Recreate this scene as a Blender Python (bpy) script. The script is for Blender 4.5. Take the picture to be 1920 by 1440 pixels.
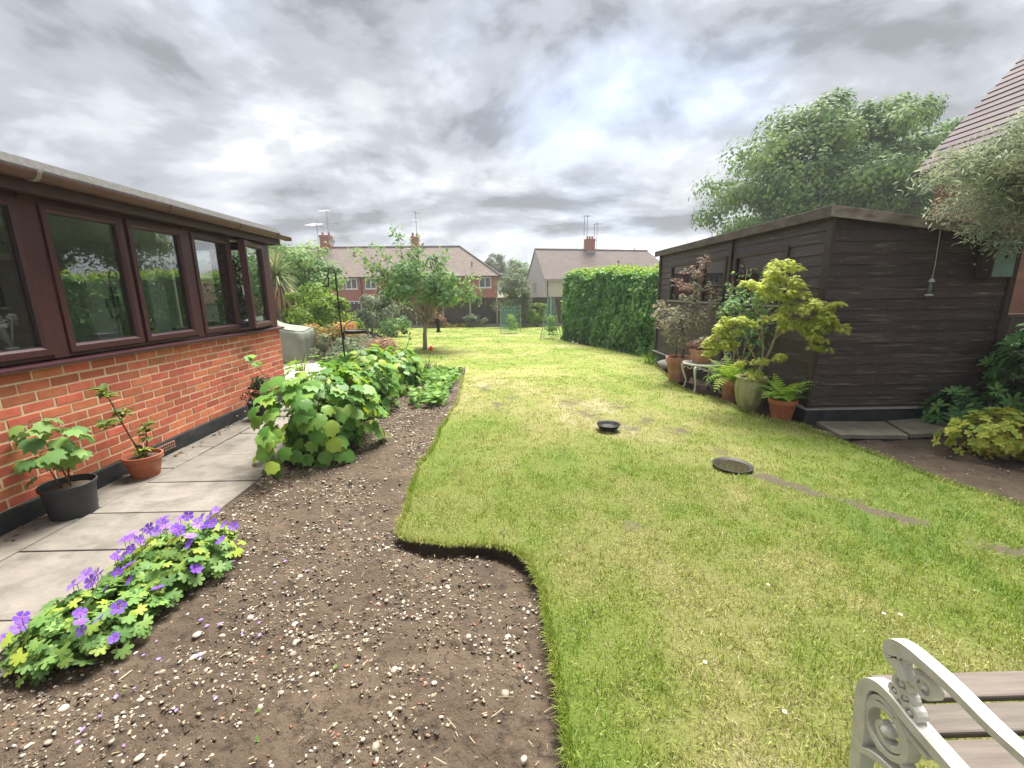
import bpy, bmesh, math, random
import numpy as np
from mathutils import Vector, Matrix
from mathutils.geometry import delaunay_2d_cdt

for o in list(bpy.data.objects):
    bpy.data.objects.remove(o)
SC = bpy.context.scene
COL = SC.collection
R = math.radians
random.seed(7)
RNG = np.random.default_rng(11)
rnd = random.random
def ru(a, b): return a + (b - a) * random.random()

# ------------------------------------------------------------------ camera
EYE = 1.55
def set_camera():
    pitch, yaw, roll = R(12.147), R(1.2012), 0.0107
    cp, sp, cy, sy = math.cos(pitch), math.sin(pitch), math.cos(yaw), math.sin(yaw)
    fw = Vector((sy * cp, cy * cp, -sp)); rt = Vector((cy, -sy, 0)); up = Vector((sy * sp, cy * sp, cp))
    ca, sa = math.cos(roll), math.sin(roll)
    r2 = rt * ca - up * sa; u2 = rt * sa + up * ca
    cam = bpy.data.cameras.new('camera'); o = bpy.data.objects.new('camera', cam); COL.objects.link(o)
    cam.sensor_width = 36; cam.lens = 15.0; cam.clip_start = 0.05; cam.clip_end = 2000
    m = Matrix((r2, u2, -fw)).transposed().to_4x4(); m.translation = (0, 0, EYE)
    o.matrix_world = m
    SC.camera = o
set_camera()

# ------------------------------------------------------------------ sky and sun
SUN_AZ, SUN_EL = R(20), R(66)          # high behind cloud, beyond the garden
SKY_A, SKY_B, SKY_C = (53.1, 7.7, 8.4), (35.3, 2.9, 6.4), (4.5, 34.75, 2.2)
def set_light():
    w = bpy.data.worlds.new('World'); SC.world = w; w.use_nodes = True
    nt = w.node_tree; nt.nodes.clear()
    N = nt.nodes.new; L = nt.links.new
    out = N('ShaderNodeOutputWorld')
    sky = N('ShaderNodeTexSky'); sky.sky_type = 'NISHITA'; sky.sun_disc = False
    sky.sun_elevation = SUN_EL; sky.sun_rotation = SUN_AZ; sky.air_density = 1.0; sky.dust_density = 1.5
    bsky = N('ShaderNodeBackground'); bsky.inputs[1].default_value = 0.05; L(sky.outputs[0], bsky.inputs[0])
    tc = N('ShaderNodeTexCoord')
    sep = N('ShaderNodeSeparateXYZ'); L(tc.outputs['Generated'], sep.inputs[0])
    def M(op, a, b=None, clamp=False):
        n = N('ShaderNodeMath'); n.operation = op; n.use_clamp = clamp
        for i, x in enumerate((a, b)):
            if x is None: continue
            if isinstance(x, (int, float)): n.inputs[i].default_value = x
            else: L(x, n.inputs[i])
        return n.outputs[0]
    den = M('ADD', M('MAXIMUM', sep.outputs[2], 0.0), 0.24)     # a curved cloud layer: bunches up to the horizon
    px = M('DIVIDE', sep.outputs[0], den); py = M('DIVIDE', sep.outputs[1], den)
    comb = N('ShaderNodeCombineXYZ'); L(px, comb.inputs[0]); L(py, comb.inputs[1])
    def noise(scale, detail, rough, off, dist=0.0):
        mp = N('ShaderNodeMapping'); mp.inputs['Location'].default_value = off; L(comb.outputs[0], mp.inputs[0])
        n = N('ShaderNodeTexNoise'); n.inputs['Scale'].default_value = scale; n.inputs['Detail'].default_value = detail
        n.inputs['Roughness'].default_value = rough; n.inputs['Distortion'].default_value = dist
        L(mp.outputs[0], n.inputs['Vector']); return n.outputs[0]
    def ramp(x, stops):
        n = N('ShaderNodeValToRGB'); L(x, n.inputs[0]); e = n.color_ramp.elements
        n.color_ramp.interpolation = 'EASE'
        while len(e) < len(stops): e.new(0.5)
        for k, (p, c) in enumerate(stops):
            e[k].position = p; e[k].color = (c[0], c[1], c[2], 1)
        return n.outputs[0]
    big = noise(0.50, 6, 0.5, SKY_A, 0.2)                      # large grey masses
    fine = noise(1.25, 9, 0.58, SKY_B, 0.25)                   # billows
    cov = noise(0.48, 7, 0.55, SKY_C, 0.2)                     # where the cover thins
    f2 = noise(1.25, 4, 0.48, (SKY_B[0] + 0.06, SKY_B[1] + 0.13, SKY_B[2]), 0.2)
    relief = M('MULTIPLY', M('SUBTRACT', fine, f2), 0.65)       # billows lit from the sun's side
    mix = M('ADD', M('ADD', M('MULTIPLY', big, 0.5), M('MULTIPLY', fine, 0.5)), relief)
    colr = ramp(mix, [(0.36, (0.20, 0.213, 0.235)), (0.45, (0.32, 0.338, 0.37)), (0.54, (0.45, 0.47, 0.505)), (0.625, (0.66, 0.675, 0.70)), (0.72, (0.93, 0.93, 0.93))])
    bcl = N('ShaderNodeBackground'); bcl.inputs[1].default_value = 0.225; L(colr, bcl.inputs[0])
    covm = ramp(M('ADD', M('MULTIPLY', cov, 0.75), M('MULTIPLY', fine, 0.25)), [(0.54, (1, 1, 1)), (0.68, (0.60, 0.60, 0.60))])
    ms = N('ShaderNodeMixShader'); L(covm, ms.inputs[0]); L(bsky.outputs[0], ms.inputs[1]); L(bcl.outputs[0], ms.inputs[2])
    L(ms.outputs[0], out.inputs[0])
    sd = bpy.data.lights.new('sun', 'SUN'); so = bpy.data.objects.new('sun', sd); COL.objects.link(so)
    sd.energy = 1.5; sd.angle = R(32); sd.color = (1.0, 0.965, 0.90)
    v = Vector((math.sin(SUN_AZ) * math.cos(SUN_EL), math.cos(SUN_AZ) * math.cos(SUN_EL), math.sin(SUN_EL)))
    so.rotation_euler = v.to_track_quat('Z', 'Y').to_euler(); so.location = v * 40
    vs = SC.view_settings
    vs.view_transform = 'Standard'; vs.look = 'None'; vs.gamma = 1; vs.use_curve_mapping = False
    vs.exposure = 3.0
    SC.render.engine = 'CYCLES'
    SC.cycles.max_bounces = 7; SC.cycles.transparent_max_bounces = 12; SC.cycles.use_denoising = True
set_light()

# ------------------------------------------------------------------ object helpers
def tag(o, label=None, cat=None, group=None, kind=None):
    if label: o['label'] = label
    if cat: o['category'] = cat
    if group: o['group'] = group
    if kind: o['kind'] = kind
    return o
def thing(name, label, cat, loc=(0, 0, 0), group=None, kind=None):
    o = bpy.data.objects.new(name, None); COL.objects.link(o); o.location = loc
    o.empty_display_size = 0.1
    return tag(o, label, cat, group, kind)
def adopt(o, parent):
    if parent is not None:
        o.parent = parent
        o.matrix_parent_inverse = Matrix.Translation(-Vector(parent.location))
    return o
def link(name, me, parent=None, mat=None):
    o = bpy.data.objects.new(name, me); COL.objects.link(o)
    if mat is not None and len(me.materials) == 0: me.materials.append(mat)
    return adopt(o, parent)
def copyobj(me, name, M, parent):
    o = bpy.data.objects.new(name, me); COL.objects.link(o); o.parent = parent
    if parent is not None: o.matrix_parent_inverse = Matrix.Translation(-Vector(parent.location))
    o.matrix_basis = M
    return o

class MB:
    def __init__(s): s.v = []; s.f = []; s.m = []; s.cm = 0
    def add(s, vs, fs):
        b = len(s.v); s.v += [tuple(p) for p in vs]; s.f += [tuple(b + i for i in f) for f in fs]; s.m += [s.cm] * len(fs)
        return s
    def box(s, x0, x1, y0, y1, z0, z1, M=None):
        vs = [(x0, y0, z0), (x1, y0, z0), (x1, y1, z0), (x0, y1, z0), (x0, y0, z1), (x1, y0, z1), (x1, y1, z1), (x0, y1, z1)]
        if M is not None: vs = [M @ Vector(p) for p in vs]
        return s.add(vs, [(0, 3, 2, 1), (4, 5, 6, 7), (0, 1, 5, 4), (1, 2, 6, 5), (2, 3, 7, 6), (3, 0, 4, 7)])
    def prism(s, poly, d):
        """poly: 3-D points in a plane; d: extrusion vector"""
        n = len(poly); d = Vector(d); a = [Vector(p) for p in poly]
        vs = a + [p + d for p in a]
        fs = [tuple(range(n))[::-1], tuple(range(n, 2 * n))] + [(i, (i + 1) % n, n + (i + 1) % n, n + i) for i in range(n)]
        return s.add(vs, fs)
    def tube(s, pts, rad, n=8, flat=1.0):
        pts = [Vector(p) for p in pts]; k = len(pts)
        if not hasattr(rad, '__len__'): rad = [rad] * k
        vs = []; u = None
        for i, p in enumerate(pts):
            t = (pts[min(i + 1, k - 1)] - pts[max(i - 1, 0)])
            t = t.normalized() if t.length > 1e-9 else Vector((0, 0, 1))
            if u is None:
                a = Vector((1, 0, 0)) if abs(t.x) < 0.8 else Vector((0, 1, 0))
                u = (a - t * a.dot(t)).normalized()
            else:
                u = u - t * u.dot(t)
                u = u.normalized() if u.length > 1e-6 else t.orthogonal().normalized()
            w = t.cross(u)
            for j in range(n):
                a = 2 * math.pi * j / n
                vs.append(p + u * (math.cos(a) * rad[i]) + w * (math.sin(a) * rad[i] * flat))
        fs = []
        for i in range(k - 1):
            for j in range(n):
                fs.append((i * n + j, i * n + (j + 1) % n, (i + 1) * n + (j + 1) % n, (i + 1) * n + j))
        fs.append(tuple(range(n))[::-1]); fs.append(tuple((k - 1) * n + j for j in range(n)))
        return s.add(vs, fs)
    def lathe(s, prof, c=(0, 0, 0), n=28, wob=0.0):
        vs = []; k = len(prof)
        for i, (r_, z) in enumerate(prof):
            for j in range(n):
                a = 2 * math.pi * j / n; q = r_ * (1 + wob * math.sin(3 * a + 1.3))
                vs.append((c[0] + q * math.cos(a), c[1] + q * math.sin(a), c[2] + z))
        fs = [(i * n + j, i * n + (j + 1) % n, (i + 1) * n + (j + 1) % n, (i + 1) * n + j) for i in range(k - 1) for j in range(n)]
        fs.append(tuple((k - 1) * n + j for j in range(n))); fs.append(tuple(range(n))[::-1])
        return s.add(vs, fs)
    def ball(s, c, r3, n=10, m=6):
        vs = [(c[0], c[1], c[2] - r3[2])]
        for i in range(1, m):
            b = -math.pi / 2 + math.pi * i / m
            for j in range(n):
                a = 2 * math.pi * j / n
                vs.append((c[0] + r3[0] * math.cos(b) * math.cos(a), c[1] + r3[1] * math.cos(b) * math.sin(a), c[2] + r3[2] * math.sin(b)))
        vs.append((c[0], c[1], c[2] + r3[2])); T = len(vs) - 1
        fs = [(0, 1 + (j + 1) % n, 1 + j) for j in range(n)]
        for i in range(m - 2):
            for j in range(n):
                a = 1 + i * n; fs.append((a + j, a + (j + 1) % n, a + n + (j + 1) % n, a + n + j))
        a = 1 + (m - 2) * n; fs += [(a + j, a + (j + 1) % n, T) for j in range(n)]
        return s.add(vs, fs)
    def mesh(s, name, mats, smooth=False):
        me = bpy.data.meshes.new(name); me.from_pydata([tuple(p) for p in s.v], [], s.f)
        for m in (mats if isinstance(mats, (list, tuple)) else [mats]):
            if m is not None: me.materials.append(m)
        if any(s.m): me.polygons.foreach_set('material_index', s.m)
        if smooth: me.polygons.foreach_set('use_smooth', [True] * len(me.polygons))
        me.update(); return me
    def build(s, name, mats, parent=None, smooth=False, bevel=0, seg=2):
        o = link(name, s.mesh(name, mats, smooth), parent)
        if smooth == 'auto' or (smooth and bevel == -1):
            pass
        if bevel > 0:
            md = o.modifiers.new('bevel', 'BEVEL'); md.width = bevel; md.segments = seg; md.limit_method = 'ANGLE'
        return o

def np_mesh(name, V, F, mats, rndv=None, colv=None, smooth=False):
    """V (n,3) array, F (m,k) array of same-size faces or list of such arrays"""
    me = bpy.data.meshes.new(name)
    Fs = F if isinstance(F, list) else [F]
    nl = sum(f.size for f in Fs); nf = sum(len(f) for f in Fs)
    me.vertices.add(len(V)); me.vertices.foreach_set('co', np.ascontiguousarray(V, dtype=np.float32).ravel())
    me.loops.add(nl); me.loops.foreach_set('vertex_index', np.concatenate([f.ravel() for f in Fs]).astype(np.int32))
    tot = np.concatenate([np.full(len(f), f.shape[1]) for f in Fs]); st = np.concatenate([[0], np.cumsum(tot)[:-1]])
    me.polygons.add(nf); me.polygons.foreach_set('loop_start', st.astype(np.int32)); me.polygons.foreach_set('loop_total', tot.astype(np.int32))
    if smooth: me.polygons.foreach_set('use_smooth', np.ones(nf, dtype=bool))
    me.update(calc_edges=True)
    if rndv is not None:
        a = me.attributes.new('rnd', 'FLOAT', 'POINT'); a.data.foreach_set('value', np.asarray(rndv, dtype=np.float32))
    if colv is not None:
        a = me.attributes.new('col', 'FLOAT_COLOR', 'POINT')
        c = np.ones((len(V), 4), dtype=np.float32); c[:, :3] = colv; a.data.foreach_set('color', c.ravel())
    for m in (mats if isinstance(mats, (list, tuple)) else [mats]): me.materials.append(m)
    return me

# value noise in numpy
def vnoise(x, y, seed=0):
    x = np.asarray(x, float); y = np.asarray(y, float)
    xi = np.floor(x).astype(np.int64); yi = np.floor(y).astype(np.int64); fx = x - xi; fy = y - yi
    fx = fx * fx * (3 - 2 * fx); fy = fy * fy * (3 - 2 * fy)
    def h(a, b):
        n = (a * 374761393 + b * 668265263 + seed * 982451653) & 0x7fffffff
        n = ((n ^ (n >> 13)) * 1274126177) & 0x7fffffff
        return ((n ^ (n >> 16)) & 0xffff) / 65535.0
    return (h(xi, yi) * (1 - fx) + h(xi + 1, yi) * fx) * (1 - fy) + (h(xi, yi + 1) * (1 - fx) + h(xi + 1, yi + 1) * fx) * fy
def fbm(x, y, oct=4, seed=0):
    s = 0; a = 0.5; t = 0
    for k in range(oct):
        s = s + a * vnoise(x * 2 ** k, y * 2 ** k, seed + k * 17); t += a; a *= 0.5
    return s / t
def unit(a): return a / np.maximum(np.linalg.norm(a, axis=-1, keepdims=True), 1e-9)

# ------------------------------------------------------------------ materials
def newmat(name):
    m = bpy.data.materials.new(name); m.use_nodes = True
    nt = m.node_tree; nt.nodes.clear()
    return m, nt, nt.nodes.new, nt.links.new
def rgb4(c): return (c[0], c[1], c[2], 1)
def pmat(name, col, rough=0.7, col2=None, scale=8, contrast=(0.35, 0.65), stretch=(1, 1, 1), bump=0, bscale=60, bdist=0.01, objr=0.0,
         metal=0.0, spec=0.4, col3=None, s3=2.0, c3=(0.5, 0.7), attr=None, detail=6, coat=0):
    m, nt, N, L = newmat(name)
    out = N('ShaderNodeOutputMaterial'); b = N('ShaderNodeBsdfPrincipled'); L(b.outputs[0], out.inputs[0])
    b.inputs['Roughness'].default_value = rough; b.inputs['Metallic'].default_value = metal
    b.inputs['Specular IOR Level'].default_value = spec; b.inputs['Coat Weight'].default_value = coat
    g = N('ShaderNodeNewGeometry')
    mp = N('ShaderNodeMapping'); mp.inputs['Scale'].default_value = stretch; L(g.outputs['Position'], mp.inputs[0])
    def noise(sc, d=detail):
        n = N('ShaderNodeTexNoise'); n.inputs['Scale'].default_value = sc; n.inputs['Detail'].default_value = d
        n.inputs['Roughness'].default_value = 0.6; L(mp.outputs[0], n.inputs['Vector']); return n.outputs[0]
    def ramp(x, a, b_):
        n = N('ShaderNodeMapRange'); n.inputs[1].default_value = a; n.inputs[2].default_value = b_; L(x, n.inputs[0]); return n.outputs[0]
    def mix(f, a, c):
        n = N('ShaderNodeMix'); n.data_type = 'RGBA'
        if isinstance(f, float): n.inputs[0].default_value = f
        else: L(f, n.inputs[0])
        for i, x in ((6, a), (7, c)):
            if isinstance(x, (tuple, list)): n.inputs[i].default_value = rgb4(x)
            else: L(x, n.inputs[i])
        return n.outputs[2]
    c = None
    if attr:
        at = N('ShaderNodeAttribute'); at.attribute_name = attr; c = at.outputs['Color']
        if col2 is not None:
            c = mix(ramp(noise(scale), *contrast), c, col2)
    elif col2 is not None: c = mix(ramp(noise(scale), *contrast), col, col2)
    else:
        b.inputs['Base Color'].default_value = rgb4(col)
    if col3 is not None:
        c = mix(ramp(noise(s3), *c3), c if c is not None else col, col3)
    if objr:
        oi = N('ShaderNodeObjectInfo')
        hs = N('ShaderNodeHueSaturation')
        v = N('ShaderNodeMapRange'); v.inputs[3].default_value = 1 - objr; v.inputs[4].default_value = 1 + objr; L(oi.outputs['Random'], v.inputs[0])
        L(v.outputs[0], hs.inputs['Value'])
        mu = N('ShaderNodeMath'); mu.operation = 'MULTIPLY'; mu.inputs[1].default_value = 7.31; L(oi.outputs['Random'], mu.inputs[0])
        fr = N('ShaderNodeMath'); fr.operation = 'FRACT'; L(mu.outputs[0], fr.inputs[0])
        v2 = N('ShaderNodeMapRange'); v2.inputs[3].default_value = 0.5 - objr * 0.04; v2.inputs[4].default_value = 0.5 + objr * 0.04; L(fr.outputs[0], v2.inputs[0])
        L(v2.outputs[0], hs.inputs['Hue'])
        if c is None: hs.inputs['Color'].default_value = rgb4(col)
        else: L(c, hs.inputs['Color'])
        c = hs.outputs[0]
    if c is not None: L(c, b.inputs['Base Color'])
    if bump:
        bn = N('ShaderNodeBump'); bn.inputs['Strength'].default_value = bump; bn.inputs['Distance'].default_value = bdist
        L(noise(bscale, 5), bn.inputs['Height']); L(bn.outputs[0], b.inputs['Normal'])
    return m
def leafmat(name, cols, trans=0.35, src='rnd', rough=0.55, spec=0.22, sat=1.0):
    """leaf: colours picked along a ramp by the leaf's own random number"""
    m, nt, N, L = newmat(name)
    out = N('ShaderNodeOutputMaterial'); b = N('ShaderNodeBsdfPrincipled'); t = N('ShaderNodeBsdfTranslucent'); mx = N('ShaderNodeMixShader')
    mx.inputs[0].default_value = trans
    b.inputs['Roughness'].default_value = rough; b.inputs['Specular IOR Level'].default_value = spec
    if src == 'obj':
        oi = N('ShaderNodeObjectInfo'); f = oi.outputs['Random']
    else:
        at = N('ShaderNodeAttribute'); at.attribute_name = 'rnd'; f = at.outputs['Fac']
    rp = N('ShaderNodeValToRGB'); e = rp.color_ramp.elements
    while len(e) < len(cols): e.new(0.5)
    for k, c in enumerate(cols):
        e[k].position = k / max(1, len(cols) - 1); e[k].color = rgb4(c)
    L(f, rp.inputs[0])
    L(rp.outputs[0], b.inputs['Base Color'])
    hs = N('ShaderNodeHueSaturation'); hs.inputs['Hue'].default_value = 0.485; hs.inputs['Saturation'].default_value = 1.1; hs.inputs['Value'].default_value = 1.25
    L(rp.outputs[0], hs.inputs['Color']); L(hs.outputs[0], t.inputs['Color'])
    L(b.outputs[0], mx.inputs[1]); L(t.outputs[0], mx.inputs[2]); L(mx.outputs[0], out.inputs[0])
    return m
def glassmat(name, tint=(0.9, 0.94, 0.93), f0=0.18, rough=0.0):
    m, nt, N, L = newmat(name)
    out = N('ShaderNodeOutputMaterial'); tr = N('ShaderNodeBsdfTransparent'); gl = N('ShaderNodeBsdfGlossy'); mx = N('ShaderNodeMixShader')
    tr.inputs[0].default_value = rgb4(tint); gl.inputs['Roughness'].default_value = rough; gl.inputs[0].default_value = (1, 1, 1, 1)
    lw = N('ShaderNodeLayerWeight'); lw.inputs[0].default_value = 0.5
    pw = N('ShaderNodeMath'); pw.operation = 'POWER'; pw.inputs[1].default_value = 5; L(lw.outputs['Facing'], pw.inputs[0])
    ma = N('ShaderNodeMath'); ma.operation = 'MULTIPLY_ADD'; ma.inputs[1].default_value = 1 - f0; ma.inputs[2].default_value = f0; L(pw.outputs[0], ma.inputs[0])
    L(ma.outputs[0], mx.inputs[0]); L(tr.outputs[0], mx.inputs[1]); L(gl.outputs[0], mx.inputs[2]); L(mx.outputs[0], out.inputs[0])
    return m

MAT = {}
MAT['brick'] = pmat('brick', (0.64, 0.195, 0.105), 0.85, (0.50, 0.125, 0.068), 14, (0.3, 0.75), bump=0.5, bscale=220, bdist=0.002, objr=0.24, col3=(0.62, 0.27, 0.17), s3=40, c3=(0.62, 0.78))
MAT['mortar'] = pmat('mortar', (0.80, 0.63, 0.43), 0.95, (0.70, 0.54, 0.36), 30, bump=0.5, bscale=300, bdist=0.002)
MAT['bitumen'] = pmat('bitumen paint', (0.022, 0.024, 0.026), 0.6, (0.045, 0.046, 0.048), 9, bump=0.4, bscale=40, bdist=0.01, col3=(0.16, 0.15, 0.14), s3=5, c3=(0.68, 0.8))
MAT['frame'] = pmat('rosewood frame', (0.100, 0.034, 0.041), 0.36, (0.062, 0.021, 0.026), 26, (0.3, 0.7), stretch=(3, 3, 0.35), bump=0.15, bscale=90, bdist=0.001, spec=0.5)
MAT['frame_h'] = pmat('rosewood rail', (0.100, 0.034, 0.041), 0.36, (0.062, 0.021, 0.026), 26, (0.3, 0.7), stretch=(3, 0.35, 3), bump=0.15, bscale=90, bdist=0.001, spec=0.5)
MAT['gutter'] = pmat('brown gutter', (0.115, 0.050, 0.048), 0.42, (0.15, 0.075, 0.068), 5, (0.45, 0.8))
MAT['gasket'] = pmat('glazing gasket', (0.03, 0.028, 0.03), 0.5)
MAT['felt'] = pmat('mineral roof felt', (0.075, 0.072, 0.070), 0.95, (0.125, 0.12, 0.112), 30, (0.35, 0.7), bump=0.8, bscale=160, bdist=0.006, col3=(0.075, 0.080, 0.05), s3=6, c3=(0.55, 0.7))
MAT['soffit'] = pmat('brown soffit', (0.055, 0.024, 0.026), 0.5, (0.075, 0.034, 0.034), 6)
MAT['glass'] = glassmat('window glass')
MAT['white_pvc'] = pmat('white paint', (0.78, 0.78, 0.75), 0.45)
MAT['white_iron'] = pmat('white painted iron', (0.60, 0.585, 0.53), 0.42, (0.50, 0.475, 0.41), 20, (0.45, 0.7), col3=(0.34, 0.29, 0.22), s3=55, c3=(0.66, 0.78), bump=0.2, bscale=70, bdist=0.002)
MAT['black_pot'] = pmat('black plastic', (0.028, 0.031, 0.036), 0.5, (0.04, 0.043, 0.048), 12)
MAT['terracotta'] = pmat('terracotta', (0.42, 0.125, 0.060), 0.85, (0.33, 0.10, 0.055), 10, bump=0.2, bscale=120, bdist=0.002, col3=(0.48, 0.27, 0.19), s3=7, c3=(0.55, 0.75))
MAT['terracotta_old'] = pmat('weathered terracotta', (0.36, 0.15, 0.095), 0.9, (0.46, 0.27, 0.2), 8, (0.4, 0.65), bump=0.2, bscale=120, bdist=0.002)
MAT['glaze'] = pmat('celadon glaze', (0.34, 0.33, 0.17), 0.3, (0.20, 0.19, 0.09), 16, (0.4, 0.65), stretch=(1, 1, 0.12), spec=0.5, col3=(0.44, 0.42, 0.27), s3=9, c3=(0.55, 0.7))
MAT['soil'] = pmat('soil', (0.078, 0.055, 0.036), 0.95, (0.132, 0.096, 0.064), 2.4, (0.35, 0.7), bump=1.0, bscale=75, bdist=0.016, col3=(0.044, 0.031, 0.022), s3=17, c3=(0.52, 0.68), detail=9)
MAT['soil_dark'] = pmat('damp soil', (0.042, 0.029, 0.018), 0.95, (0.082, 0.058, 0.037), 9, (0.35, 0.7), bump=1.0, bscale=70, bdist=0.01, detail=9)
MAT['potsoil'] = pmat('potting compost', (0.06, 0.042, 0.03), 0.95, (0.12, 0.09, 0.06), 60, bump=1, bscale=120, bdist=0.006)
MAT['stone'] = pmat('flint', (0.44, 0.39, 0.31), 0.7, (0.28, 0.22, 0.155), 35, (0.4, 0.7), objr=0.32)
MAT['stone_mix'] = pmat('gravel', (0.5, 0.45, 0.37), 0.75, attr='col')
MAT['slab'] = pmat('sandstone paving', (0.225, 0.202, 0.172), 0.85, (0.165, 0.148, 0.126), 5, (0.35, 0.65), bump=0.45, bscale=28, bdist=0.01, objr=0.10, col3=(0.10, 0.09, 0.073), s3=3.6, c3=(0.50, 0.72), stretch=(1, 1.3, 1), detail=9)
MAT['slab_green'] = pmat('mossy paving', (0.25, 0.225, 0.17), 0.9, (0.17, 0.155, 0.11), 6, bump=0.4, bscale=30, bdist=0.01, objr=0.06)
MAT['patio'] = pmat('pink paving', (0.46, 0.38, 0.34), 0.9, (0.36, 0.31, 0.28), 4, objr=0.08)
MAT['shed'] = pmat('dark creosoted board', (0.040, 0.029, 0.030), 0.5, (0.080, 0.058, 0.056), 14, (0.35, 0.7), stretch=(0.5, 0.5, 7), bump=0.3, bscale=40, bdist=0.003, objr=0.22, col3=(0.19, 0.155, 0.135), s3=5.5, c3=(0.55, 0.75))
MAT['shed_trim'] = pmat('dark trim', (0.040, 0.024, 0.021), 0.6, (0.085, 0.06, 0.05), 10, (0.4, 0.75), stretch=(6, 6, 0.6))
MAT['shed_fascia'] = pmat('weathered fascia', (0.15, 0.115, 0.10), 0.8, (0.30, 0.26, 0.23), 6, (0.38, 0.65), stretch=(1, 1, 3), col3=(0.055, 0.036, 0.03), s3=3, c3=(0.5, 0.7))
MAT['concrete'] = pmat('concrete', (0.33, 0.31, 0.28), 0.9, (0.24, 0.225, 0.2), 8, bump=0.4, bscale=60, bdist=0.006)
MAT['fence'] = pmat('dark fence board', (0.075, 0.056, 0.052), 0.85, (0.115, 0.09, 0.08), 5, stretch=(5, 5, 0.5), objr=0.2)
MAT['bark'] = pmat('bark', (0.13, 0.10, 0.078), 0.9, (0.21, 0.175, 0.14), 14, stretch=(1, 1, 0.35), bump=0.8, bscale=40, bdist=0.01)
MAT['bark_pale'] = pmat('pale bark', (0.36, 0.31, 0.235), 0.85, (0.25, 0.215, 0.15), 20, stretch=(1, 1, 0.35), bump=0.3, bscale=60, bdist=0.004)
MAT['stem'] = pmat('green stem', (0.14, 0.15, 0.06), 0.7, (0.2, 0.12, 0.07), 12)
MAT['stem_red'] = pmat('red brown stem', (0.14, 0.062, 0.038), 0.7, (0.19, 0.10, 0.05), 12)
MAT['iron'] = pmat('dark iron', (0.035, 0.032, 0.03), 0.55, (0.06, 0.048, 0.038), 20, metal=0.3)
MAT['roof_far'] = pmat('clay roof tiles', (0.155, 0.118, 0.102), 0.9, (0.235, 0.185, 0.155), 1.7, (0.3, 0.7), col3=(0.105, 0.09, 0.083), s3=5, c3=(0.5, 0.75), bump=0.4, bscale=9, bdist=0.05, stretch=(1, 1, 2.2), detail=9)
MAT['roof_far2'] = pmat('brown concrete roof tiles', (0.135, 0.105, 0.098), 0.9, (0.18, 0.145, 0.13), 1.2, (0.3, 0.7), bump=0.4, bscale=9, bdist=0.05, stretch=(1, 1, 2.2), detail=9)
MAT['roof_near'] = pmat('plum roof tile', (0.075, 0.052, 0.056), 0.75, (0.10, 0.07, 0.073), 4, objr=0.1, bump=0.2, bscale=20, bdist=0.01)
MAT['brick_far'] = pmat('far brickwork', (0.40, 0.135, 0.082), 0.9, (0.30, 0.10, 0.068), 6, (0.3, 0.7), stretch=(1, 1, 2.5), col3=(0.44, 0.23, 0.16), s3=2, c3=(0.5, 0.75))
MAT['brick_brown'] = pmat('brown brickwork', (0.24, 0.115, 0.075), 0.9, (0.16, 0.078, 0.055), 6, (0.3, 0.7), stretch=(1, 1, 2.5), col3=(0.34, 0.15, 0.09), s3=2, c3=(0.5, 0.75))
MAT['render'] = pmat('cream render', (0.60, 0.54, 0.43), 0.95, (0.54, 0.48, 0.38), 2)
MAT['render_grey'] = pmat('grey white render', (0.50, 0.50, 0.48), 0.95, (0.45, 0.45, 0.44), 2)
MAT['dark_glass'] = pmat('dark window pane', (0.03, 0.035, 0.04), 0.08, spec=0.8)
MAT['cover'] = pmat('grey green tarpaulin', (0.21, 0.235, 0.185), 0.65, (0.165, 0.185, 0.145), 3, bump=0.25, bscale=7, bdist=0.05)
MAT['net'] = None
MAT['aerial'] = pmat('aerial metal', (0.30, 0.30, 0.31), 0.5, metal=0.6)
MAT['wood_seat'] = pmat('weathered seat slat', (0.165, 0.138, 0.116), 0.8, (0.105, 0.086, 0.073), 11, (0.3, 0.7), stretch=(0.35, 5, 5), bump=0.4, bscale=40, bdist=0.003, objr=0.08)
MAT['petal'] = leafmat('violet petal', [(0.17, 0.060, 0.50), (0.25, 0.11, 0.60), (0.34, 0.20, 0.68)], 0.25, 'obj', 0.6)
MAT['petal_eye'] = pmat('flower eye', (0.26, 0.05, 0.30), 0.7)
MAT['red'] = leafmat('red petal', [(0.36, 0.012, 0.022), (0.5, 0.02, 0.035)], 0.2, 'rnd')
MAT['plaster'] = pmat('room plaster', (0.62, 0.60, 0.54), 0.9)
MAT['interior_white'] = pmat('white door paint', (0.75, 0.76, 0.74), 0.5)
MAT['pine'] = pmat('pine table wood', (0.46, 0.28, 0.14), 0.5, (0.36, 0.2, 0.1), 10, stretch=(1, 5, 5))
MAT['carpet'] = pmat('dark carpet', (0.09, 0.075, 0.06), 0.95)
MAT['black'] = pmat('black bronze', (0.012, 0.012, 0.012), 0.35)
MAT['curtain'] = pmat('pale curtain', (0.60, 0.60, 0.56), 0.9)
MAT['green_paint'] = pmat('pale green paint', (0.17, 0.26, 0.22), 0.7, (0.13, 0.2, 0.17), 6)
MAT['rubber'] = pmat('dark edging rubber', (0.06, 0.045, 0.05), 0.7, (0.10, 0.07, 0.075), 15)
MAT['galv'] = pmat('pale post', (0.42, 0.41, 0.38), 0.8, (0.34, 0.33, 0.31), 6)
MAT['bowl'] = pmat('dark glazed bowl', (0.018, 0.019, 0.021), 0.5, (0.035, 0.035, 0.037), 30, spec=0.25)
MAT['bowl_water'] = pmat('murky water', (0.040, 0.034, 0.022), 0.06, spec=0.6)
MAT['grass'] = None

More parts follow.
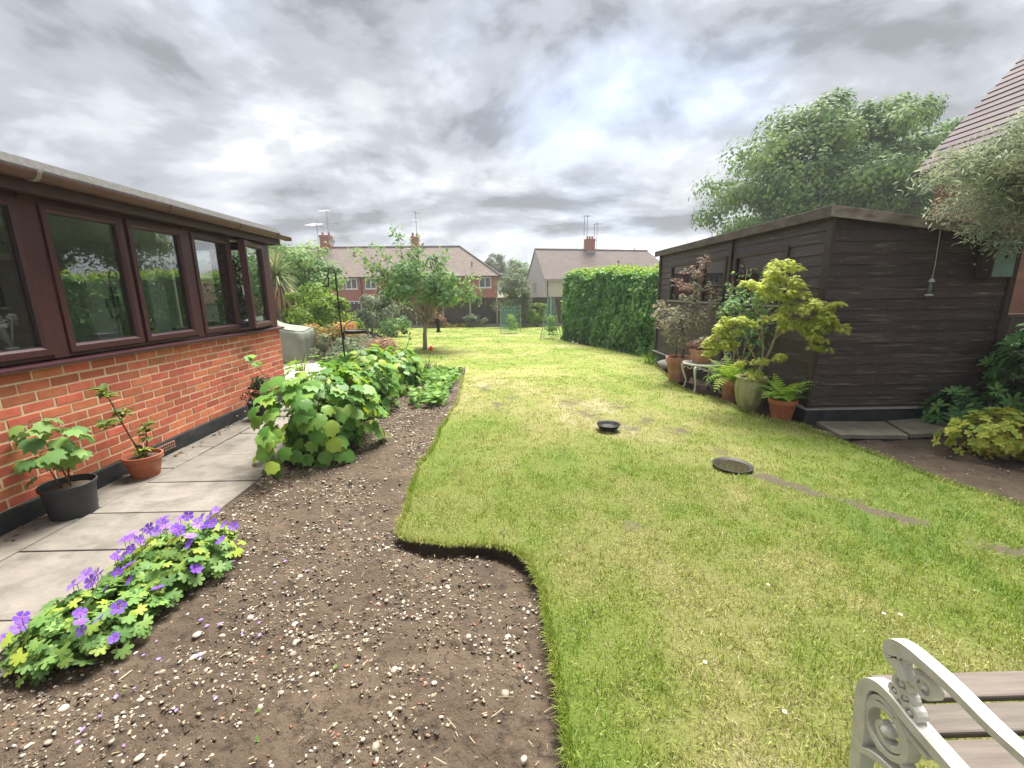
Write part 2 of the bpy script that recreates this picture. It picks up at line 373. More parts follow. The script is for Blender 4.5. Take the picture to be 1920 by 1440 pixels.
def grassmat():
    m, nt, N, L = newmat('grass blade')
    out = N('ShaderNodeOutputMaterial'); b = N('ShaderNodeBsdfPrincipled'); t = N('ShaderNodeBsdfTranslucent'); mx = N('ShaderNodeMixShader'); mx.inputs[0].default_value = 0.35
    at = N('ShaderNodeAttribute'); at.attribute_name = 'col'
    b.inputs['Roughness'].default_value = 0.55; b.inputs['Specular IOR Level'].default_value = 0.25
    L(at.outputs['Color'], b.inputs['Base Color']); L(at.outputs['Color'], t.inputs['Color'])
    L(b.outputs[0], mx.inputs[1]); L(t.outputs[0], mx.inputs[2]); L(mx.outputs[0], out.inputs[0])
    return m
MAT['grass'] = grassmat()
def netmat():
    m, nt, N, L = newmat('teal garden netting')
    out = N('ShaderNodeOutputMaterial'); b = N('ShaderNodeBsdfPrincipled'); b.inputs['Base Color'].default_value = (0.25, 0.55, 0.52, 1); b.inputs['Roughness'].default_value = 0.6
    tr = N('ShaderNodeBsdfTransparent'); mx = N('ShaderNodeMixShader')
    mx.inputs[0].default_value = 0.12
    L(tr.outputs[0], mx.inputs[1]); L(b.outputs[0], mx.inputs[2]); L(mx.outputs[0], out.inputs[0])
    return m
MAT['net'] = netmat()
# ------------------------------------------------------------------ ground
def zg(y):
    y = np.asarray(y, float)
    return np.where(y < 7, 0.0, -0.03 * (y - 7))
def zgf(y): return 0.0 if y < 7 else -0.03 * (y - 7)

def ground():
    ys = [-80, -20, 7, 28.2, 50, 90, 900]; zs = [-0.22, -0.22, -0.22, -0.86, -1.3, -1.3, -1.3]
    mb = MB()
    for i in range(len(ys) - 1):
        mb.add([(-900, ys[i], zs[i]), (900, ys[i], zs[i]), (900, ys[i + 1], zs[i + 1]), (-900, ys[i + 1], zs[i + 1])], [(0, 1, 2, 3)])
    m = pmat('rough ground', (0.11, 0.13, 0.05), 0.95, (0.15, 0.12, 0.075), 1.2, detail=8)
    tag(mb.build('ground', m), kind='structure')
ground()

LAWN = [(0.22, -1.5), (0.22, 0.6), (0.205, 1.12), (0.20, 1.6), (0.175, 2.02), (0.135, 2.22), (0.05, 2.34), (-0.09, 2.395), (-0.35, 2.43), (-0.60, 2.475), (-0.69, 2.53), (-0.715, 2.62),
        (-0.735, 2.85), (-0.76, 3.28), (-0.785, 3.67), (-0.75, 4.0), (-0.74, 4.34), (-0.76, 4.75), (-0.73, 5.09), (-0.69, 5.6), (-0.67, 6.04), (-0.72, 7.0), (-0.82, 8.79),
        (-2.1, 8.95), (-2.5, 9.7), (-2.7, 11.5), (-3.4, 14), (-4.4, 17), (-5.6, 20), (-7.4, 24), (-9.2, 27.75), (5.2, 27.75), (4.2, 24), (3.1, 19.5), (2.3, 17.2), (2.3, 16), (3.0, 13.4), (3.62, 10.6),
        (3.35, 9.2), (3.1, 7.9), (2.9, 6.9), (2.91, 6.3), (3.09, 5.83), (3.15, 5.27), (3.23, 4.91), (3.44, 4.66), (3.47, 4.22), (3.51, 3.86), (3.6, 3.26), (3.72, 2.73), (3.95, 1.8), (4.4, 0.2), (4.6, -1.5)]
LP = np.array(LAWN)
def in_lawn(x, y, poly=LP):
    c = np.zeros(x.shape, bool); n = len(poly); j = n - 1
    for i in range(n):
        xi, yi = poly[i]; xj, yj = poly[j]
        c ^= ((yi > y) != (yj > y)) & (x < (xj - xi) * (y - yi) / (yj - yi + 1e-12) + xi); j = i
    return c
def seg_dist(x, y, pts):
    d = np.full(x.shape, 9e9)
    for (ax, ay), (bx, by) in zip(pts[:-1], pts[1:]):
        vx, vy = bx - ax, by - ay; t = np.clip(((x - ax) * vx + (y - ay) * vy) / (vx * vx + vy * vy + 1e-12), 0, 1)
        d = np.minimum(d, np.hypot(x - ax - t * vx, y - ay - t * vy))
    return d
TRACK = [(2.07, 3.36), (2.23, 3.25), (2.41, 3.0), (2.65, 2.7), (2.82, 2.49), (2.97, 2.27), (3.2, 2.0)]
BARE = [(1.08, 5.32, .16), (1.30, 4.95, .14), (1.46, 4.73, .15), (1.98, 4.61, .16), (0.85, 2.64, .07), (-0.03, 5.79, .15), (0.1, 6.2, .12), (1.75, 4.95, .12), (2.12, 3.9, .08), (-0.3, 7.0, .15), (0.95, 5.9, .2), (1.55, 5.6, .15)]
def bareness(x, y):
    n = fbm(x * 9, y * 9, 3, 5); f = fbm(x * 30, y * 30, 2, 15)
    w = 0.050 + 0.20 * (n - 0.45) + 0.10 * (f - .5)
    b = np.clip((w - seg_dist(x, y, TRACK)) / 0.07 + 0.5, 0, .95) * np.clip((vnoise(x * 3.3 + 1, y * 3.3, 9) - .18) * 4, 0, 1)
    for (cx, cy, r_) in BARE:
        d = np.hypot((x - cx), (y - cy) * 0.75) / r_ + (n - 0.5) * 2.4 + (f - .5) * 1.4
        b = np.maximum(b, np.clip((1.0 - d) * 1.1, 0, 1) * 0.85)
    return np.clip(b, 0, 1)
def dryness(x, y):
    d = fbm(x * 1.1 + 4, y * 0.8, 4, 21) * 0.80 + fbm(x * 5, y * 4, 3, 31) * 0.62 - 0.26
    for (cx, cy, r_, a) in [(1.5, 5.1, 1.1, .30), (-0.1, 7.3, 1.3, .22), (1.6, 3.2, .6, .12), (1.2, 9.0, 2.5, .16), (1.9, 2.4, .5, .08), (1.0, 1.7, .45, .08), (0.2, 5.8, .9, .2)]:
        d = d + a * np.exp(-((x - cx) ** 2 + (y - cy) ** 2) / r_ ** 2)
    far = np.clip((y - 8) / 6, 0, 1)
    d = d + far * (0.04 + 0.09 * np.sin(y * 2.6 + 0.25 * x + 2.2 * vnoise(x * .25, y * .4, 3)))
    return np.clip(d, 0, 1)
C_LUSH = np.array((0.140, 0.255, 0.024)); C_MID = np.array((0.270, 0.345, 0.052)); C_DRY = np.array((0.425, 0.405, 0.135)); C_STRAW = np.array((0.55, 0.505, 0.28)); C_SOIL = np.array((0.095, 0.072, 0.050))
def lawn_col(x, y, jitter=None):
    d = dryness(x, y)
    if jitter is not None: d = np.clip(d + jitter, 0, 1)
    d = d[:, None]
    c = np.where(d < 0.42, C_LUSH + (C_MID - C_LUSH) * (d / 0.42), np.where(d < 0.78, C_MID + (C_DRY - C_MID) * ((d - 0.42) / 0.36), C_DRY + (C_STRAW - C_DRY) * ((d - 0.78) / 0.22)))
    return c

def lawn():
    # densify boundary, wobble it a little
    b = []
    n = len(LAWN)
    for i in range(n):
        a = np.array(LAWN[i]); c = np.array(LAWN[(i + 1) % n]); L_ = np.linalg.norm(c - a); dist = max(0.5, np.hypot(*((a + c) / 2)))
        k = max(1, int(L_ / (0.035 * dist)))
        for t in range(k): b.append(a + (c - a) * t / k)
    b = np.array(b)
    w = 0.045
    b = b + np.stack([(fbm(b[:, 0] * 11, b[:, 1] * 11, 3, 2) - .5) * w, (fbm(b[:, 0] * 11, b[:, 1] * 11, 3, 3) - .5) * w], 1)
    nb = len(b)
    pts = [Vector(p) for p in b]
    gx = []
    y = 0.3
    while y < 27.6:
        s = 0.035 + 0.028 * y
        xs = np.arange(-9.2, 5.2, s); xs = xs + RNG.uniform(-.2, .2, len(xs)) * s
        yy = np.full(len(xs), y) + RNG.uniform(-.2, .2, len(xs)) * s
        keep = in_lawn(xs, yy) & (np.abs(xs) < 1.6 * yy + 1.5)
        gx += [Vector((a, c)) for a, c in zip(xs[keep], yy[keep])]
        y += s
    for (cx, cy, r_) in BARE + [(TRACK[i][0] + (TRACK[i + 1][0] - TRACK[i][0]) * t, TRACK[i][1] + (TRACK[i + 1][1] - TRACK[i][1]) * t, .16) for i in range(len(TRACK) - 1) for t in (0, .5)]:
        q = RNG.uniform(-1, 1, (420, 2)) * r_ * 1.6 + np.array((cx, cy)); q = q[in_lawn(q[:, 0], q[:, 1])]; gx += [Vector((a, c)) for a, c in q]      # finer turf round the worn spots
    pts += gx
    res = delaunay_2d_cdt(pts, [(i, (i + 1) % nb) for i in range(nb)], [], 1, 1e-5)
    V = np.array([(p.x, p.y) for p in res[0]]); F = np.array([f for f in res[2] if len(f) == 3])
    z = zg(V[:, 1]) + (fbm(V[:, 0] * 2.5, V[:, 1] * 2.5, 3, 8) - 0.5) * 0.03
    col = lawn_col(V[:, 0], V[:, 1]) * (0.42 + 0.28 * np.clip((V[:, 1:2] - 3) / 5, 0, 1))  # turf colour darkened to stand in for shade between the blades
    br = bareness(V[:, 0], V[:, 1])[:, None]; col = col * (1 - br) + C_SOIL * br
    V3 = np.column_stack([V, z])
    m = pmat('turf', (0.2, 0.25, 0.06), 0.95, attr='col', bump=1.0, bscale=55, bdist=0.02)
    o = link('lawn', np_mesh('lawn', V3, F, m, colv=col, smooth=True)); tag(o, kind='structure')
    # cut edge
    mb = MB()
    z0 = zg(b[:, 1]) + (fbm(b[:, 0] * 2.5, b[:, 1] * 2.5, 3, 8) - 0.5) * 0.03
    for i in range(nb):
        j = (i + 1) % nb
        if b[i][1] < -1.4 and b[j][1] < -1.4: continue
        p, q = b[i], b[j]
        nrm = np.array((q[1] - p[1], -(q[0] - p[0]))); nrm = nrm / (np.linalg.norm(nrm) + 1e-9) * 0.018
        mb.add([(p[0], p[1], z0[i]), (q[0], q[1], z0[j]), (q[0] + nrm[0] * .6, q[1] + nrm[1] * .6, z0[j] - .05), (p[0] + nrm[0] * .6, p[1] + nrm[1] * .6, z0[i] - .05)], [(0, 1, 2, 3)])
        mb.add([(p[0] + nrm[0] * .6, p[1] + nrm[1] * .6, z0[i] - .05), (q[0] + nrm[0] * .6, q[1] + nrm[1] * .6, z0[j] - .05), (q[0], q[1], z0[j] - .14), (p[0], p[1], z0[i] - .14)], [(0, 1, 2, 3)])
    mb.build('cut_edge', MAT['soil_dark'], o)
    return o, b, z0
LAWN_O, LB, LZ = lawn()

def blades(x, y, z, h, w, col, lean=0.6, seg2=True, dirx=None):
    n = len(x); a = RNG.uniform(0, 2 * np.pi, n); la = RNG.uniform(0, 2 * np.pi, n) if dirx is None else dirx
    l = np.abs(RNG.normal(0, lean, n)).clip(0, 1.5)
    px, py = np.cos(a) * w / 2, np.sin(a) * w / 2
    lx, ly = np.cos(la), np.sin(la)
    B = np.stack([x, y, z], 1)
    W = np.stack([px, py, np.zeros(n)], 1)
    mid = B + np.stack([lx * np.sin(l * .5) * h * .5, ly * np.sin(l * .5) * h * .5, np.cos(l * .5) * h * .5], 1)
    tip = mid + np.stack([lx * np.sin(l * 1.3) * h * .5, ly * np.sin(l * 1.3) * h * .5, np.cos(l * 1.3).clip(-.3) * h * .5], 1)
    if seg2:
        V = np.stack([B - W, B + W, mid - W * .75, mid + W * .75, tip], 1).reshape(-1, 3)
        i = np.arange(n)[:, None] * 5
        return V, [i + np.array([[0, 1, 3, 2]]), i + np.array([[2, 3, 4]])], np.repeat(col, 5, 0)
    V = np.stack([B - W, B + W, tip], 1).reshape(-1, 3); i = np.arange(n)[:, None] * 3
    return V, [i + np.array([[0, 1, 2]])], np.repeat(col, 3, 0)

def grass():
    #        y0   y1  tufts blades width height spread
    bands = [(0.35, 1.5, 2100, 9, .0034, .040, .015), (1.5, 2.4, 1600, 9, .0037, .038, .017), (2.4, 3.5, 1050, 9, .0044, .034, .020), (3.5, 5, 700, 8, .0056, .030, .024), (5, 8, 430, 7, .0080, .026, .032), (8, 13, 190, 6, .014, .025, .045), (13, 20, 80, 5, .024, .027, .06), (20, 27.7, 45, 5, .036, .028, .08)]
    for bi, (y0, y1, den, nb, w, h, sp) in enumerate(bands):
        x0 = max(-9.3, -1.5 * y1 - .6); x1 = min(5, 1.5 * y1 + .7)
        n = int((x1 - x0) * (y1 - y0) * den)
        tx = RNG.uniform(x0, x1, n); ty = RNG.uniform(y0, y1, n)
        k = in_lawn(tx, ty) & (np.abs(tx) < 1.5 * ty + .7); tx, ty = tx[k], ty[k]
        k = RNG.random(len(tx)) < 0.45 + 1.0 * fbm(tx * 6, ty * 6, 3, 77).clip(0, 1); tx, ty = tx[k], ty[k]
        tj = RNG.normal(0, .16, len(tx)); th = RNG.uniform(.55, 1.35, len(tx)); ta = RNG.uniform(0, 6.28, len(tx))
        x = np.repeat(tx, nb); y = np.repeat(ty, nb); n = len(x)
        ox = RNG.normal(0, sp, n); oy = RNG.normal(0, sp, n); x = x + ox; y = y + oy
        jit = np.repeat(tj, nb) + RNG.normal(-.04, .16, n) + (RNG.random(n) < .14) * .45
        hh = h * np.repeat(th, nb) * RNG.uniform(.4, 1.25, n); dr = np.where(RNG.random(n) < .7, np.arctan2(oy, ox) + RNG.normal(0, .6, n), np.repeat(ta, nb))
        k = in_lawn(x, y) & (RNG.random(n) > bareness(x, y) * 1.02); x, y, jit, hh, dr = x[k], y[k], jit[k], hh[k], dr[k]; n = len(x)
        col = lawn_col(x, y, jit) * RNG.uniform(0.70, 1.32, (n, 1))
        z = zg(y) + (fbm(x * 2.5, y * 2.5, 3, 8) - 0.5) * 0.03 - .004
        V, F, C = blades(x, y, z, hh, w * RNG.uniform(.6, 1.3, n), col, 0.95, seg2=bi < 5, dirx=dr)
        o = link('grass', np_mesh('grass', V, F, MAT['grass'], colv=C), LAWN_O); o['kind'] = 'stuff'
    # longer fringe hanging over the cut edge
    xs, ys, zs, dr = [], [], [], []
    for i in range(len(LB)):
        p, q = LB[i], LB[(i + 1) % len(LB)]
        d = q - p; L_ = np.linalg.norm(d); dist = max(.6, np.hypot(*p))
        if p[1] < 0.3 or dist > 14 or L_ < 1e-6: continue
        k = int(L_ * min(2200, 3600 / dist) * (.35 + 1.3 * float(vnoise(np.array([p[0] * 13]), np.array([p[1] * 13]), 6)[0])))
        t = RNG.random(k); c = p + d * t[:, None]; nrm = np.array((-d[1], d[0])) / L_
        off = RNG.uniform(-.006, .03, k)
        c = c - nrm * off[:, None]
        xs.append(c[:, 0]); ys.append(c[:, 1]); zs.append(np.full(k, LZ[i] - .006)); dr.append(np.arctan2(nrm[1], nrm[0]) + RNG.normal(0, .8, k))
    x = np.concatenate(xs); y = np.concatenate(ys); z = np.concatenate(zs); dr = np.concatenate(dr); n = len(x)
    col = lawn_col(x, y, RNG.normal(.04, .2, n)) * RNG.uniform(.8, 1.2, (n, 1))
    V, F, C = blades(x, y, z, RNG.uniform(.02, .075, n), .0022 + .0009 * np.hypot(x, y), col, 1.0, True, dr)
    o = link('grass_fringe', np_mesh('grass_fringe', V, F, MAT['grass'], colv=C), LAWN_O); o['kind'] = 'stuff'
grass()

# ------------------------------------------------------------------ soil bed between path and lawn
def soil_z(x, y):
    z = -0.052 + 0.034 * np.clip((-1.5 - x) / .6, 0, 1) + 0.020 * (fbm(x * 2.2, y * 2.2, 3, 41) - .5) * 2 + 0.016 * (fbm(x * 10, y * 10, 3, 43) - .5) * 2
    c = fbm(x * 34, y * 34, 3, 47)
    z = z + 0.024 * np.clip(c - .47, 0, 1) * 2 + 0.014 * (fbm(x * 5, y * 5, 2, 44) - .5) * 2 + 0.006 * (vnoise(x * 90, y * 90, 49) - .5)
    e = seg_dist(x, y, LAWN[1:23]); z = z - 0.025 * np.exp(-(e / 0.07) ** 2)
    return z + zg(y)
def soil():
    ys = [0.3]
    while ys[-1] < 9.0: ys.append(ys[-1] + 0.0075 * max(1, ys[-1]) ** 0.9)
    ys = np.array(ys); xs = np.arange(-2.14, 0.40, 0.0105)
    X, Y = np.meshgrid(xs, ys); Z = soil_z(X.ravel(), Y.ravel())
    V = np.column_stack([X.ravel(), Y.ravel(), Z]); nx = len(xs); ny = len(ys)
    i = (np.arange(ny - 1)[:, None] * nx + np.arange(nx - 1)[None]).ravel()[:, None]
    F = i + np.array([[0, 1, nx + 1, nx]])
    o = link('soil_bed', np_mesh('soil_bed', V, F, MAT['soil'], smooth=True)); tag(o, kind='structure')
    return o
SOIL = soil()

def pebble_meshes(k, mat, seed=0):
    out = []
    for q in range(k):
        bm = bmesh.new(); bmesh.ops.create_icosphere(bm, subdivisions=2 if q < 3 else 1, radius=1)
        rr = random.Random(seed + q); ax = Vector((rr.uniform(.8, 1.3), rr.uniform(.6, 1.0), rr.uniform(.35, .65)))
        cuts = [(Vector((rr.gauss(0, 1), rr.gauss(0, 1), rr.gauss(0, 1))).normalized(), rr.uniform(.55, .85)) for _ in range(5)]
        for v in bm.verts:
            for nn, d in cuts:
                e = v.co.dot(nn)
                if e > d: v.co -= nn * (e - d) * .9
            v.co = Vector((v.co.x * ax.x, v.co.y * ax.y, v.co.z * ax.z))
        me = bpy.data.meshes.new('stone'); bm.to_mesh(me); bm.free()
        me.polygons.foreach_set('use_smooth', [True] * len(me.polygons)); me.materials.append(mat)
        out.append(me)
    return out
STONES = pebble_meshes(6, MAT['stone'], 3)
def scatter_stones():
    cnt = 0
    # loose stones one can pick out
    while cnt < 295:
        y = 0.55 + 5.5 * rnd() ** 2.0; x = ru(-2.0, 0.15)
        if abs(x) > 1.28 * y + .1 or bool(in_lawn(np.array([x - .03, x + .03]), np.array([y, y])).any()): continue
        dens = float(fbm(np.array([x * 2.4]), np.array([y * 2.4]), 3, 61)[0])
        if rnd() > 0.10 + 1.6 * max(0, dens - .38) * 2: continue
        s = (0.0075 + 0.0125 * rnd() ** 2.2) * (1 + .10 * y)
        z = float(soil_z(np.array([x]), np.array([y]))[0])
        M = Matrix.Translation((x, y, z + s * .08)) @ Matrix.Rotation(ru(0, 6.28), 4, 'Z') @ Matrix.Rotation(ru(-.5, .5), 4, 'X') @ Matrix.Diagonal((s, s, s, 1))
        copyobj(random.choice(STONES), 'stone', M, SOIL); cnt += 1
    # countless grit
    n = 62000
    y = .4 + 8.3 * RNG.random(n) ** 1.7; x = RNG.uniform(-2.1, .3, n)
    k = ~in_lawn(x - .01, y) & (fbm(x * 2.4, y * 2.4, 3, 61) + RNG.normal(0, .11, n) > .45) & (np.abs(x) < 1.35 * y + .2)
    x, y = x[k], y[k]; n = len(x)
    s = (.0016 + .0074 * RNG.random(n) ** 2.4) * (1 + .17 * y)
    z = soil_z(x, y) + s * .12
    base = np.array([(1, 0, 0), (-1, 0, 0), (0, 1, 0), (0, -1, 0), (0, 0, 1), (0, 0, -1), (.7, .7, .35), (-.7, .6, .4), (.6, -.75, .3), (-.65, -.7, .4)])
    tris = np.array([(4, 0, 6), (4, 6, 2), (4, 2, 7), (4, 7, 1), (4, 1, 9), (4, 9, 3), (4, 3, 8), (4, 8, 0), (6, 0, 5), (2, 6, 5), (7, 2, 5), (1, 7, 5), (9, 1, 5), (3, 9, 5), (8, 3, 5), (0, 8, 5)])
    nb = len(base)
    P = base[None] * RNG.uniform(.65, 1.2, (n, nb, 1)) * np.stack([s * RNG.uniform(.8, 1.6, n), s * RNG.uniform(.6, 1, n), s * RNG.uniform(.4, .8, n)], 1)[:, None, :]
    a = RNG.uniform(0, 6.28, n); ca, sa = np.cos(a)[:, None], np.sin(a)[:, None]
    P = np.stack([P[:, :, 0] * ca - P[:, :, 1] * sa, P[:, :, 0] * sa + P[:, :, 1] * ca, P[:, :, 2]], 2) + np.stack([x, y, z], 1)[:, None, :]
    pal = np.array([(.46, .41, .32), (.36, .29, .20), (.25, .18, .125), (.085, .062, .045), (.56, .52, .44), (.30, .13, .08), (.13, .098, .07)])
    c = pal[RNG.choice(len(pal), n, p=[.17, .17, .14, .20, .10, .03, .19])] * RNG.uniform(.8, 1.15, (n, 1))
    V = P.reshape(-1, 3); F = (np.arange(n)[:, None, None] * nb + tris[None]).reshape(-1, 3)
    o = link('grit', np_mesh('grit', V, F, MAT['stone_mix'], colv=np.repeat(c, nb, 0)), SOIL); o['kind'] = 'stuff'
    # weed seedlings
    V, F, rv = [], [], []
    for k in range(26):
        y = ru(.9, 6); x = ru(-1.9, .1)
        if abs(x) > 1.2 * y or bool(in_lawn(np.array([x]), np.array([y]))[0]): continue
        z = float(soil_z(np.array([x]), np.array([y]))[0]); r0 = rnd()
        for q in range(random.choice((2, 4, 5))):
            a = ru(0, 6.28); l = ru(.008, .02); w = l * .35; c, s_ = math.cos(a), math.sin(a); b = len(V)
            V += [(x, y, z + .004), (x + c * l * .5 - s_ * w, y + s_ * l * .5 + c * w, z + .012), (x + c * l, y + s_ * l, z + .010), (x + c * l * .5 + s_ * w, y + s_ * l * .5 - c * w, z + .012)]; rv += [r0] * 4; F.append((b, b + 1, b + 2, b + 3))
    o = link('weed_seedlings', np_mesh('weed_seedlings', np.array(V), np.array(F), leafmat('seedling', [(.10, .20, .04), (.2, .32, .06)], .3), rndv=rv), SOIL); o['kind'] = 'stuff'
    # dry stalks and root bits
    n = 900
    y = .45 + 5 * RNG.random(n) ** 1.6; x = RNG.uniform(-2.0, .2, n); k = ~in_lawn(x, y); x, y = x[k], y[k]; n = len(x)
    a = RNG.uniform(0, 6.28, n); l = RNG.uniform(.006, .028, n) * RNG.choice([1, 1, 1, 1, 1, 2.2], n); w = RNG.uniform(.0007, .0015, n) * (1 + .2 * y)
    z = soil_z(x, y) + .006; dx, dy = np.cos(a) * l, np.sin(a) * l
    A = np.stack([x, y, z], 1); Bq = A + np.stack([dx, dy, RNG.uniform(-.003, .012, n)], 1); W = np.stack([-np.sin(a) * w, np.cos(a) * w, np.zeros(n)], 1); up = np.zeros((n, 3)); up[:, 2] = w * 1.3
    V = np.stack([A - W, A + W, A + up, Bq - W, Bq + W, Bq + up], 1).reshape(-1, 3); i = np.arange(n)[:, None] * 6
    F = np.concatenate([i + np.array([[0, 2, 5, 3]]), i + np.array([[2, 1, 4, 5]])])
    c = np.array([(.36, .27, .17), (.22, .15, .09), (.46, .38, .26)])[RNG.choice(3, n)] * RNG.uniform(.8, 1.2, (n, 1))
    o = link('dry_stalks', np_mesh('dry_stalks', V, F, MAT['stone_mix'], colv=np.repeat(c, 6, 0)), SOIL); o['kind'] = 'stuff'
scatter_stones()

# ------------------------------------------------------------------ paved path beside the extension
def path():
    mb = MB(); mb.box(-3.40, -2.12, -2.0, 6.62, -0.09, -0.022)
    p = tag(mb.build('path', MAT['soil_dark']), kind='structure')
    def slab(x0, x1, y0, y1, m='slab', par=p, zt=0.0):
        g = .006; h = zt + ru(-.004, .004)
        b = MB(); j = lambda: ru(-.004, .004)
        t1, t2 = ru(-.003, .003), ru(-.003, .003)
        zb = zt - .04
        b.add([(x0 + g + j(), y0 + g + j(), zb), (x1 - g + j(), y0 + g + j(), zb), (x1 - g + j(), y1 - g + j(), zb), (x0 + g + j(), y1 - g + j(), zb),
               (x0 + g, y0 + g, h), (x1 - g, y0 + g, h + t1), (x1 - g, y1 - g, h + t1 + t2), (x0 + g, y1 - g, h + t2)],
              [(0, 3, 2, 1), (4, 5, 6, 7), (0, 1, 5, 4), (1, 2, 6, 5), (2, 3, 7, 6), (3, 0, 4, 7)])
        b.build('slab', MAT[m], par, bevel=.006)
    xj = -3.04
    cuts = [-2.0, -1.3, -.6, 0.1, .75, 1.3, 1.86, 2.45, 2.92, 3.44, 4.06, 4.74, 5.4, 6.05, 6.62]
    for i in range(len(cuts) - 1):
        slab(xj, -2.115 + ru(-.01, .01), cuts[i], cuts[i + 1])
    cuts = [-2.0, -1.2, -.4, .4, 1.1, 1.72, 2.31, 3.02, 3.75, 4.30, 4.95, 5.62, 6.25, 6.62]
    for i in range(len(cuts) - 1): slab(-3.355, xj, cuts[i], cuts[i + 1])
    # debris along the wall foot
    n = 120; y = RNG.uniform(1.9, 5.4, n); x = -3.35 + np.abs(RNG.normal(0, .10, n)); s = RNG.uniform(.006, .022, n); a = RNG.uniform(0, 6.28, n)
    q = np.array([(-1, -.5, 0), (1, -.35, .3), (1, .45, 0), (-.8, .5, .35)])[None] * s[:, None, None]
    ca, sa = np.cos(a)[:, None], np.sin(a)[:, None]
    P = np.stack([q[:, :, 0] * ca - q[:, :, 1] * sa + x[:, None], q[:, :, 0] * sa + q[:, :, 1] * ca + y[:, None], q[:, :, 2] + .007], 2)
    c = np.array([(.16, .10, .06), (.28, .19, .11), (.09, .06, .04)])[RNG.choice(3, n)]
    o = link('leaf_litter', np_mesh('leaf_litter', P.reshape(-1, 3), np.arange(4 * n).reshape(-1, 4), MAT['stone_mix'], colv=np.repeat(c, 4, 0)), p); o['kind'] = 'stuff'
    # patio beyond the corner
    mb = MB()
    for (x0, x1, y0, y1) in [(-7.2, -2.12, 6.64, 13.2)]:
        k = 12
        for i in range(k):
            a, b_ = y0 + (y1 - y0) * i / k, y0 + (y1 - y0) * (i + 1) / k
            mb.add([(x0, a, zgf(a) - .045), (x1, a, zgf(a) - .045), (x1, b_, zgf(b_) - .045), (x0, b_, zgf(b_) - .045)], [(0, 1, 2, 3)])
    q = tag(mb.build('patio', MAT['soil_dark']), kind='structure')
    for yy in np.arange(6.66, 12.5, .6):
        for xx in np.arange(-7.0, -2.6, .6):
            if xx > -3.0 - (yy - 6.6) * .18: continue
            slab(xx, xx + .6, yy, yy + .6, 'patio', q, zgf(yy) - .002)
    # shrub ground left of the lawn
    mb = MB()
    for a in np.arange(8.5, 28, 1.5):
        b_ = a + 1.5
        mb.add([(-14, a, zgf(a) - .075), (-2, a, zgf(a) - .075), (-2, b_, zgf(b_) - .075), (-14, b_, zgf(b_) - .075)], [(0, 1, 2, 3)])
    tag(mb.build('shrub_border', MAT['soil_dark']), kind='structure')
    # border soil round the shed and in front of it
    nx, ny = 190, 230
    X, Y = np.meshgrid(np.linspace(2.6, 9.0, nx), np.linspace(1.0, 10.5, ny)); x, y = X.ravel(), Y.ravel()
    Z = zg(y) - .05 + .02 * (fbm(x * 2, y * 2, 3, 51) - .5) + .05 * (fbm(x * 12, y * 12, 3, 53) - .5)
    i = (np.arange(ny - 1)[:, None] * nx + np.arange(nx - 1)[None]).ravel()[:, None]
    b = link('shed_border', np_mesh('shed_border', np.column_stack([x, y, Z]), i + np.array([[0, 1, nx + 1, nx]]), MAT['soil_dark'], smooth=True)); tag(b, kind='structure')
    def quadslab(pts, zt):
        m_ = MB(); m_.prism([(p_[0], p_[1], zt - .05) for p_ in pts], (0, 0, .05)); m_.build('slab', MAT['slab_green'], b, bevel=.006)
    quadslab([(3.62, 4.30), (4.32, 4.24), (4.50, 4.74), (3.72, 4.79)], .012)
    quadslab([(4.36, 4.26), (5.15, 4.35), (5.25, 4.86), (4.54, 4.75)], .016)
    # white chippings along the shed foot, and pale bits on the border
    n = 420; t = RNG.random(n)
    x = np.where(t < .45, 3.44 + .25 * RNG.random(n) + .0 * t, RNG.uniform(3.5, 5.6, n)); y = np.where(t < .45, 4.80 - .45 * (x - 3.44) / .25 * RNG.uniform(.6, 1.1, n), RNG.uniform(2.9, 4.35, n))
    k = ~in_lawn(x, y); x, y, t = x[k], y[k], t[k]; n = len(x)
    s = np.where(t < .45, RNG.uniform(.008, .017, n), RNG.uniform(.003, .010, n) * RNG.choice([.6, 1, 1.5], n))
    base = np.array([(1, 0, 0), (-1, 0, 0), (0, 1, 0), (0, -1, 0), (0, 0, .6), (0, 0, -.6)]); tri = np.array([(4, 0, 2), (4, 2, 1), (4, 1, 3), (4, 3, 0), (5, 2, 0), (5, 1, 2), (5, 3, 1), (5, 0, 3)])
    P = base[None] * s[:, None, None] * RNG.uniform(.6, 1.3, (n, 6, 1)) + np.stack([x, y, -.045 + s * .6], 1)[:, None]
    c = np.array([(.45, .41, .34), (.30, .21, .15), (.55, .52, .46), (.14, .10, .07)])[RNG.choice(4, n)]
    o = link('chippings', np_mesh('chippings', P.reshape(-1, 3), (np.arange(n)[:, None, None] * 6 + tri[None]).reshape(-1, 3), MAT['stone_mix'], colv=np.repeat(c, 6, 0)), b); o['kind'] = 'stuff'
path()
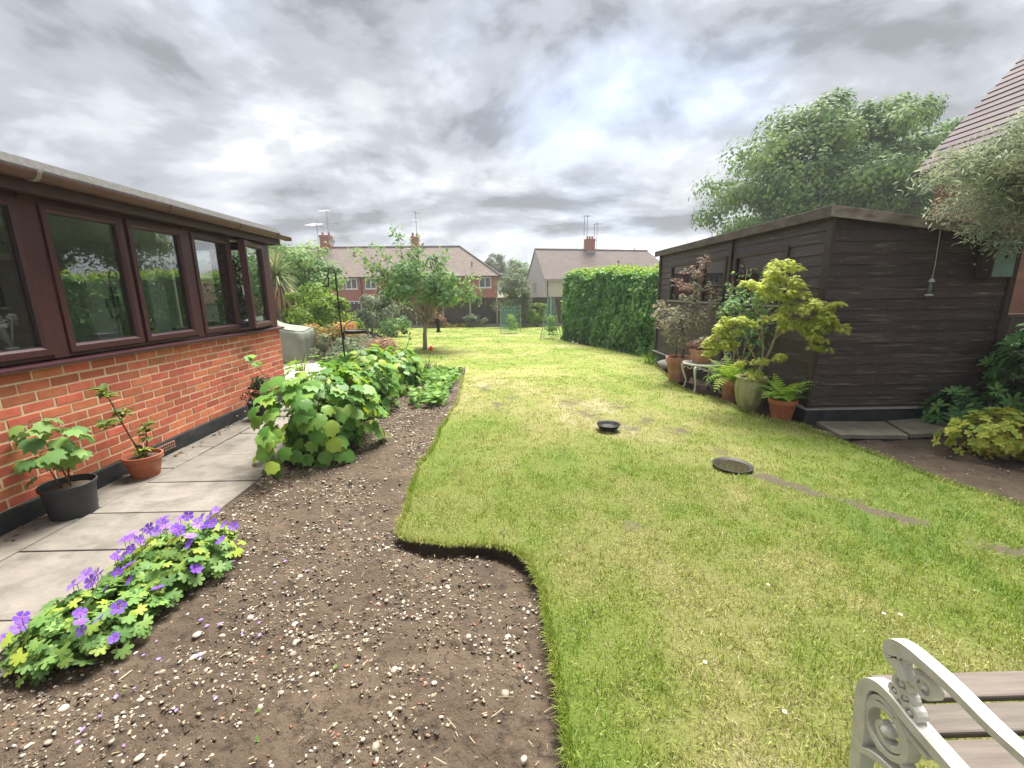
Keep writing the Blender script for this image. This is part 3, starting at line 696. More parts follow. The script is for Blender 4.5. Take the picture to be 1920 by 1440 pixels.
# ------------------------------------------------------------------ brick extension with windows
WX = -3.37
def extension():
    T = thing('garden_room', 'red brick garden room with dark brown framed windows and a flat felt roof', 'building', (WX, 3, 0))
    Y0, Y1 = -1.6, 6.56
    # wall: mortar body with every visible brick proud of it
    mb = MB(); mb.box(WX - .10, WX - .0055, Y0, Y1 - .01, 0.14, 1.04)
    mb.box(-7.3, WX - .10, Y1 - .11, Y1 - .01, .0, 1.04)
    mb.box(-7.4, -7.3, Y0, Y1 - .01, .0, 2.3); mb.box(-7.3, WX - .1, Y0, Y0 + .1, 0, 2.3)
    wall = mb.build('wall', MAT['mortar'], T)
    bm = bmesh.new(); bmesh.ops.create_cube(bm, size=1)
    for v in bm.verts: v.co = Vector((v.co.x * .10, v.co.y * .2135, v.co.z * .0630))
    bmesh.ops.bevel(bm, geom=bm.edges[:], offset=.004, segments=1, affect='EDGES')
    bme = bpy.data.meshes.new('brick'); bm.to_mesh(bme); bm.free(); bme.materials.append(MAT['brick'])
    half = bme.copy(); 
    for v in half.vertices: v.co.y *= .1025 / .215
    rest = MB()
    for c in range(12):
        z = .14 + .0375 + c * .075
        y = Y1 - (.1125 if c % 2 else .0)
        if c % 2:
            copyobj(half, 'brick', Matrix.Translation((WX - .052, Y1 - .0513, z)), wall)
        k = 0
        while y > Y0 + .2:
            yc = y - .1075; y -= .225
            M = Matrix.Translation((WX - .052 + ru(-.0022, .0022), yc + ru(-.002, .002), z + ru(-.0015, .0015))) @ Matrix.Rotation(ru(-.008, .008), 4, 'X')
            if yc > 2.1: copyobj(bme, 'brick', M, wall)
            else:
                b = len(rest.v); rest.v += [tuple(M @ v.co) for v in bme.vertices]; rest.f += [tuple(b + i for i in p.vertices) for p in bme.polygons]; rest.m += [0] * len(bme.polygons)
    rb = rest.build('brickwork', MAT['brick'], wall); rb['kind'] = 'stuff'
    # black plinth
    mb = MB(); mb.box(WX - .12, WX + .012, Y0, Y1, -.05, .137); pl = mb.build('plinth', MAT['bitumen'], T, bevel=.006)
    av = MB(); av.box(WX + .012, WX + .020, 3.98, 4.20, .045, .115); ab = av.build('air_brick', pmat('clay air brick', (.42, .24, .17), .9, (.3, .17, .12), 30), T)
    for r_ in range(2):
        for q in range(8):
            h = MB(); h.box(WX + .0195, WX + .0215, 3.995 + q * .025, 4.010 + q * .025, .057 + r_ * .028, .075 + r_ * .028); h.build('vent_slot', MAT['black'], ab)
    for (y, z) in ((3.86, .06), (3.16, .08), (5.25, .06), (5.42, .07), (2.62, .05)):
        s = MB(); s.ball((WX + .014, y, z), (.004, .014, .010), 7, 4); s.build('paint_chip', MAT['mortar'], pl)
    # sill
    mb = MB(); mb.prism([(WX - .14, Y0, 1.045), (WX + .055, Y0, 1.045), (WX + .055, Y0, 1.075), (WX - .14, Y0, 1.092)], (0, Y1 + .05 - Y0, 0))
    mb.build('window_sill', MAT['frame_h'], T, bevel=.006)
    # window band
    ZB, ZT = 1.094, 2.262
    fx0, fx1 = WX - .085, WX - .015
    def vpost(y0, y1, name='mullion', x1=fx1): b = MB(); b.box(fx0, x1, y0, y1, ZB, ZT); return b.build(name, MAT['frame'], T, bevel=.006)
    def hrail(z0, z1): b = MB(); b.box(fx0 + .001, fx1 - .002, Y0, Y1 - .055, z0, z1); return b.build('frame_rail', MAT['frame_h'], T, bevel=.004)
    hrail(ZB, ZB + .03); hrail(ZT - .03, ZT)
    def sash(y0, y1, open_deg=0):
        z0, z1 = ZB + .034, ZT - .034
        ang = R(open_deg); M = Matrix.Identity(4)
        if open_deg: M = Matrix.Translation((WX - .01, y1, 0)) @ Matrix.Rotation(ang, 4, 'Z') @ Matrix.Translation((-(WX - .01), -y1, 0))
        x0, x1, w = WX - .072, WX + .008, .062
        b = MB()
        def mit(y_a, z_a, y_b, z_b, iy_a, iz_a, iy_b, iz_b):
            # one mitred member with a slope down to the glass
            P = [(x0, y_a, z_a), (x0, y_b, z_b), (x0, iy_b, iz_b), (x0, iy_a, iz_a), (x1, y_a, z_a), (x1, y_b, z_b), (x1 - .018, iy_b, iz_b), (x1 - .018, iy_a, iz_a)]
            k = .72
            P2 = [(x1, y_a + (iy_a - y_a) * k, z_a + (iz_a - z_a) * k), (x1, y_b + (iy_b - y_b) * k, z_b + (iz_b - z_b) * k)]
            b.add([M @ Vector(p) for p in P + P2], [(0, 1, 2, 3), (4, 8, 9, 5), (8, 7, 6, 9), (0, 4, 5, 1), (3, 2, 6, 7), (1, 5, 9, 6, 2), (0, 3, 7, 8, 4)])
        i0, i1, j0, j1 = y0 + w, y1 - w, z0 + w, z1 - w
        mit(y0, z0, y1, z0, i0, j0, i1, j0); mit(y1, z1, y0, z1, i1, j1, i0, j1); mit(y0, z1, y0, z0, i0, j1, i0, j0); mit(y1, z0, y1, z1, i1, j0, i1, j1)
        s = b.build('window_sash', MAT['frame'], T)
        g = MB(); g.box(WX - .036, WX - .030, i0 - .004, i1 + .004, j0 - .004, j1 + .004, M); g.build('pane', MAT['glass'], s)
        k = MB(); t = .007
        for (a, b2, c, d) in ((i0, i1, j0, j0 + t), (i0, i1, j1 - t, j1), (i0, i0 + t, j0 + t, j1 - t), (i1 - t, i1, j0 + t, j1 - t)): k.box(WX - .0295, WX - .016, a, b2, c, d, M)
        k.build('gasket', MAT['gasket'], s)
        h = MB(); h.box(WX - .095, WX - .074, y0 + .018, y0 + .040, 1.55, 1.67, M); h.build('handle', MAT['white_pvc'], s)
        return s
    vpost(Y0, Y0 + .06)
    ys = [(-1.5, -.8), (-.76, -.06), (.06, .76), (.80, 1.50), (1.82, 2.52), (2.56, 3.26), (3.39, 4.09), (4.13, 4.82), (4.94, 5.62), (5.66, 6.36)]
    for k, (a, b) in enumerate(ys):
        sash(a, b, 12 if k == len(ys) - 1 else 0)
    for a, b in ((-.06, .06), (1.50, 1.82), (3.26, 3.39), (4.82, 4.94)): vpost(a + .004, b - .004, 'mullion', WX - .004)
    for a, b in ((-.80, -.76), (.76, .80), (2.52, 2.56), (4.09, 4.13), (5.62, 5.66)): vpost(a + .003, b - .003, 'mullion', WX - .02)
    vpost(6.372, Y1 - .02, 'corner_post', WX - .005)
    # soffit, fascia, gutter, felt kerb
    FX = WX + .145
    mb = MB(); mb.box(WX - .09, FX, Y0, Y1 - .02, ZT + .004, ZT + .022); mb.build('soffit', MAT['soffit'], T)
    mb = MB(); mb.box(FX, FX + .02, Y0, Y1 + .0, ZT - .012, 2.40); mb.build('fascia', MAT['soffit'], T, bevel=.004)
    mb = MB(); mb.box(-7.3, FX - .002, Y1 - .018, Y1, ZT - .012, 2.40); mb.build('fascia', MAT['soffit'], T)
    g = MB(); n = 10; gx, gz, gr = FX + .078, 2.372, .054
    prof = [(gx + gr * math.cos(math.pi + math.pi * i / n), gz + gr * math.sin(math.pi + math.pi * i / n)) for i in range(n + 1)]
    prof += [(gx + (gr - .005) * math.cos(math.pi * 2 - math.pi * i / n), gz + (gr - .005) * math.sin(math.pi * 2 - math.pi * i / n)) for i in range(n + 1)]
    g.prism([(x, Y0, z) for x, z in prof], (0, Y1 + .12 - Y0, 0)); g.box(gx - .052, gx + .052, Y1 + .118, Y1 + .13, gz - .05, gz); gu = g.build('gutter', MAT['gutter'], T)
    for y in (1.75, 3.17, 4.35, 5.45, 6.3):
        b = MB(); q = .0585
        pr = [(gx + q * math.cos(math.pi + math.pi * i / n), gz + q * math.sin(math.pi + math.pi * i / n)) for i in range(n + 1)] + [(gx + (q - .004) * math.cos(math.pi * 2 - math.pi * i / n), gz + (q - .004) * math.sin(math.pi * 2 - math.pi * i / n)) for i in range(n + 1)]
        b.prism([(x, y - .016, z) for x, z in pr], (0, .032, 0)); b.box(gx + .043, gx + .064, y - .014, y + .014, gz - .004, gz + .008)
        b.build('gutter_bracket', pmat('pale bracket', (.30, .25, .23), .6) if y == 3.17 else MAT['gutter'], gu)
    mb = MB(); ye = Y1 + .02
    mb.prism([(FX + .03, Y0, 2.385), (FX + .03, Y0, 2.415), (FX - .03, Y0, 2.485), (FX - .18, Y0, 2.49), (FX - .28, Y0, 2.44), (-7.4, Y0, 2.44), (-7.4, Y0, 2.40), (FX + .001, Y0, 2.401), (FX + .001, Y0, 2.385)], (0, ye - Y0, 0))
    mb.build('roof', MAT['felt'], T)
    # glazed end wall
    f = MB(); f.box(-7.3, -4.76, Y1 - .10, Y1 - .02, 1.04, 2.285); f.build('end_wall', MAT['plaster'], T)
    for k in range(4, 6):
        x0 = -7.3 + k * .64; x1 = x0 + .62
        f = MB(); f.box(x0, x1, Y1 - .08, Y1 - .02, ZB, ZB + .08); f.box(x0, x1, Y1 - .08, Y1 - .02, ZT - .08, ZT); f.box(x0, x0 + .07, Y1 - .08, Y1 - .02, ZB + .08, ZT - .08); f.box(x1 - .07, x1, Y1 - .08, Y1 - .02, ZB + .08, ZT - .08)
        s_ = f.build('window_sash', MAT['frame'], T, bevel=.005); g = MB(); g.box(x0 + .065, x1 - .065, Y1 - .053, Y1 - .047, ZB + .075, ZT - .075); g.build('pane', MAT['glass'], s_)
    f = MB(); f.box(-7.3, WX - .02, Y1 - .12, Y1 + .05, 1.045, 1.09); f.build('window_sill', MAT['frame_h'], T)
    # room behind the glass
    mb = MB(); mb.box(-7.3, WX - .1, Y0 + .1, Y1 - .11, .0, .02); mb.build('room_floor', MAT['carpet'], T)
    mb = MB(); mb.box(-7.29, WX - .09, Y0 + .1, Y1 - .11, 2.285, 2.31); mb.build('room_ceiling', MAT['plaster'], T)
    mb = MB(); mb.box(-7.29, -7.26, Y0 + .1, Y1 - .11, .02, 2.285); mb.build('room_wall', MAT['plaster'], T)
    mb = MB(); mb.box(WX - .26, WX - .10, Y0 + .1, Y1 - .11, 1.03, 1.06); mb.build('inner_sill', MAT['white_pvc'], T)
    mb = MB(); mb.box(WX - .115, WX - .102, Y0 + .1, Y1 - .11, .02, 1.03); mb.build('inner_lining', MAT['plaster'], T)
extension()

def room_things():
    # white panelled door leaf seen through the glass
    T = thing('cupboard', 'tall white cupboard standing inside the garden room behind the figurine', 'cupboard', (-4.9, 5.3, .02))
    mb = MB(); mb.box(-5.2, -4.65, 4.98, 5.62, .02, 1.76); mb.build('carcass', MAT['interior_white'], T, bevel=.01)
    for a, b in ((4.99, 5.295), (5.305, 5.61)):
        d = MB(); d.box(-4.648, -4.628, a, b, .06, 1.74); dd = d.build('door', MAT['interior_white'], T, bevel=.006)
        h = MB(); yy = 5.27 if a < 5.2 else 5.33; h.box(-4.627, -4.600, yy - .008, yy + .008, 1.42, 1.66); h.build('handle', MAT['black'], dd)
    # dancing figurine with raised lamp
    T = thing('figurine', 'black figurine with one raised arm holding a lantern, on the window sill inside', 'figurine', (-3.55, 4.12, 1.06))
    c = Vector((-3.55, 4.12, 1.06)); P = lambda y, z, x=0: c + Vector((x * 1.25, y * 1.25, z * 1.25))
    b = MB(); b.tube([P(0, 0), P(0, .06), P(.0, .13), P(.005, .18), P(.0, .225), P(-.005, .26), P(-.005, .285), P(-.005, .30)], [.034, .030, .026, .021, .026, .030, .014, .011], 10)
    b.ball(P(-.005, .325), (.020, .020, .025), 9, 6)
    b.tube([P(.02, .26), P(.055, .235), P(.085, .205), P(.08, .15), P(.05, .11)], [.011, .010, .009, .008, .007], 7)
    b.tube([P(-.025, .26), P(-.06, .225), P(-.09, .245), P(-.095, .30)], [.011, .010, .009, .008], 7)
    b.build('body', MAT['black'], T, smooth=True)
    b = MB(); b.lathe([(.012, 0), (.022, .01), (.018, .05), (.024, .055), (.020, .10), (.006, .105)], P(-.095, .30), 10); b.build('lantern', MAT['black'], T)
    b = MB(); b.lathe([(.055, 0), (.055, .012), (.04, .02), (.034, .022)], P(0, -.0), 16); b.build('base', MAT['black'], T)
    # curtain
    T = thing('curtain', 'pale gathered curtain hanging inside the second pane from the open window', 'curtain', (-3.75, 4.55, 1.0))
    n = 60; ys = np.linspace(4.70, 4.90, n); xs = -3.72 + .03 * np.sin(np.arange(n) * .9)
    mb = MB()
    for i in range(n - 1): mb.add([(xs[i], ys[i], .3), (xs[i + 1], ys[i + 1], .3), (xs[i + 1] - .02, ys[i + 1], 2.27), (xs[i] - .02, ys[i], 2.27)], [(0, 1, 2, 3)])
    o = mb.build('cloth', MAT['curtain'], T, smooth=True); md = o.modifiers.new('s', 'SOLIDIFY'); md.thickness = .004
    # pine table and chair near the left pane
    T = thing('pine_table', 'pine table standing inside the garden room near the white flowers', 'table', (-4.2, 3.4, .02))
    b = MB(); b.box(-4.7, -3.75, 2.75, 3.72, .98, 1.02); b.build('table_top', MAT['pine'], T, bevel=.008)
    for x in (-4.64, -3.83):
        for y in (2.82, 3.64): b = MB(); b.box(x - .03, x + .03, y - .03, y + .03, .02, .98); b.build('leg', MAT['pine'], T)
    b = MB(); b.box(-4.62, -3.84, 3.59, 3.615, .88, .975); b.build('apron', MAT['pine'], T)
    T = thing('white_flowers', 'bunch of white blooms on the sill behind the left pane', 'flowers', (-3.55, 3.16, 1.06))
    b = MB(); b.lathe([(.035, 0), (.045, .05), (.03, .12), (.036, .14)], (-3.55, 3.16, 1.06), 14); b.build('vase', MAT['interior_white'], T, smooth=True)
    for i in range(13):
        b = MB(); q = Vector((-3.55 + ru(-.05, .05), 3.16 + ru(-.10, .10), 1.40 + ru(-.08, .09)))
        b.tube([(-3.55, 3.16, 1.19), q], .003, 4)
        for k in range(6):
            a = k * 1.05; b.ball(q + Vector((.014 * math.cos(a), .016 * math.sin(a), ru(-.01, .012))), (.016, .016, .010), 6, 4)
        b.build('bloom', MAT['white_pvc'], T, smooth=True)
    # dark houseplant in the open window
    T = thing('houseplant', 'dark leafy houseplant in a black trough inside the open window', 'houseplant', (-3.58, 5.95, 1.06))
    b = MB(); b.box(-3.68, -3.50, 5.70, 6.16, 1.06, 1.19); b.build('trough', MAT['black_pot'], T, bevel=.008)
    n = 900; p = np.column_stack([RNG.normal(-3.62, .07, n), RNG.uniform(5.68, 6.3, n), 1.22 + .85 * RNG.random(n)])
    d = unit(RNG.normal(0, 1, (n, 3)) + np.array([.5, 0, .3]))
    leaf_cloud('leaves', p, d, RNG.uniform(.03, .055, n), 'oval', MAT['lf_dark'], T)
    b = MB()
    for k in range(6): b.tube([(-3.6, 5.76 + k * .07, 1.18), (-3.62, 5.74 + k * .08, 1.6), (-3.62, 5.72 + k * .09, 2.05)], .006, 5)
    b.build('stems', MAT['bark'], T)
# ------------------------------------------------------------------ foliage kit
SHAPES = {}
def shape(name, V, F): SHAPES[name] = (np.array(V, float), [np.array(f) for f in F])
# x along the leaf, y across, z along its normal
shape('oval', [(0, 0, 0), (.32, .24, .05), (.32, -.24, .05), (.72, .20, .04), (.72, -.20, .04), (1, 0, -.06), (.5, 0, -.02)], [[(0, 6, 1), (0, 2, 6), (1, 6, 3), (2, 4, 6), (3, 6, 5), (4, 5, 6)]])
shape('simple', [(0, 0, 0), (.5, .28, .06), (1, 0, -.05), (.5, -.28, .06)], [[(0, 1, 2), (0, 2, 3)]])
shape('narrow', [(0, 0, 0), (.5, .11, .02), (1, 0, -.10), (.5, -.11, .02)], [[(0, 1, 2), (0, 2, 3)]])
def star(angs, rads, notch):
    V = [(0.0, 0, 0)]
    for i, (a, r_) in enumerate(zip(angs, rads)):
        if i > 0:
            m_ = (angs[i - 1] + a) / 2; V.append((.38 + notch * math.cos(m_), notch * math.sin(m_), .02))
        V.append((.38 + r_ * math.cos(a), r_ * math.sin(a), -.06))
    n = len(V); V.append((.36, 0, .0)); c = n
    F = [(c, 0, 1)] + [(c, i, i + 1) for i in range(1, n - 1)] + [(c, n - 1, 0)]
    return V, [F]
shape('maple', *star([-2.3, -1.45, -.7, 0, .7, 1.45, 2.3], [.36, .52, .60, .62, .60, .52, .36], .16))
def leaf_cloud(name, pos, nrm, size, kind, mat, parent, rv=None, tip=None, kindtag=None):
    """one mesh of many small leaves; nrm: leaf normals; tip: preferred pointing direction"""
    T, Fs = SHAPES[kind]; n = len(pos); k = len(T)
    nz = unit(nrm)
    t = RNG.normal(0, 1, (n, 3)) if tip is None else tip + RNG.normal(0, .35, (n, 3))
    tx = unit(t - nz * (t * nz).sum(1, keepdims=True)); ty = np.cross(nz, tx)
    S = np.asarray(size)[:, None, None]
    V = pos[:, None, :] + S * (T[None, :, 0:1] * tx[:, None] + T[None, :, 1:2] * ty[:, None] + T[None, :, 2:3] * nz[:, None])
    F = [(np.arange(n)[:, None, None] * k + f[None]).reshape(-1, f.shape[1]) for f in Fs]
    if rv is None: rv = RNG.random(n)
    o = link(name, np_mesh(name, V.reshape(-1, 3), F, mat, rndv=np.repeat(rv, k)), parent)
    if kindtag: o['kind'] = kindtag
    return o
def leaf_mesh(name, kind, mat, curl=0.0):
    T, Fs = SHAPES[kind]; V = T.copy(); V[:, 2] -= curl * (V[:, 0] - .3) ** 2 + curl * .6 * V[:, 1] ** 2
    return np_mesh(name, V, [f for f in Fs], mat, smooth=True)
def frame(pos, n, t, s):
    n = Vector(n).normalized(); t = Vector(t); t = t - n * t.dot(n)
    t = t.normalized() if t.length > 1e-5 else n.orthogonal().normalized()
    b = n.cross(t)
    M = Matrix(((t.x, b.x, n.x, pos[0]), (t.y, b.y, n.y, pos[1]), (t.z, b.z, n.z, pos[2]), (0, 0, 0, 1)))
    return M @ Matrix.Diagonal((s, s, s, 1))

G = lambda *c: c
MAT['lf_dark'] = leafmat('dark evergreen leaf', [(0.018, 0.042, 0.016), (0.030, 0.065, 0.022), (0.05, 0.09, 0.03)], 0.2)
MAT['lf_oak'] = leafmat('oak leaf', [(0.085, 0.168, 0.071), (0.132, 0.233, 0.088), (0.186, 0.291, 0.105), (0.233, 0.320, 0.126)], 0.4)
MAT['lf_hedge'] = leafmat('laurel hedge leaf', [(0.070, 0.180, 0.066), (0.133, 0.284, 0.095), (0.219, 0.390, 0.133), (0.375, 0.510, 0.189)], 0.35, rough=0.38)
MAT['lf_hedge_new'] = leafmat('new hedge leaf', [(0.20, 0.32, 0.05), (0.30, 0.42, 0.07)], 0.45)
MAT['lf_apple'] = leafmat('apple leaf', [(0.079, 0.172, 0.070), (0.132, 0.251, 0.094), (0.211, 0.343, 0.118), (0.317, 0.422, 0.140)], 0.4)
MAT['lf_grey'] = leafmat('grey green leaf', [(0.13, 0.17, 0.10), (0.19, 0.23, 0.14), (0.26, 0.29, 0.18)], 0.35)
MAT['lf_silver'] = leafmat('silver leaf', [(0.200, 0.256, 0.168), (0.300, 0.350, 0.228), (0.425, 0.450, 0.300)], 0.35)
MAT['lf_bright'] = leafmat('bright green leaf', [(0.12, 0.22, 0.045), (0.18, 0.30, 0.05), (0.28, 0.38, 0.07)], 0.45)
MAT['lf_gold'] = leafmat('golden leaf', [(0.34, 0.34, 0.06), (0.46, 0.42, 0.08), (0.50, 0.36, 0.10)], 0.4)
MAT['lf_photinia'] = leafmat('orange tipped leaf', [(0.10, 0.16, 0.055), (0.34, 0.30, 0.10), (0.52, 0.30, 0.12), (0.50, 0.24, 0.13)], 0.35)
MAT['lf_pink'] = leafmat('pinkish leaf', [(0.24, 0.19, 0.10), (0.38, 0.22, 0.15), (0.44, 0.26, 0.18)], 0.35)
MAT['lf_maple'] = leafmat('golden maple leaf', [(0.34, 0.44, 0.10), (0.47, 0.54, 0.13), (0.60, 0.62, 0.18)], 0.5)
MAT['lf_redmaple'] = leafmat('bronze maple leaf', [(0.221, 0.234, 0.150), (0.286, 0.299, 0.195), (0.351, 0.351, 0.234), (0.351, 0.234, 0.169)], 0.4)
MAT['lf_redtip'] = leafmat('red maple leaf', [(0.21, 0.13, 0.10), (0.30, 0.19, 0.14), (0.26, 0.25, 0.17)], 0.4)
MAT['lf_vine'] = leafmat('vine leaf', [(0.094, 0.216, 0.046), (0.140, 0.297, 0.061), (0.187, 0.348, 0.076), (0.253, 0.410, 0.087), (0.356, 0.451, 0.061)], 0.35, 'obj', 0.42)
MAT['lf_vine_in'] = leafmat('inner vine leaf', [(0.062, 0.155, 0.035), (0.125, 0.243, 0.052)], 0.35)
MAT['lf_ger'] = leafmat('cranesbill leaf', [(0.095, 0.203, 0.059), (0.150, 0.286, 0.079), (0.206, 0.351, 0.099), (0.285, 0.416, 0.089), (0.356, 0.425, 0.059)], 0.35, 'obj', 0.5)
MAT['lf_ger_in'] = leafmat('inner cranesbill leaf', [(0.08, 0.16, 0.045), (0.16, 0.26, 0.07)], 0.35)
MAT['lf_pot'] = leafmat('pot plant leaf', [(0.115, 0.235, 0.079), (0.182, 0.332, 0.099), (0.288, 0.430, 0.109)], 0.35, 'obj')
MAT['lf_bay'] = leafmat('bronze green leaf', [(0.091, 0.154, 0.048), (0.182, 0.252, 0.060), (0.390, 0.462, 0.084)], 0.3, 'obj')
MAT['lf_fern'] = leafmat('fern frond', [(0.184, 0.330, 0.055), (0.276, 0.440, 0.077), (0.380, 0.506, 0.088)], 0.45, 'obj')
MAT['lf_rhodo'] = leafmat('glossy dark leaf', [(0.053, 0.132, 0.049), (0.097, 0.22, 0.07), (0.176, 0.333, 0.088)], 0.2, 'obj', 0.35)
MAT['lf_euon'] = leafmat('yellow green leaf', [(0.20, 0.28, 0.05), (0.36, 0.42, 0.07), (0.50, 0.52, 0.10)], 0.35, 'obj')
MAT['lf_sword'] = leafmat('sword leaf', [(0.15, 0.21, 0.09), (0.24, 0.29, 0.13), (0.32, 0.35, 0.17)], 0.3)
MAT['lf_deadsword'] = leafmat('dead sword leaf', [(0.36, 0.25, 0.14), (0.46, 0.33, 0.19)], 0.2)
MAT['lf_ground'] = leafmat('strawberry leaf', [(0.10, 0.22, 0.05), (0.17, 0.32, 0.06), (0.26, 0.40, 0.08)], 0.35)

def clumps(center, radii, nclump, nleaf, size, crad, shell=0.55, bottom=-1.0, lump=0.25, up=0.35, seed=0):
    """leaf positions in lumpy clumps through an ellipsoid: uneven outline with gaps"""
    r_ = np.random.default_rng(seed + 5)
    d = unit(r_.normal(0, 1, (nclump * 3, 3))); d = d[d[:, 2] > bottom][:nclump]
    rad = (shell + (1 - shell) * r_.random(len(d)) ** .6) * (1 + lump * (r_.random(len(d)) - .6))
    C = np.array(center) + d * rad[:, None] * np.array(radii)
    idx = r_.integers(0, len(C), nleaf)
    dd = unit(r_.normal(0, 1, (nleaf, 3))); cr = crad * (0.6 + .8 * r_.random(len(C)))
    P = C[idx] + dd * (r_.random(nleaf) ** .45 * cr[idx])[:, None] * np.array([1.15, 1.15, .75])
    nr = unit(dd * 1.2 + d[idx] * .6 + np.array([0, 0, up]) + r_.normal(0, .32, (nleaf, 3)))
    tone = np.clip(.5 + .34 * (r_.random(len(C))[idx] - .5) * 2 + r_.normal(0, .22, nleaf), 0, 1)
    return P, nr, size * r_.uniform(.65, 1.25, nleaf), tone, C
def limb(mb, a, b, r0, r1, wob=.12, k=5, n=7):
    a, b = Vector(a), Vector(b); L_ = (b - a).length; pts = []
    for i in range(k + 1):
        t = i / k; p = a.lerp(b, t)
        if 0 < i < k: p = p + Vector((ru(-1, 1), ru(-1, 1), ru(-.5, .8))) * wob * L_ * .35
        pts.append(p)
    mb.tube(pts, [r0 + (r1 - r0) * i / k for i in range(k + 1)], n)
    return pts
def tree(name, label, base, trunk_top, r0, center, radii, nclump, nleaf, lsize, crad, mat, bark='bark', shape_='oval', seed=0, group=None, bottom=-.8, shell=.5, nlimb=None, lump=.25):
    T = thing(name, label, 'tree', base, group)
    P, N_, S, tone, C = clumps(center, radii, nclump, nleaf, lsize, crad, shell, bottom, lump, seed=seed)
    mb = MB(); limb(mb, base, trunk_top, r0, r0 * .65, .05, 6, 10)
    cs = list(C); random.Random(seed).shuffle(cs)
    for c in cs[:(nlimb or min(len(cs), 34))]:
        q = Vector(trunk_top) + (Vector(base) - Vector(trunk_top)) * ru(0, .25)
        limb(mb, q, c, r0 * .35, r0 * .06, .25, 5, 5)
    mb.build('trunk', MAT[bark], T, smooth=True)
    leaf_cloud('crown', P, N_, S, shape_, MAT[mat], T, tone)
    return T
def shrub(name, label, cat, center, radii, n, lsize, mat, seed=0, group=None, shape_='simple', nclump=26, crad=None, stems=True, z0=None):
    base = (center[0], center[1], zgf(center[1]) - .08 if z0 is None else z0)
    T = thing(name, label, cat, base, group)
    P, N_, S, tone, C = clumps(center, radii, nclump, n, lsize, crad or min(radii) * .42, .45, -.75, .3, seed=seed)
    P[:, 2] = np.maximum(P[:, 2], base[2] + .03)
    leaf_cloud('foliage', P, N_, S, shape_, MAT[mat], T, tone)
    mb = MB()
    for c in C[:12]: limb(mb, Vector(base) + Vector((ru(-.1, .1), ru(-.1, .1), 0)), c, .018, .005, .2, 4, 5)
    mb.build('stems', MAT['bark'], T)
    return T
room_things()
# ------------------------------------------------------------------ fences
def fences():
    T = thing('back_fence', 'dark timber panel fence with concrete posts across the end of the lawn', 'fence', (0, 28, zgf(28)))
    z0, z1 = zgf(28) - .05, 1.22; w = 1.735; x = -14.2; k = 0
    while x < 9:
        zt = z1 - (.30 if x < -5.7 else 0) + ru(-.02, .02)
        p = MB(); p.box(x - .05, x + .05, 27.93, 28.06, z0, zt + .03); p.build('post', MAT['galv'], T)
        g = MB(); g.box(x + .05, x + w - .05, 27.98, 28.02, z0, z0 + .22); g.build('gravel_board', MAT['galv'], T)
        b = MB(); nb = 13
        for i in range(nb):
            a = x + .055 + (w - .11) * i / nb; c = a + (w - .11) / nb - .008
            d = ru(0, .012); b.box(a, c, 27.965 + d, 27.985 + d, z0 + .225, zt - .03 + ru(-.006, .004))
        b.box(x + .052, x + w - .052, 27.955, 28.02, zt - .028, zt)
        b.box(x + .052, x + w - .052, 28.00, 28.03, z0 + .225, zt - .04)
        b.build('panel', MAT['fence'], T); x += w
    T = thing('side_fence', 'weathered grey timber fence behind the covered furniture and the palm', 'fence', (-9.8, 15, -.2))
    y = 7.0
    while y < 27:
        zz = zgf(y)
        p = MB(); p.box(-9.86, -9.76, y - .05, y + .05, zz - .1, zz + 1.62); p.build('post', MAT['galv'], T)
        b = MB()
        for i in range(12):
            a = y + .06 + i * .142; b.box(-9.82 + ru(0, .01), -9.80, a, a + .135, zz, zz + 1.5)
        b.box(-9.83, -9.78, y + .05, y + 1.77, zz + 1.505, zz + 1.53); b.build('panel', MAT['fence'], T); y += 1.82
fences()

# ------------------------------------------------------------------ houses
def windowpart(T, x0, x1, z0, z1, y, nm=2, mat='white_pvc', M=None):
    f = MB(); t = .085; d = .07
    bx = lambda mb, a, b, c, e, g, h: mb.box(a, b, c, e, g, h, M)
    bx(f, x0, x1, y - d, y + .06, z0, z0 + t); bx(f, x0, x1, y - d, y + .06, z1 - t, z1)
    bx(f, x0, x0 + t, y - d, y + .06, z0 + t, z1 - t); bx(f, x1 - t, x1, y - d, y + .06, z0 + t, z1 - t)
    for i in range(1, nm):
        c = x0 + (x1 - x0) * i / nm; bx(f, c - t / 2, c + t / 2, y - d + .004, y + .06, z0 + t, z1 - t)
    fo = f.build('window', MAT[mat], T)
    for i in range(nm):
        a = x0 + (x1 - x0) * i / nm; b = x0 + (x1 - x0) * (i + 1) / nm
        g = MB(); bx(g, a + t * .7, b - t * .7, y - .03, y - .015, z0 + t * .8, z1 - t * .8); g.build('pane', MAT['dark_glass'], fo)
    s = MB(); bx(s, x0 - .06, x1 + .06, y - .14, y + .02, z0 - .07, z0 - .004); s.build('sill', MAT[mat], fo)
def chimney(T, x, y, z0, z1, pots=2, w=.62, d=.42, M=None, name='chimney'):
    b = MB(); b.box(x - w, x + w, y - d, y + d, z0, z1 - .22, M); b.box(x - w - .07, x + w + .07, y - d - .07, y + d + .07, z1 - .22, z1 - .10, M); b.box(x - w - .02, x + w + .02, y - d - .02, y + d + .02, z1 - .10, z1, M)
    c = b.build(name, MAT['brick_far'], T)
    for i in range(pots):
        p = MB(); q = Vector((x - w * .6 + i * 1.2 * w / max(1, pots - 1), y, z1)); q = M @ q if M is not None else q
        p.lathe([(.15, 0), (.12, .06), (.12, .30), (.15, .33), (.10, .34)], q, 10); p.build('chimney_pot', MAT['terracotta'], c)
    l = MB(); l.box(x - w - .03, x + w + .03, y - d - .05, y - d - .005, z0 - .25, z0 + .25, M); l.build('flashing', MAT['concrete'], c)
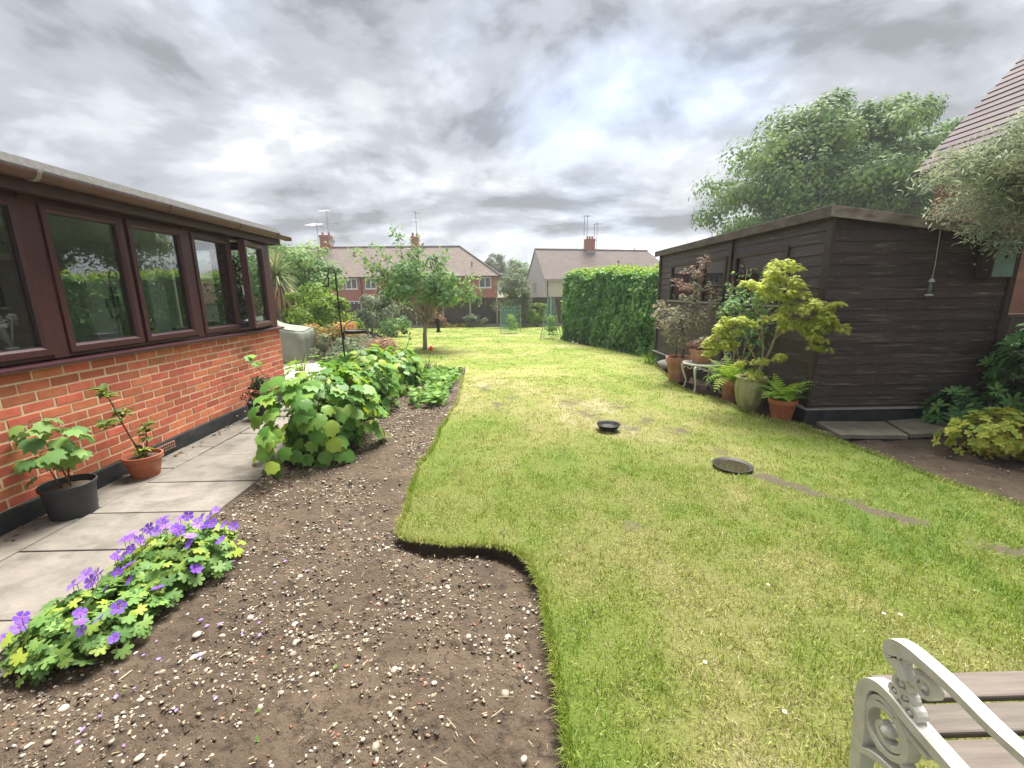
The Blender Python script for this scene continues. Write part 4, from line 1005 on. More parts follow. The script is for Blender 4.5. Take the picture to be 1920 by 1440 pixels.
def aerial(parent, base, h, kinds):
    """aerial on a chimney: mast, boom and elements"""
    b = MB(); base = Vector(base)
    b.tube([base, base + Vector((0, 0, h))], .035, 6)
    for (z, L_, ang, n, el) in kinds:
        a = Vector((math.cos(ang), math.sin(ang), 0)); c = Vector((-a.y, a.x, 0)); m_ = base + Vector((0, 0, z))
        b.tube([m_ - a * L_ * .25, m_ + a * L_ * .75], .022, 5)
        for i in range(n):
            q = m_ + a * L_ * (-.25 + i / max(1, n - 1)); b.tube([q - c * el, q + c * el], .016, 4)
    b.build('aerial', MAT['aerial'], parent)

def terrace():
    T = thing('terraced_house', 'long red brick terraced house with hipped tiled roof and white windows behind the fence', 'house', (-16, 50, -1.3))
    X0, X1, YF, YB, ZE, ZR = -34.0, -0.55, 50.0, 58.0, 3.42, 7.0; YR = 54.0
    b = MB(); b.box(X0, X1, YF, YB, -1.3, ZE); b.build('wall', MAT['brick_far'], T)
    e = .45; XR = -5.0
    V = [(X0, YF - e, ZE - .03), (X1 + e, YF - e, ZE - .03), (X1 + e, YB + e, ZE - .03), (X0, YB + e, ZE - .03), (X0, YR, ZR), (XR, YR, ZR)]
    r_ = MB(); r_.add(V, [(0, 1, 5, 4), (1, 2, 5), (2, 3, 4, 5), (0, 4, 3), (0, 3, 2, 1)])
    ro = r_.build('roof', MAT['roof_far'], T)
    k = MB(); k.tube([(X0, YR, ZR + .03), (XR, YR, ZR + .03)], .11, 6); k.tube([(XR, YR, ZR + .03), (X1 + e, YF - e, ZE + .02)], .10, 6); k.build('ridge_tiles', MAT['roof_far2'], ro)
    g = MB(); g.box(X0, X1 + e, YF - e - .10, YF - e + .02, ZE - .16, ZE - .02); g.build('gutter', MAT['iron'], T)
    f = MB(); f.box(X0, X1 + e - .05, YF - e + .03, YF - .002, ZE - .14, ZE - .05); f.build('soffit', MAT['white_pvc'], T)
    for x in (-15.9, -4.6, -26): p = MB(); p.tube([(x, YF - .12, ZE - .1), (x, YF - .12, -1.2)], .06, 6); p.build('downpipe', MAT['iron'], T)
    for (a, c, n) in ((-30, -28.6, 2), (-26.6, -25.4, 2), (-23.4, -22.2, 2), (-18.9, -17.9, 1), (-17.65, -16.35, 2), (-15.45, -14.2, 2), (-12.65, -11.5, 2), (-9.5, -8.2, 2), (-6.6, -5.4, 2), (-2.6, -1.2, 2)): windowpart(T, a, c, 2.08, 3.24, YF, n)
    for (a, c, n) in ((-22, -20.4, 3), (-17.4, -15.8, 3), (-11.8, -10, 3), (-6.3, -4.7, 3), (-3, -1.2, 2)): windowpart(T, a, c, -.5, .75, YF, n)
    for x in (-13.4, -8.3, -19): d = MB(); d.box(x, x + .9, YF - .06, YF + .02, -1.3, .8); d.build('door', MAT['fence'], T)
    for x in (-14.6, -3.4, -9.9): v = MB(); v.tube([(x, 51.0, ZE + .7), (x, 51.0, ZE + 1.6)], .07, 6); v.build('vent_pipe', MAT['iron'], ro)
    chimney(T, -20.9, 54, 6.6, 8.4, 2); chimney(T, -10.35, 54, 6.6, 8.15, 2, .42, .4)
    chs = [c for c in T.children if c.name.startswith('chimney')]
    aerial(chs[0], (-20.35, 53.4, 7.4), 3.9, [(3.7, 1.3, 2.6, 7, .35), (2.3, 1.8, .3, 8, .45), (.7, .9, .2, 3, .25)])
    aerial(chs[0], (-21.6, 53.4, 7.4), 2.6, [(2.2, 2.4, 2.5, 9, .55), (1.9, 1.2, .5, 4, .4)])
    d = MB(); d.lathe([(.02, 0), (.28, .05), (.38, .12), (.36, .12), (.02, .02)], (0, 0, 0), 14)
    M = Matrix.Translation((-19.9, 53.2, 7.5)) @ Matrix.Rotation(R(70), 4, 'X'); d.v = [tuple(M @ Vector(p)) for p in d.v]; d.build('satellite_dish', MAT['galv'], chs[0])
    aerial(chs[1], (-10.0, 53.5, 7.6), 3.4, [(3.2, 1.0, 1.0, 5, .35), (2.4, .7, 2.2, 3, .3)])
terrace()

def semi():
    T = thing('semi_detached_house', 'cream rendered house with brown tiled roof and a white gable beyond the hedge', 'house', (5, 50, -1.3))
    a = R(12.5); M = Matrix.Translation((4.9, 50, 0)) @ Matrix.Rotation(a, 4, 'Z')
    W, D, ZE, ZR = 17.0, 7.2, 3.15, 6.45
    P = lambda x, y, z: M @ Vector((x, y, z))
    b = MB(); b.box(.06, W, 0, D, -1.3, ZE, M); b.build('wall', MAT['render'], T)
    g = MB(); g.prism([P(0, 0, -1.3), P(0, D, -1.3), P(0, D, ZE), P(0, D / 2, ZR - .05), P(0, 0, ZE)], M.to_3x3() @ Vector((.12, 0, 0))); g.build('gable_wall', MAT['render_grey'], T)
    e = .35; r_ = MB()
    sl = (ZR - ZE) / (D / 2); ze = ZE - e * sl; HX = W - 2.0
    V = [P(-.12, -e, ze), P(W + e, -e, ze), P(W + e, D + e, ze), P(-.12, D + e, ze), P(-.12, D / 2, ZR), P(HX, D / 2, ZR)]
    V += [v + Vector((0, 0, .12)) for v in V]
    r_.add(V, [(6, 7, 11, 10), (7, 8, 11), (8, 9, 10, 11), (0, 4, 5, 1), (1, 5, 2), (2, 5, 4, 3), (0, 1, 7, 6), (1, 2, 8, 7), (2, 3, 9, 8), (0, 6, 10, 4), (4, 10, 9, 3)])
    ro = r_.build('roof', MAT['roof_far2'], T)
    k = MB(); k.tube([P(-.12, D / 2, ZR + .14), P(HX, D / 2, ZR + .14)], .10, 6); k.build('ridge_tiles', MAT['roof_far'], ro)
    q = MB(); q.box(-.12, W + e, -e - .09, -e + .01, ze - .06, ze + .06, M); q.build('gutter', MAT['galv'], T)
    q = MB(); q.tube([P(.35, -.06, ZE - .1), P(.35, -.06, -1.2)], .055, 6); q.build('downpipe', MAT['iron'], T)
    MG = M @ Matrix.Rotation(R(-90), 4, 'Z')
    windowpart(T, -4.35, -3.95, 1.4, 2.7, 0, 1, 'render_grey', MG); windowpart(T, -3.55, -3.15, 1.4, 2.7, 0, 1, 'render_grey', MG)
    for x in (3.5, 7, 11, 14): windowpart(T, x, x + 1.5, 1.3, 2.5, 0, 2, 'white_pvc', M)
    chimney(T, 7.0, D / 2, ZR - .25, ZR + 1.4, 3, .55, .4, M)
    c = [c for c in T.children if c.name.startswith('chimney')][0]
    for dx, h in ((-.9, 3.9), (-.5, 3.95)): aerial(c, P(7 + dx, D / 2 - .3, ZR + .2), h, [(h - .1, .9, .2, 4, .3)])
    for dx, h in ((.45, 3.0), (.8, 3.1)): aerial(c, P(7 + dx, D / 2 - .3, ZR + .2), h, [(h - .1, 1.1, .5, 4, .3)])
    v = MB(); v.tube([P(9.8, 1.3, ZE + .9), P(9.8, 1.3, ZE + 2.0)], .10, 6); v.build('vent_pipe', MAT['iron'], ro)
    v = MB(); v.tube([P(13.2, D / 2, ZR + .1), P(13.2, D / 2, ZR + .5)], .06, 6); v.build('vent_pipe', MAT['iron'], ro)
semi()

def near_house():
    T = thing('neighbour_house', 'red brick house with steep plum tiled roof behind the shed and silver tree', 'house', (12, 4, -.2))
    XW, YE, ZE = 10.75, 11.1, 4.8
    b = MB(); b.box(XW, XW + 8, -9, YE, -.25, ZE); b.prism([(XW, YE - .22, ZE), (XW + 8, YE - .22, ZE), (XW + 4, YE - .22, ZE + 4.7)], (0, .215, 0)); b.build('wall', MAT['brick_brown'], T)
    pitch = R(50); gauge = .21; e = .38
    n = int(4.4 / math.cos(pitch) / gauge)
    u = Vector((math.cos(pitch), 0, math.sin(pitch))); nn = Vector((-math.sin(pitch), 0, math.cos(pitch))); o = Vector((XW - e, 0, ZE - e * math.tan(pitch)))
    r_ = MB(); A = o + nn * -.02; r_.prism([A + Vector((0, -9.3, 0)), A + u * n * gauge + Vector((0, -9.3, 0)), A + u * n * gauge + Vector((8.8 - 2 * u.x * n * gauge, -9.3, 0)), A + Vector((8.76, -9.3, 0))], (0, YE + 9.3 + .15, 0))
    ro = r_.build('roof', MAT['roof_near'], T)
    c = MB(); p0 = Vector((0, 0, 0)); ln = gauge * 1.25
    pr = [p0, p0 + nn * .030, u * ln + nn * .004, u * ln]
    c.prism([v + Vector((0, 0, 0)) for v in pr], (0, YE + 9.3 + .2, 0)); me = c.mesh('tile_course', MAT['roof_near'])
    for i in range(n):
        copyobj(me, 'tile_course', Matrix.Translation(o + u * gauge * i + nn * .003 + Vector((ru(-.003, .003), -9.3 + ru(-.03, .03), 0))), ro)
    g = MB(); g.box(XW - e - .08, XW - e + .03, -9.3, YE + .2, o.z - .12, o.z - .01); g.build('gutter', MAT['iron'], T)
    f = MB(); f.box(XW - e + .03, XW, -9.3, YE + .1, o.z - .10, o.z - .06); f.build('soffit', MAT['white_pvc'], T)
    MW = Matrix.Translation((XW, 0, 0)) @ Matrix.Rotation(R(-90), 4, 'Z')
    windowpart(T, -5.2, -3.8, 2.6, 3.8, 0, 2, 'white_pvc', MW); windowpart(T, -1.2, .2, 2.6, 3.8, 0, 2, 'white_pvc', MW)
near_house()

# ------------------------------------------------------------------ trees
tree('oak_tree', 'big broad green tree with domed crown behind the shed', (17.6, 24.8, -.9), (17.4, 24.8, 4.5), .42, (18.2, 24.8, 6.4), (6.3, 5.0, 4.5), 150, 60000, .235, 1.12, 'lf_oak', shape_='simple', seed=3, bottom=-.75, shell=.5, lump=.22)
tree('spreading_tree', 'second green tree whose crown merges with the big domed one behind the tiled roof', (25.5, 26.5, -.9), (25.5, 26.5, 4.5), .36, (25.2, 26.5, 6.4), (5.5, 4.5, 4.5), 90, 24000, .24, 1.12, 'lf_oak', shape_='simple', seed=4, bottom=-.75)
tree('young_fruit_tree', 'small fruit tree with slender trunk and loose crown standing on the lawn', (-2.48, 13.5, zgf(13.5) - .03), (-2.38, 13.45, .75), .075, (-2.45, 13.5, 1.65), (1.55, 1.3, .85), 46, 5200, .13, .34, 'lf_apple', 'bark_pale', 'oval', seed=6, bottom=-.6, shell=.3, lump=.5)
def fruit_tree_extras():
    T = bpy.data.objects['young_fruit_tree']
    mb = MB(); P, N_, S = [], [], []
    for (x, z0, x1, z1) in ((-3.3, 2.0, -4.35, 2.85), (-3.0, 2.1, -3.75, 2.95), (-2.9, 2.2, -3.1, 3.45), (-2.5, 2.2, -2.45, 3.2), (-2.7, 2.2, -2.75, 2.8), (-2.1, 2.0, -1.7, 2.75), (-3.2, 1.9, -4.0, 2.4), (-1.6, 1.6, -.75, 2.05), (-1.5, 1.4, -.95, 1.6), (-3.4, 1.7, -4.1, 2.1)):
        pts = limb(mb, (x, 13.5, z0), (x1, 13.4 + ru(-.4, .4), z1), .016, .005, .12, 5, 5)
        limb(mb, (-2.4, 13.47, 1.0), (x, 13.5, z0), .03, .016, .15, 4, 5)
        for k in range(95):
            t = rnd() ** .8; i = min(4, int(t * 5)); q = pts[i].lerp(pts[i + 1], t * 5 - i)
            P.append(tuple(q + Vector((random.gauss(0, .10), random.gauss(0, .10), random.gauss(0, .08))))); N_.append((random.gauss(0, .6), random.gauss(0, .6), .7)); S.append(ru(.08, .15))
    mb.build('shoots', MAT['bark_pale'], T, smooth=True)
    leaf_cloud('shoot_leaves', np.array(P), np.array(N_), np.array(S), 'oval', MAT['lf_apple'], T)
    F = thing('hanging_feeder', 'small dark bird feeder hanging from the fruit tree', 'bird feeder', (-1.98, 13.3, .35))
    b = MB(); b.tube([(-1.98, 13.3, .78), (-1.98, 13.3, 1.25)], .006, 5); b.build('hanger', MAT['iron'], F)
    b = MB(); b.lathe([(.09, 0), (.095, .02), (.05, .04), (.05, .30), (.10, .31), (.02, .42)], (-1.98, 13.3, .36), 12); b.build('body', MAT['iron'], F)
fruit_tree_extras()
tree('slim_tree', 'taller slim airy grey-green tree at the back fence between the two houses', (.55, 26.6, zgf(26.6) - .05), (.55, 26.6, 1.4), .06, (.6, 26.6, 1.35), (1.05, .8, 1.75), 40, 3600, .14, .34, 'lf_grey', 'bark', 'simple', seed=9, bottom=-1, shell=.2, lump=.5)
tree('slim_tree', 'shorter slim grey-green tree crowding the taller one at the back fence', (1.35, 26.9, zgf(26.6) - .05), (1.35, 26.9, 1.0), .05, (1.3, 26.9, 1.0), (.6, .6, 1.45), 26, 2000, .14, .3, 'lf_grey', 'bark', 'simple', seed=10, bottom=-1, shell=.2, lump=.5)
for o_ in [o for o in bpy.data.objects if o.name.startswith('slim_tree')]: o_['group'] = 'slim trees at the back fence'
tree('far_tree', 'rounded green tree far off in the gap between the two houses', (2.6, 78, -1.5), (2.6, 78, 2), .3, (2.8, 78, 3.6), (4.2, 3, 3.2), 40, 5000, .5, .9, 'lf_oak', 'bark', 'simple', seed=12)
tree('far_tree', 'tall airy tree far behind the hipped roof end of the brick terrace', (-1.2, 70, -1.5), (-1.2, 70, 4), .25, (-1.0, 70, 5.2), (2.2, 2, 2.5), 26, 2200, .42, .6, 'lf_grey', 'bark', 'simple', seed=13, shell=.2)
tree('evergreen_tree', 'dense dark green tree beside the palm at the end of the garden room', (-7.6, 17, zgf(17) - .05), (-7.6, 17, 1.5), .16, (-7.65, 17, 1.75), (1.45, 1.3, 1.75), 60, 9000, .15, .45, 'lf_apple', 'bark', 'simple', seed=15, bottom=-.9)
tree('evergreen_tree', 'taller tree behind the palm with foliage touching the gutter end', (-9.6, 18, zgf(18) - .05), (-9.6, 18, 1.7), .18, (-9.5, 18, 2.1), (1.7, 1.4, 1.9), 60, 8000, .16, .5, 'lf_oak', 'bark', 'simple', seed=16, bottom=-.9)
def cordyline():
    base = Vector((-7.15, 14.0, zgf(14) - .05))
    T = thing('cordyline_palm', 'spiky palm with drooping sword leaves and a brown dead skirt', 'palm', base)
    b = MB(); limb(b, base, base + Vector((.05, 0, 2.35)), .10, .075, .03, 6, 9); b.build('trunk', MAT['bark'], T, smooth=True)
    def swords(name, c, n, L0, mat, zmin, zmax, w=.035):
        V, F, rv = [], [], []
        for i in range(n):
            a = ru(0, 6.28); e = ru(zmin, zmax); L_ = L0 * ru(.75, 1.15); pts = []
            d = Vector((math.cos(a) * math.cos(e), math.sin(a) * math.cos(e), math.sin(e))); p = Vector(c); s = Vector((-math.sin(a), math.cos(a), 0))
            b0 = len(V); r0 = rnd()
            for k in range(5):
                ww = w * (1 - (k / 4.2) ** 2); V.append(p - s * ww); V.append(p + s * ww); rv += [r0, r0]
                p = p + d * L_ / 4; d = (d + Vector((0, 0, -.30))).normalized()
            for k in range(4): q = b0 + 2 * k; F.append((q, q + 1, q + 3, q + 2))
        link(name, np_mesh(name, np.array([tuple(v) for v in V]), np.array(F), MAT[mat], rndv=rv), T)
    top = base + Vector((.05, 0, 2.35))
    swords('leaves', top, 110, .95, 'lf_sword', -.5, 1.4); swords('leaves', top + Vector((-.5, .2, .25)), 80, .85, 'lf_sword', -.5, 1.4)
    swords('dead_skirt', top + Vector((.08, 0, -.25)), 90, .85, 'lf_deadsword', -1.3, -.1, .03)
cordyline()

# ------------------------------------------------------------------ hedge
def hedge():
    T = thing('laurel_hedge', 'clipped green hedge between the shed and the back fence', 'hedge', (3.3, 13.8, -.2))
    A = np.array((4.0, 10.4)); B = np.array((2.40, 17.0)); d = (B - A); L_ = np.linalg.norm(d); d = d / L_; nrm = np.array((-d[1], d[0]))   # nrm points to the lawn (left)
    if nrm[0] > 0: nrm = -nrm
    W = 1.3
    def face(n, kind):
        t = RNG.random(n); s = RNG.random(n)
        ht = 1.98 + .20 * t
        if kind == 'side': p = A + d * (t * L_)[:, None]; z = s * ht; base = np.tile(nrm, (n, 1))
        if kind == 'back': p = A + d * (t * L_)[:, None] - nrm * W; z = s * ht; base = np.tile(-nrm, (n, 1))
        if kind == 'top': p = A + d * (t * L_)[:, None] - nrm * (s * W)[:, None]; z = ht; base = np.zeros((n, 2))
        if kind == 'end': p = B - nrm * (t * W)[:, None]; z = s * 2.18; base = np.tile(d, (n, 1))
        zz = z + zg(p[:, 1]) * (1 - z / 2.1)
        q = t * L_
        bump = (fbm(q * 1.6, z * 1.8, 3, 91) - .5) * .42 + (fbm(q * 5, z * 5, 2, 93) - .5) * .16 + RNG.normal(0, .035, n)
        rz = np.clip((z / ht - .78) / .22, 0, 1) ** 2 * .22; et = np.clip((t - .93) / .07, 0, 1) ** 2      # rounded shoulders
        if kind in ('side', 'end', 'back'): bump = bump - rz
        if kind == 'top': zz = zz - .16 * np.clip(np.abs(s - .5) * 2 - .55, 0, 1) ** 1.5 - .22 * et
        if kind == 'side': bump = bump - .25 * et
        P = np.column_stack([p + base * bump[:, None], zz + (bump if kind == 'top' else 0)])
        N_ = np.column_stack([base, np.where(kind == 'top', 1.0, .35) * np.ones(n)]) + RNG.normal(0, .5, (n, 3))
        return P, N_, np.clip(.38 + bump * 1.0 + RNG.normal(0, .2, n), 0, 1)
    rs = [face(12000, 'side'), face(4200, 'top'), face(2200, 'end'), face(2500, 'back')]
    P = np.concatenate([a[0] for a in rs]); N_ = np.concatenate([a[1] for a in rs]); tone = np.concatenate([a[2] for a in rs])
    leaf_cloud('foliage', P, N_, RNG.uniform(.09, .17, len(P)), 'oval', MAT['lf_hedge'], T, tone, tip=np.tile([-.3, -.3, -.4], (len(P), 1)))
    Pn, Nn, _ = face(2600, 'top'); Pn[:, 2] += RNG.uniform(0, .14, len(Pn))
    leaf_cloud('new_growth', Pn, Nn, RNG.uniform(.06, .12, len(Pn)), 'oval', MAT['lf_hedge_new'], T)
    # inner body of twigs so that the hedge is not hollow
    n = 5000; t = RNG.random(n); s = RNG.uniform(.12, .9, n); z = RNG.random(n) * 1.85
    p = A + d * (t * L_)[:, None] - nrm * (s * W)[:, None]
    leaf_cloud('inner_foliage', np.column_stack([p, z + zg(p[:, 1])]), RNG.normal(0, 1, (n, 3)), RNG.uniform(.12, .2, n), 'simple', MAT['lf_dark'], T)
    mb = MB()
    for i in range(16):
        q = A + d * L_ * (i + .5) / 16 - nrm * W / 2; limb(mb, (q[0], q[1], zgf(q[1]) - .1), (q[0] + ru(-.2, .2), q[1] + ru(-.2, .2), 1.6), .03, .008, .15, 4, 5)
    mb.build('stems', MAT['bark'], T)
hedge()

# ------------------------------------------------------------------ shrubs of the left border
shrub('bright_shrub', 'big bright yellow-green shrub beside the covered furniture', 'shrub', (-5.75, 13.6, .75), (1.0, .8, .95), 5200, .12, 'lf_bright', 21)
shrub('variegated_shrub', 'golden variegated shrub below the bright green one', 'shrub', (-4.95, 12.9, .35), (.55, .5, .42), 1700, .09, 'lf_gold', 22)
shrub('photinia', 'low bush with orange-tipped shoots behind the feeding pole', 'shrub', (-4.45, 11.6, .42), (.62, .5, .36), 1900, .085, 'lf_photinia', 23)
shrub('grey_bush', 'rounded grey-green bush under the orange-tipped shoots', 'shrub', (-4.35, 11.0, .15), (.68, .5, .38), 2400, .075, 'lf_grey', 24)
shrub('tall_grey_shrub', 'tall dusty green shrub in front of the back fence left of the fruit tree', 'shrub', (-6.1, 20.5, .55), (1.15, .9, 1.15), 4200, .14, 'lf_grey', 25)
shrub('leafy_bush', 'dark green bush at the foot of the tall dusty shrub', 'shrub', (-4.9, 19.6, .05), (.8, .6, .5), 1800, .12, 'lf_apple', 26)
shrub('lavender_bush', 'pale grey low bush with fine twigs beside the red-stemmed bush', 'shrub', (-3.35, 11.2, .22), (.55, .5, .36), 1700, .06, 'lf_silver', 27, shape_='narrow')
shrub('pink_bush', 'low pinkish bush beside the vine row on the lawn edge', 'shrub', (-2.85, 10.3, .22), (.42, .42, .34), 1300, .075, 'lf_pink', 28)
shrub('low_bush', 'pale green low bush at the near end of the patio border', 'shrub', (-3.45, 9.8, .12), (.6, .45, .32), 1800, .08, 'lf_grey', 29)
shrub('golden_bush', 'narrow orange-gold bush touching the grey cover', 'shrub', (-5.05, 11.5, .35), (.30, .3, .45), 900, .08, 'lf_photinia', 30)
shrub('fence_shrub', 'small pale shrub in front of the fence right of the fruit tree', 'shrub', (-1.6, 27.3, -.25), (.9, .4, .5), 1100, .12, 'lf_grey', 31)
shrub('fence_shrub', 'twiggy reddish shrub in front of the fence behind the fruit tree', 'shrub', (-4.2, 27.3, -.1), (.7, .4, .7), 900, .11, 'lf_pink', 32)
shrub('corner_shrub', 'leafy green shrub behind the netted frame at the fence corner', 'shrub', (2.2, 27.1, .1), (.7, .5, .9), 1600, .13, 'lf_bright', 33)
shrub('long_grass', 'straw coloured tuft of long grass along the fence foot', 'grass tuft', (-3.0, 27.5, -.5), (1.5, .25, .16), 900, .16, 'lf_gold', 34, shape_='narrow', stems=False)
def grass_clump(name, label, cat, c, n, L0, mat, w=.012):
    T = thing(name, label, cat, c); V, F, rv = [], [], []
    for i in range(n):
        a = ru(0, 6.28); e = ru(.5, 1.5); d = Vector((math.cos(a) * math.cos(e), math.sin(a) * math.cos(e), math.sin(e))); s = Vector((-math.sin(a), math.cos(a), 0)); p = Vector(c) + Vector((ru(-.08, .08), ru(-.08, .08), -.02)); L_ = L0 * ru(.6, 1.1); b0 = len(V); r0 = rnd()
        for k in range(5):
            ww = w * (1 - (k / 4.15) ** 2); V += [tuple(p - s * ww), tuple(p + s * ww)]; rv += [r0, r0]; p = p + d * L_ / 4; d = (d + Vector((0, 0, -.22))).normalized()
        for k in range(4): q = b0 + 2 * k; F.append((q, q + 1, q + 3, q + 2))
    link('leaves', np_mesh('leaves', np.array(V), np.array(F), MAT[mat], rndv=rv), T)
grass_clump('iris_clump', 'bright green sword-leaved clump at the far corner of the shed', 'plant', (3.35, 9.55, -.1), 46, .42, 'lf_bright')
grass_clump('strappy_plant', 'green strappy-leaved plant at the corner of the brick wall', 'plant', (-3.25, 6.95, -.02), 40, .55, 'lf_bright', .010)
grass_clump('strappy_plant', 'grassy plant sprouting from the patio beside the grey cover', 'plant', (-4.4, 9.2, -.08), 36, .45, 'lf_bright', .010)

# ------------------------------------------------------------------ covered furniture, netting frames
def cover():
    T = thing('covered_barbecue', 'barbecue under a grey-green weather cover on the patio', 'cover', (-5.75, 10.9, -.12))
    bm = bmesh.new(); bmesh.ops.create_grid(bm, x_segments=2, y_segments=2, size=.5); bm.free()
    prof = [(0, .68), (.25, .67), (.55, .66), (.82, .645), (.90, .60), (.95, .40), (.99, .15)]
    n = 40; V, F = [], []
    for i, (z, s) in enumerate(prof):
        for j in range(n):
            a = 2 * math.pi * j / n; c, s_ = math.cos(a), math.sin(a); p = 9
            r_ = (abs(c) ** p + abs(s_) ** p) ** (-1 / p); f = 1 + .035 * math.sin(a * 11 + z * 4) * (1.1 - z)
            V.append((-5.75 + .78 * s / .65 * c * r_ * f + .10 * z, 10.9 + .55 * s / .65 * s_ * r_ * f, -.12 + z * (1.03 - .16 * c * (z > .75)) + .02 * math.sin(a * 3)))
    for i in range(len(prof) - 1):
        for j in range(n): F.append((i * n + j, i * n + (j + 1) % n, (i + 1) * n + (j + 1) % n, (i + 1) * n + j))
    F.append(tuple((len(prof) - 1) * n + j for j in range(n)))
    me = bpy.data.meshes.new('fabric'); me.from_pydata(V, [], F); me.materials.append(MAT['cover']); me.polygons.foreach_set('use_smooth', [True] * len(me.polygons)); link('fabric', me, T)
    b = MB(); b.tube([V[4 * n + j] for j in range(0, n)] + [V[4 * n]], .008, 5); b.build('seam', MAT['black_pot'], T)
    b = MB(); b.box(-6.2, -5.3, 10.6, 11.2, -.14, -.10); b.build('base', MAT['iron'], T)
cover()
def net_frame(name, label, c, w, h, lean):
    T = thing(name, label, 'plant support', c); cx, cy, cz = c
    top = Vector((cx, cy, cz + h)); feet = []
    for k in range(4):
        a = k * math.pi / 2 + .5; f = Vector((cx + w * math.cos(a), cy + w * math.sin(a), cz - .03)); feet.append(f)
        t = top + Vector((math.cos(a), math.sin(a), 0)) * (w * lean)
        b = MB(); b.tube([f, t + (t - f) * .08], .014, 5); b.build('cane', MAT['net'] if k % 2 else MAT['galv'], T)
    tops = [top + Vector((math.cos(k * math.pi / 2 + .5), math.sin(k * math.pi / 2 + .5), 0)) * (w * lean) for k in range(4)]
    n_ = MB()
    for k in range(3):
        a, b2 = feet[k], feet[(k + 1) % 4]; c2, d2 = tops[(k + 1) % 4], tops[k]
        g = 7
        for i in range(g + 1):
            t = i / g
            n_.tube([a.lerp(b2, t), d2.lerp(c2, t) + Vector((0, 0, .04 * math.sin(t * 9)))], .005, 3); n_.tube([a.lerp(d2, t), b2.lerp(c2, t)], .005, 3)
        n_.add([a, b2, c2, d2], [(0, 1, 2, 3)])
    n_.build('netting', MAT['net'], T)
    P, N_, S, tone, C = clumps((cx, cy, cz + h * .38), (w * .55, w * .55, h * .36), 12, 500, .10, .16, .2, -1, .4, seed=int(cx * 10) + 50)
    leaf_cloud('plant', P, N_, S, 'simple', MAT['lf_bright'], T, tone)
net_frame('netting_cage', 'square teal netting cage on canes in front of the slim trees', (.40, 20.9, zgf(20.9)), .58, 1.30, .95)
net_frame('netted_tepee', 'teal netting tepee of canes at the far end of the hedge', (1.95, 17.3, zgf(17.3)), .52, 1.55, .30)
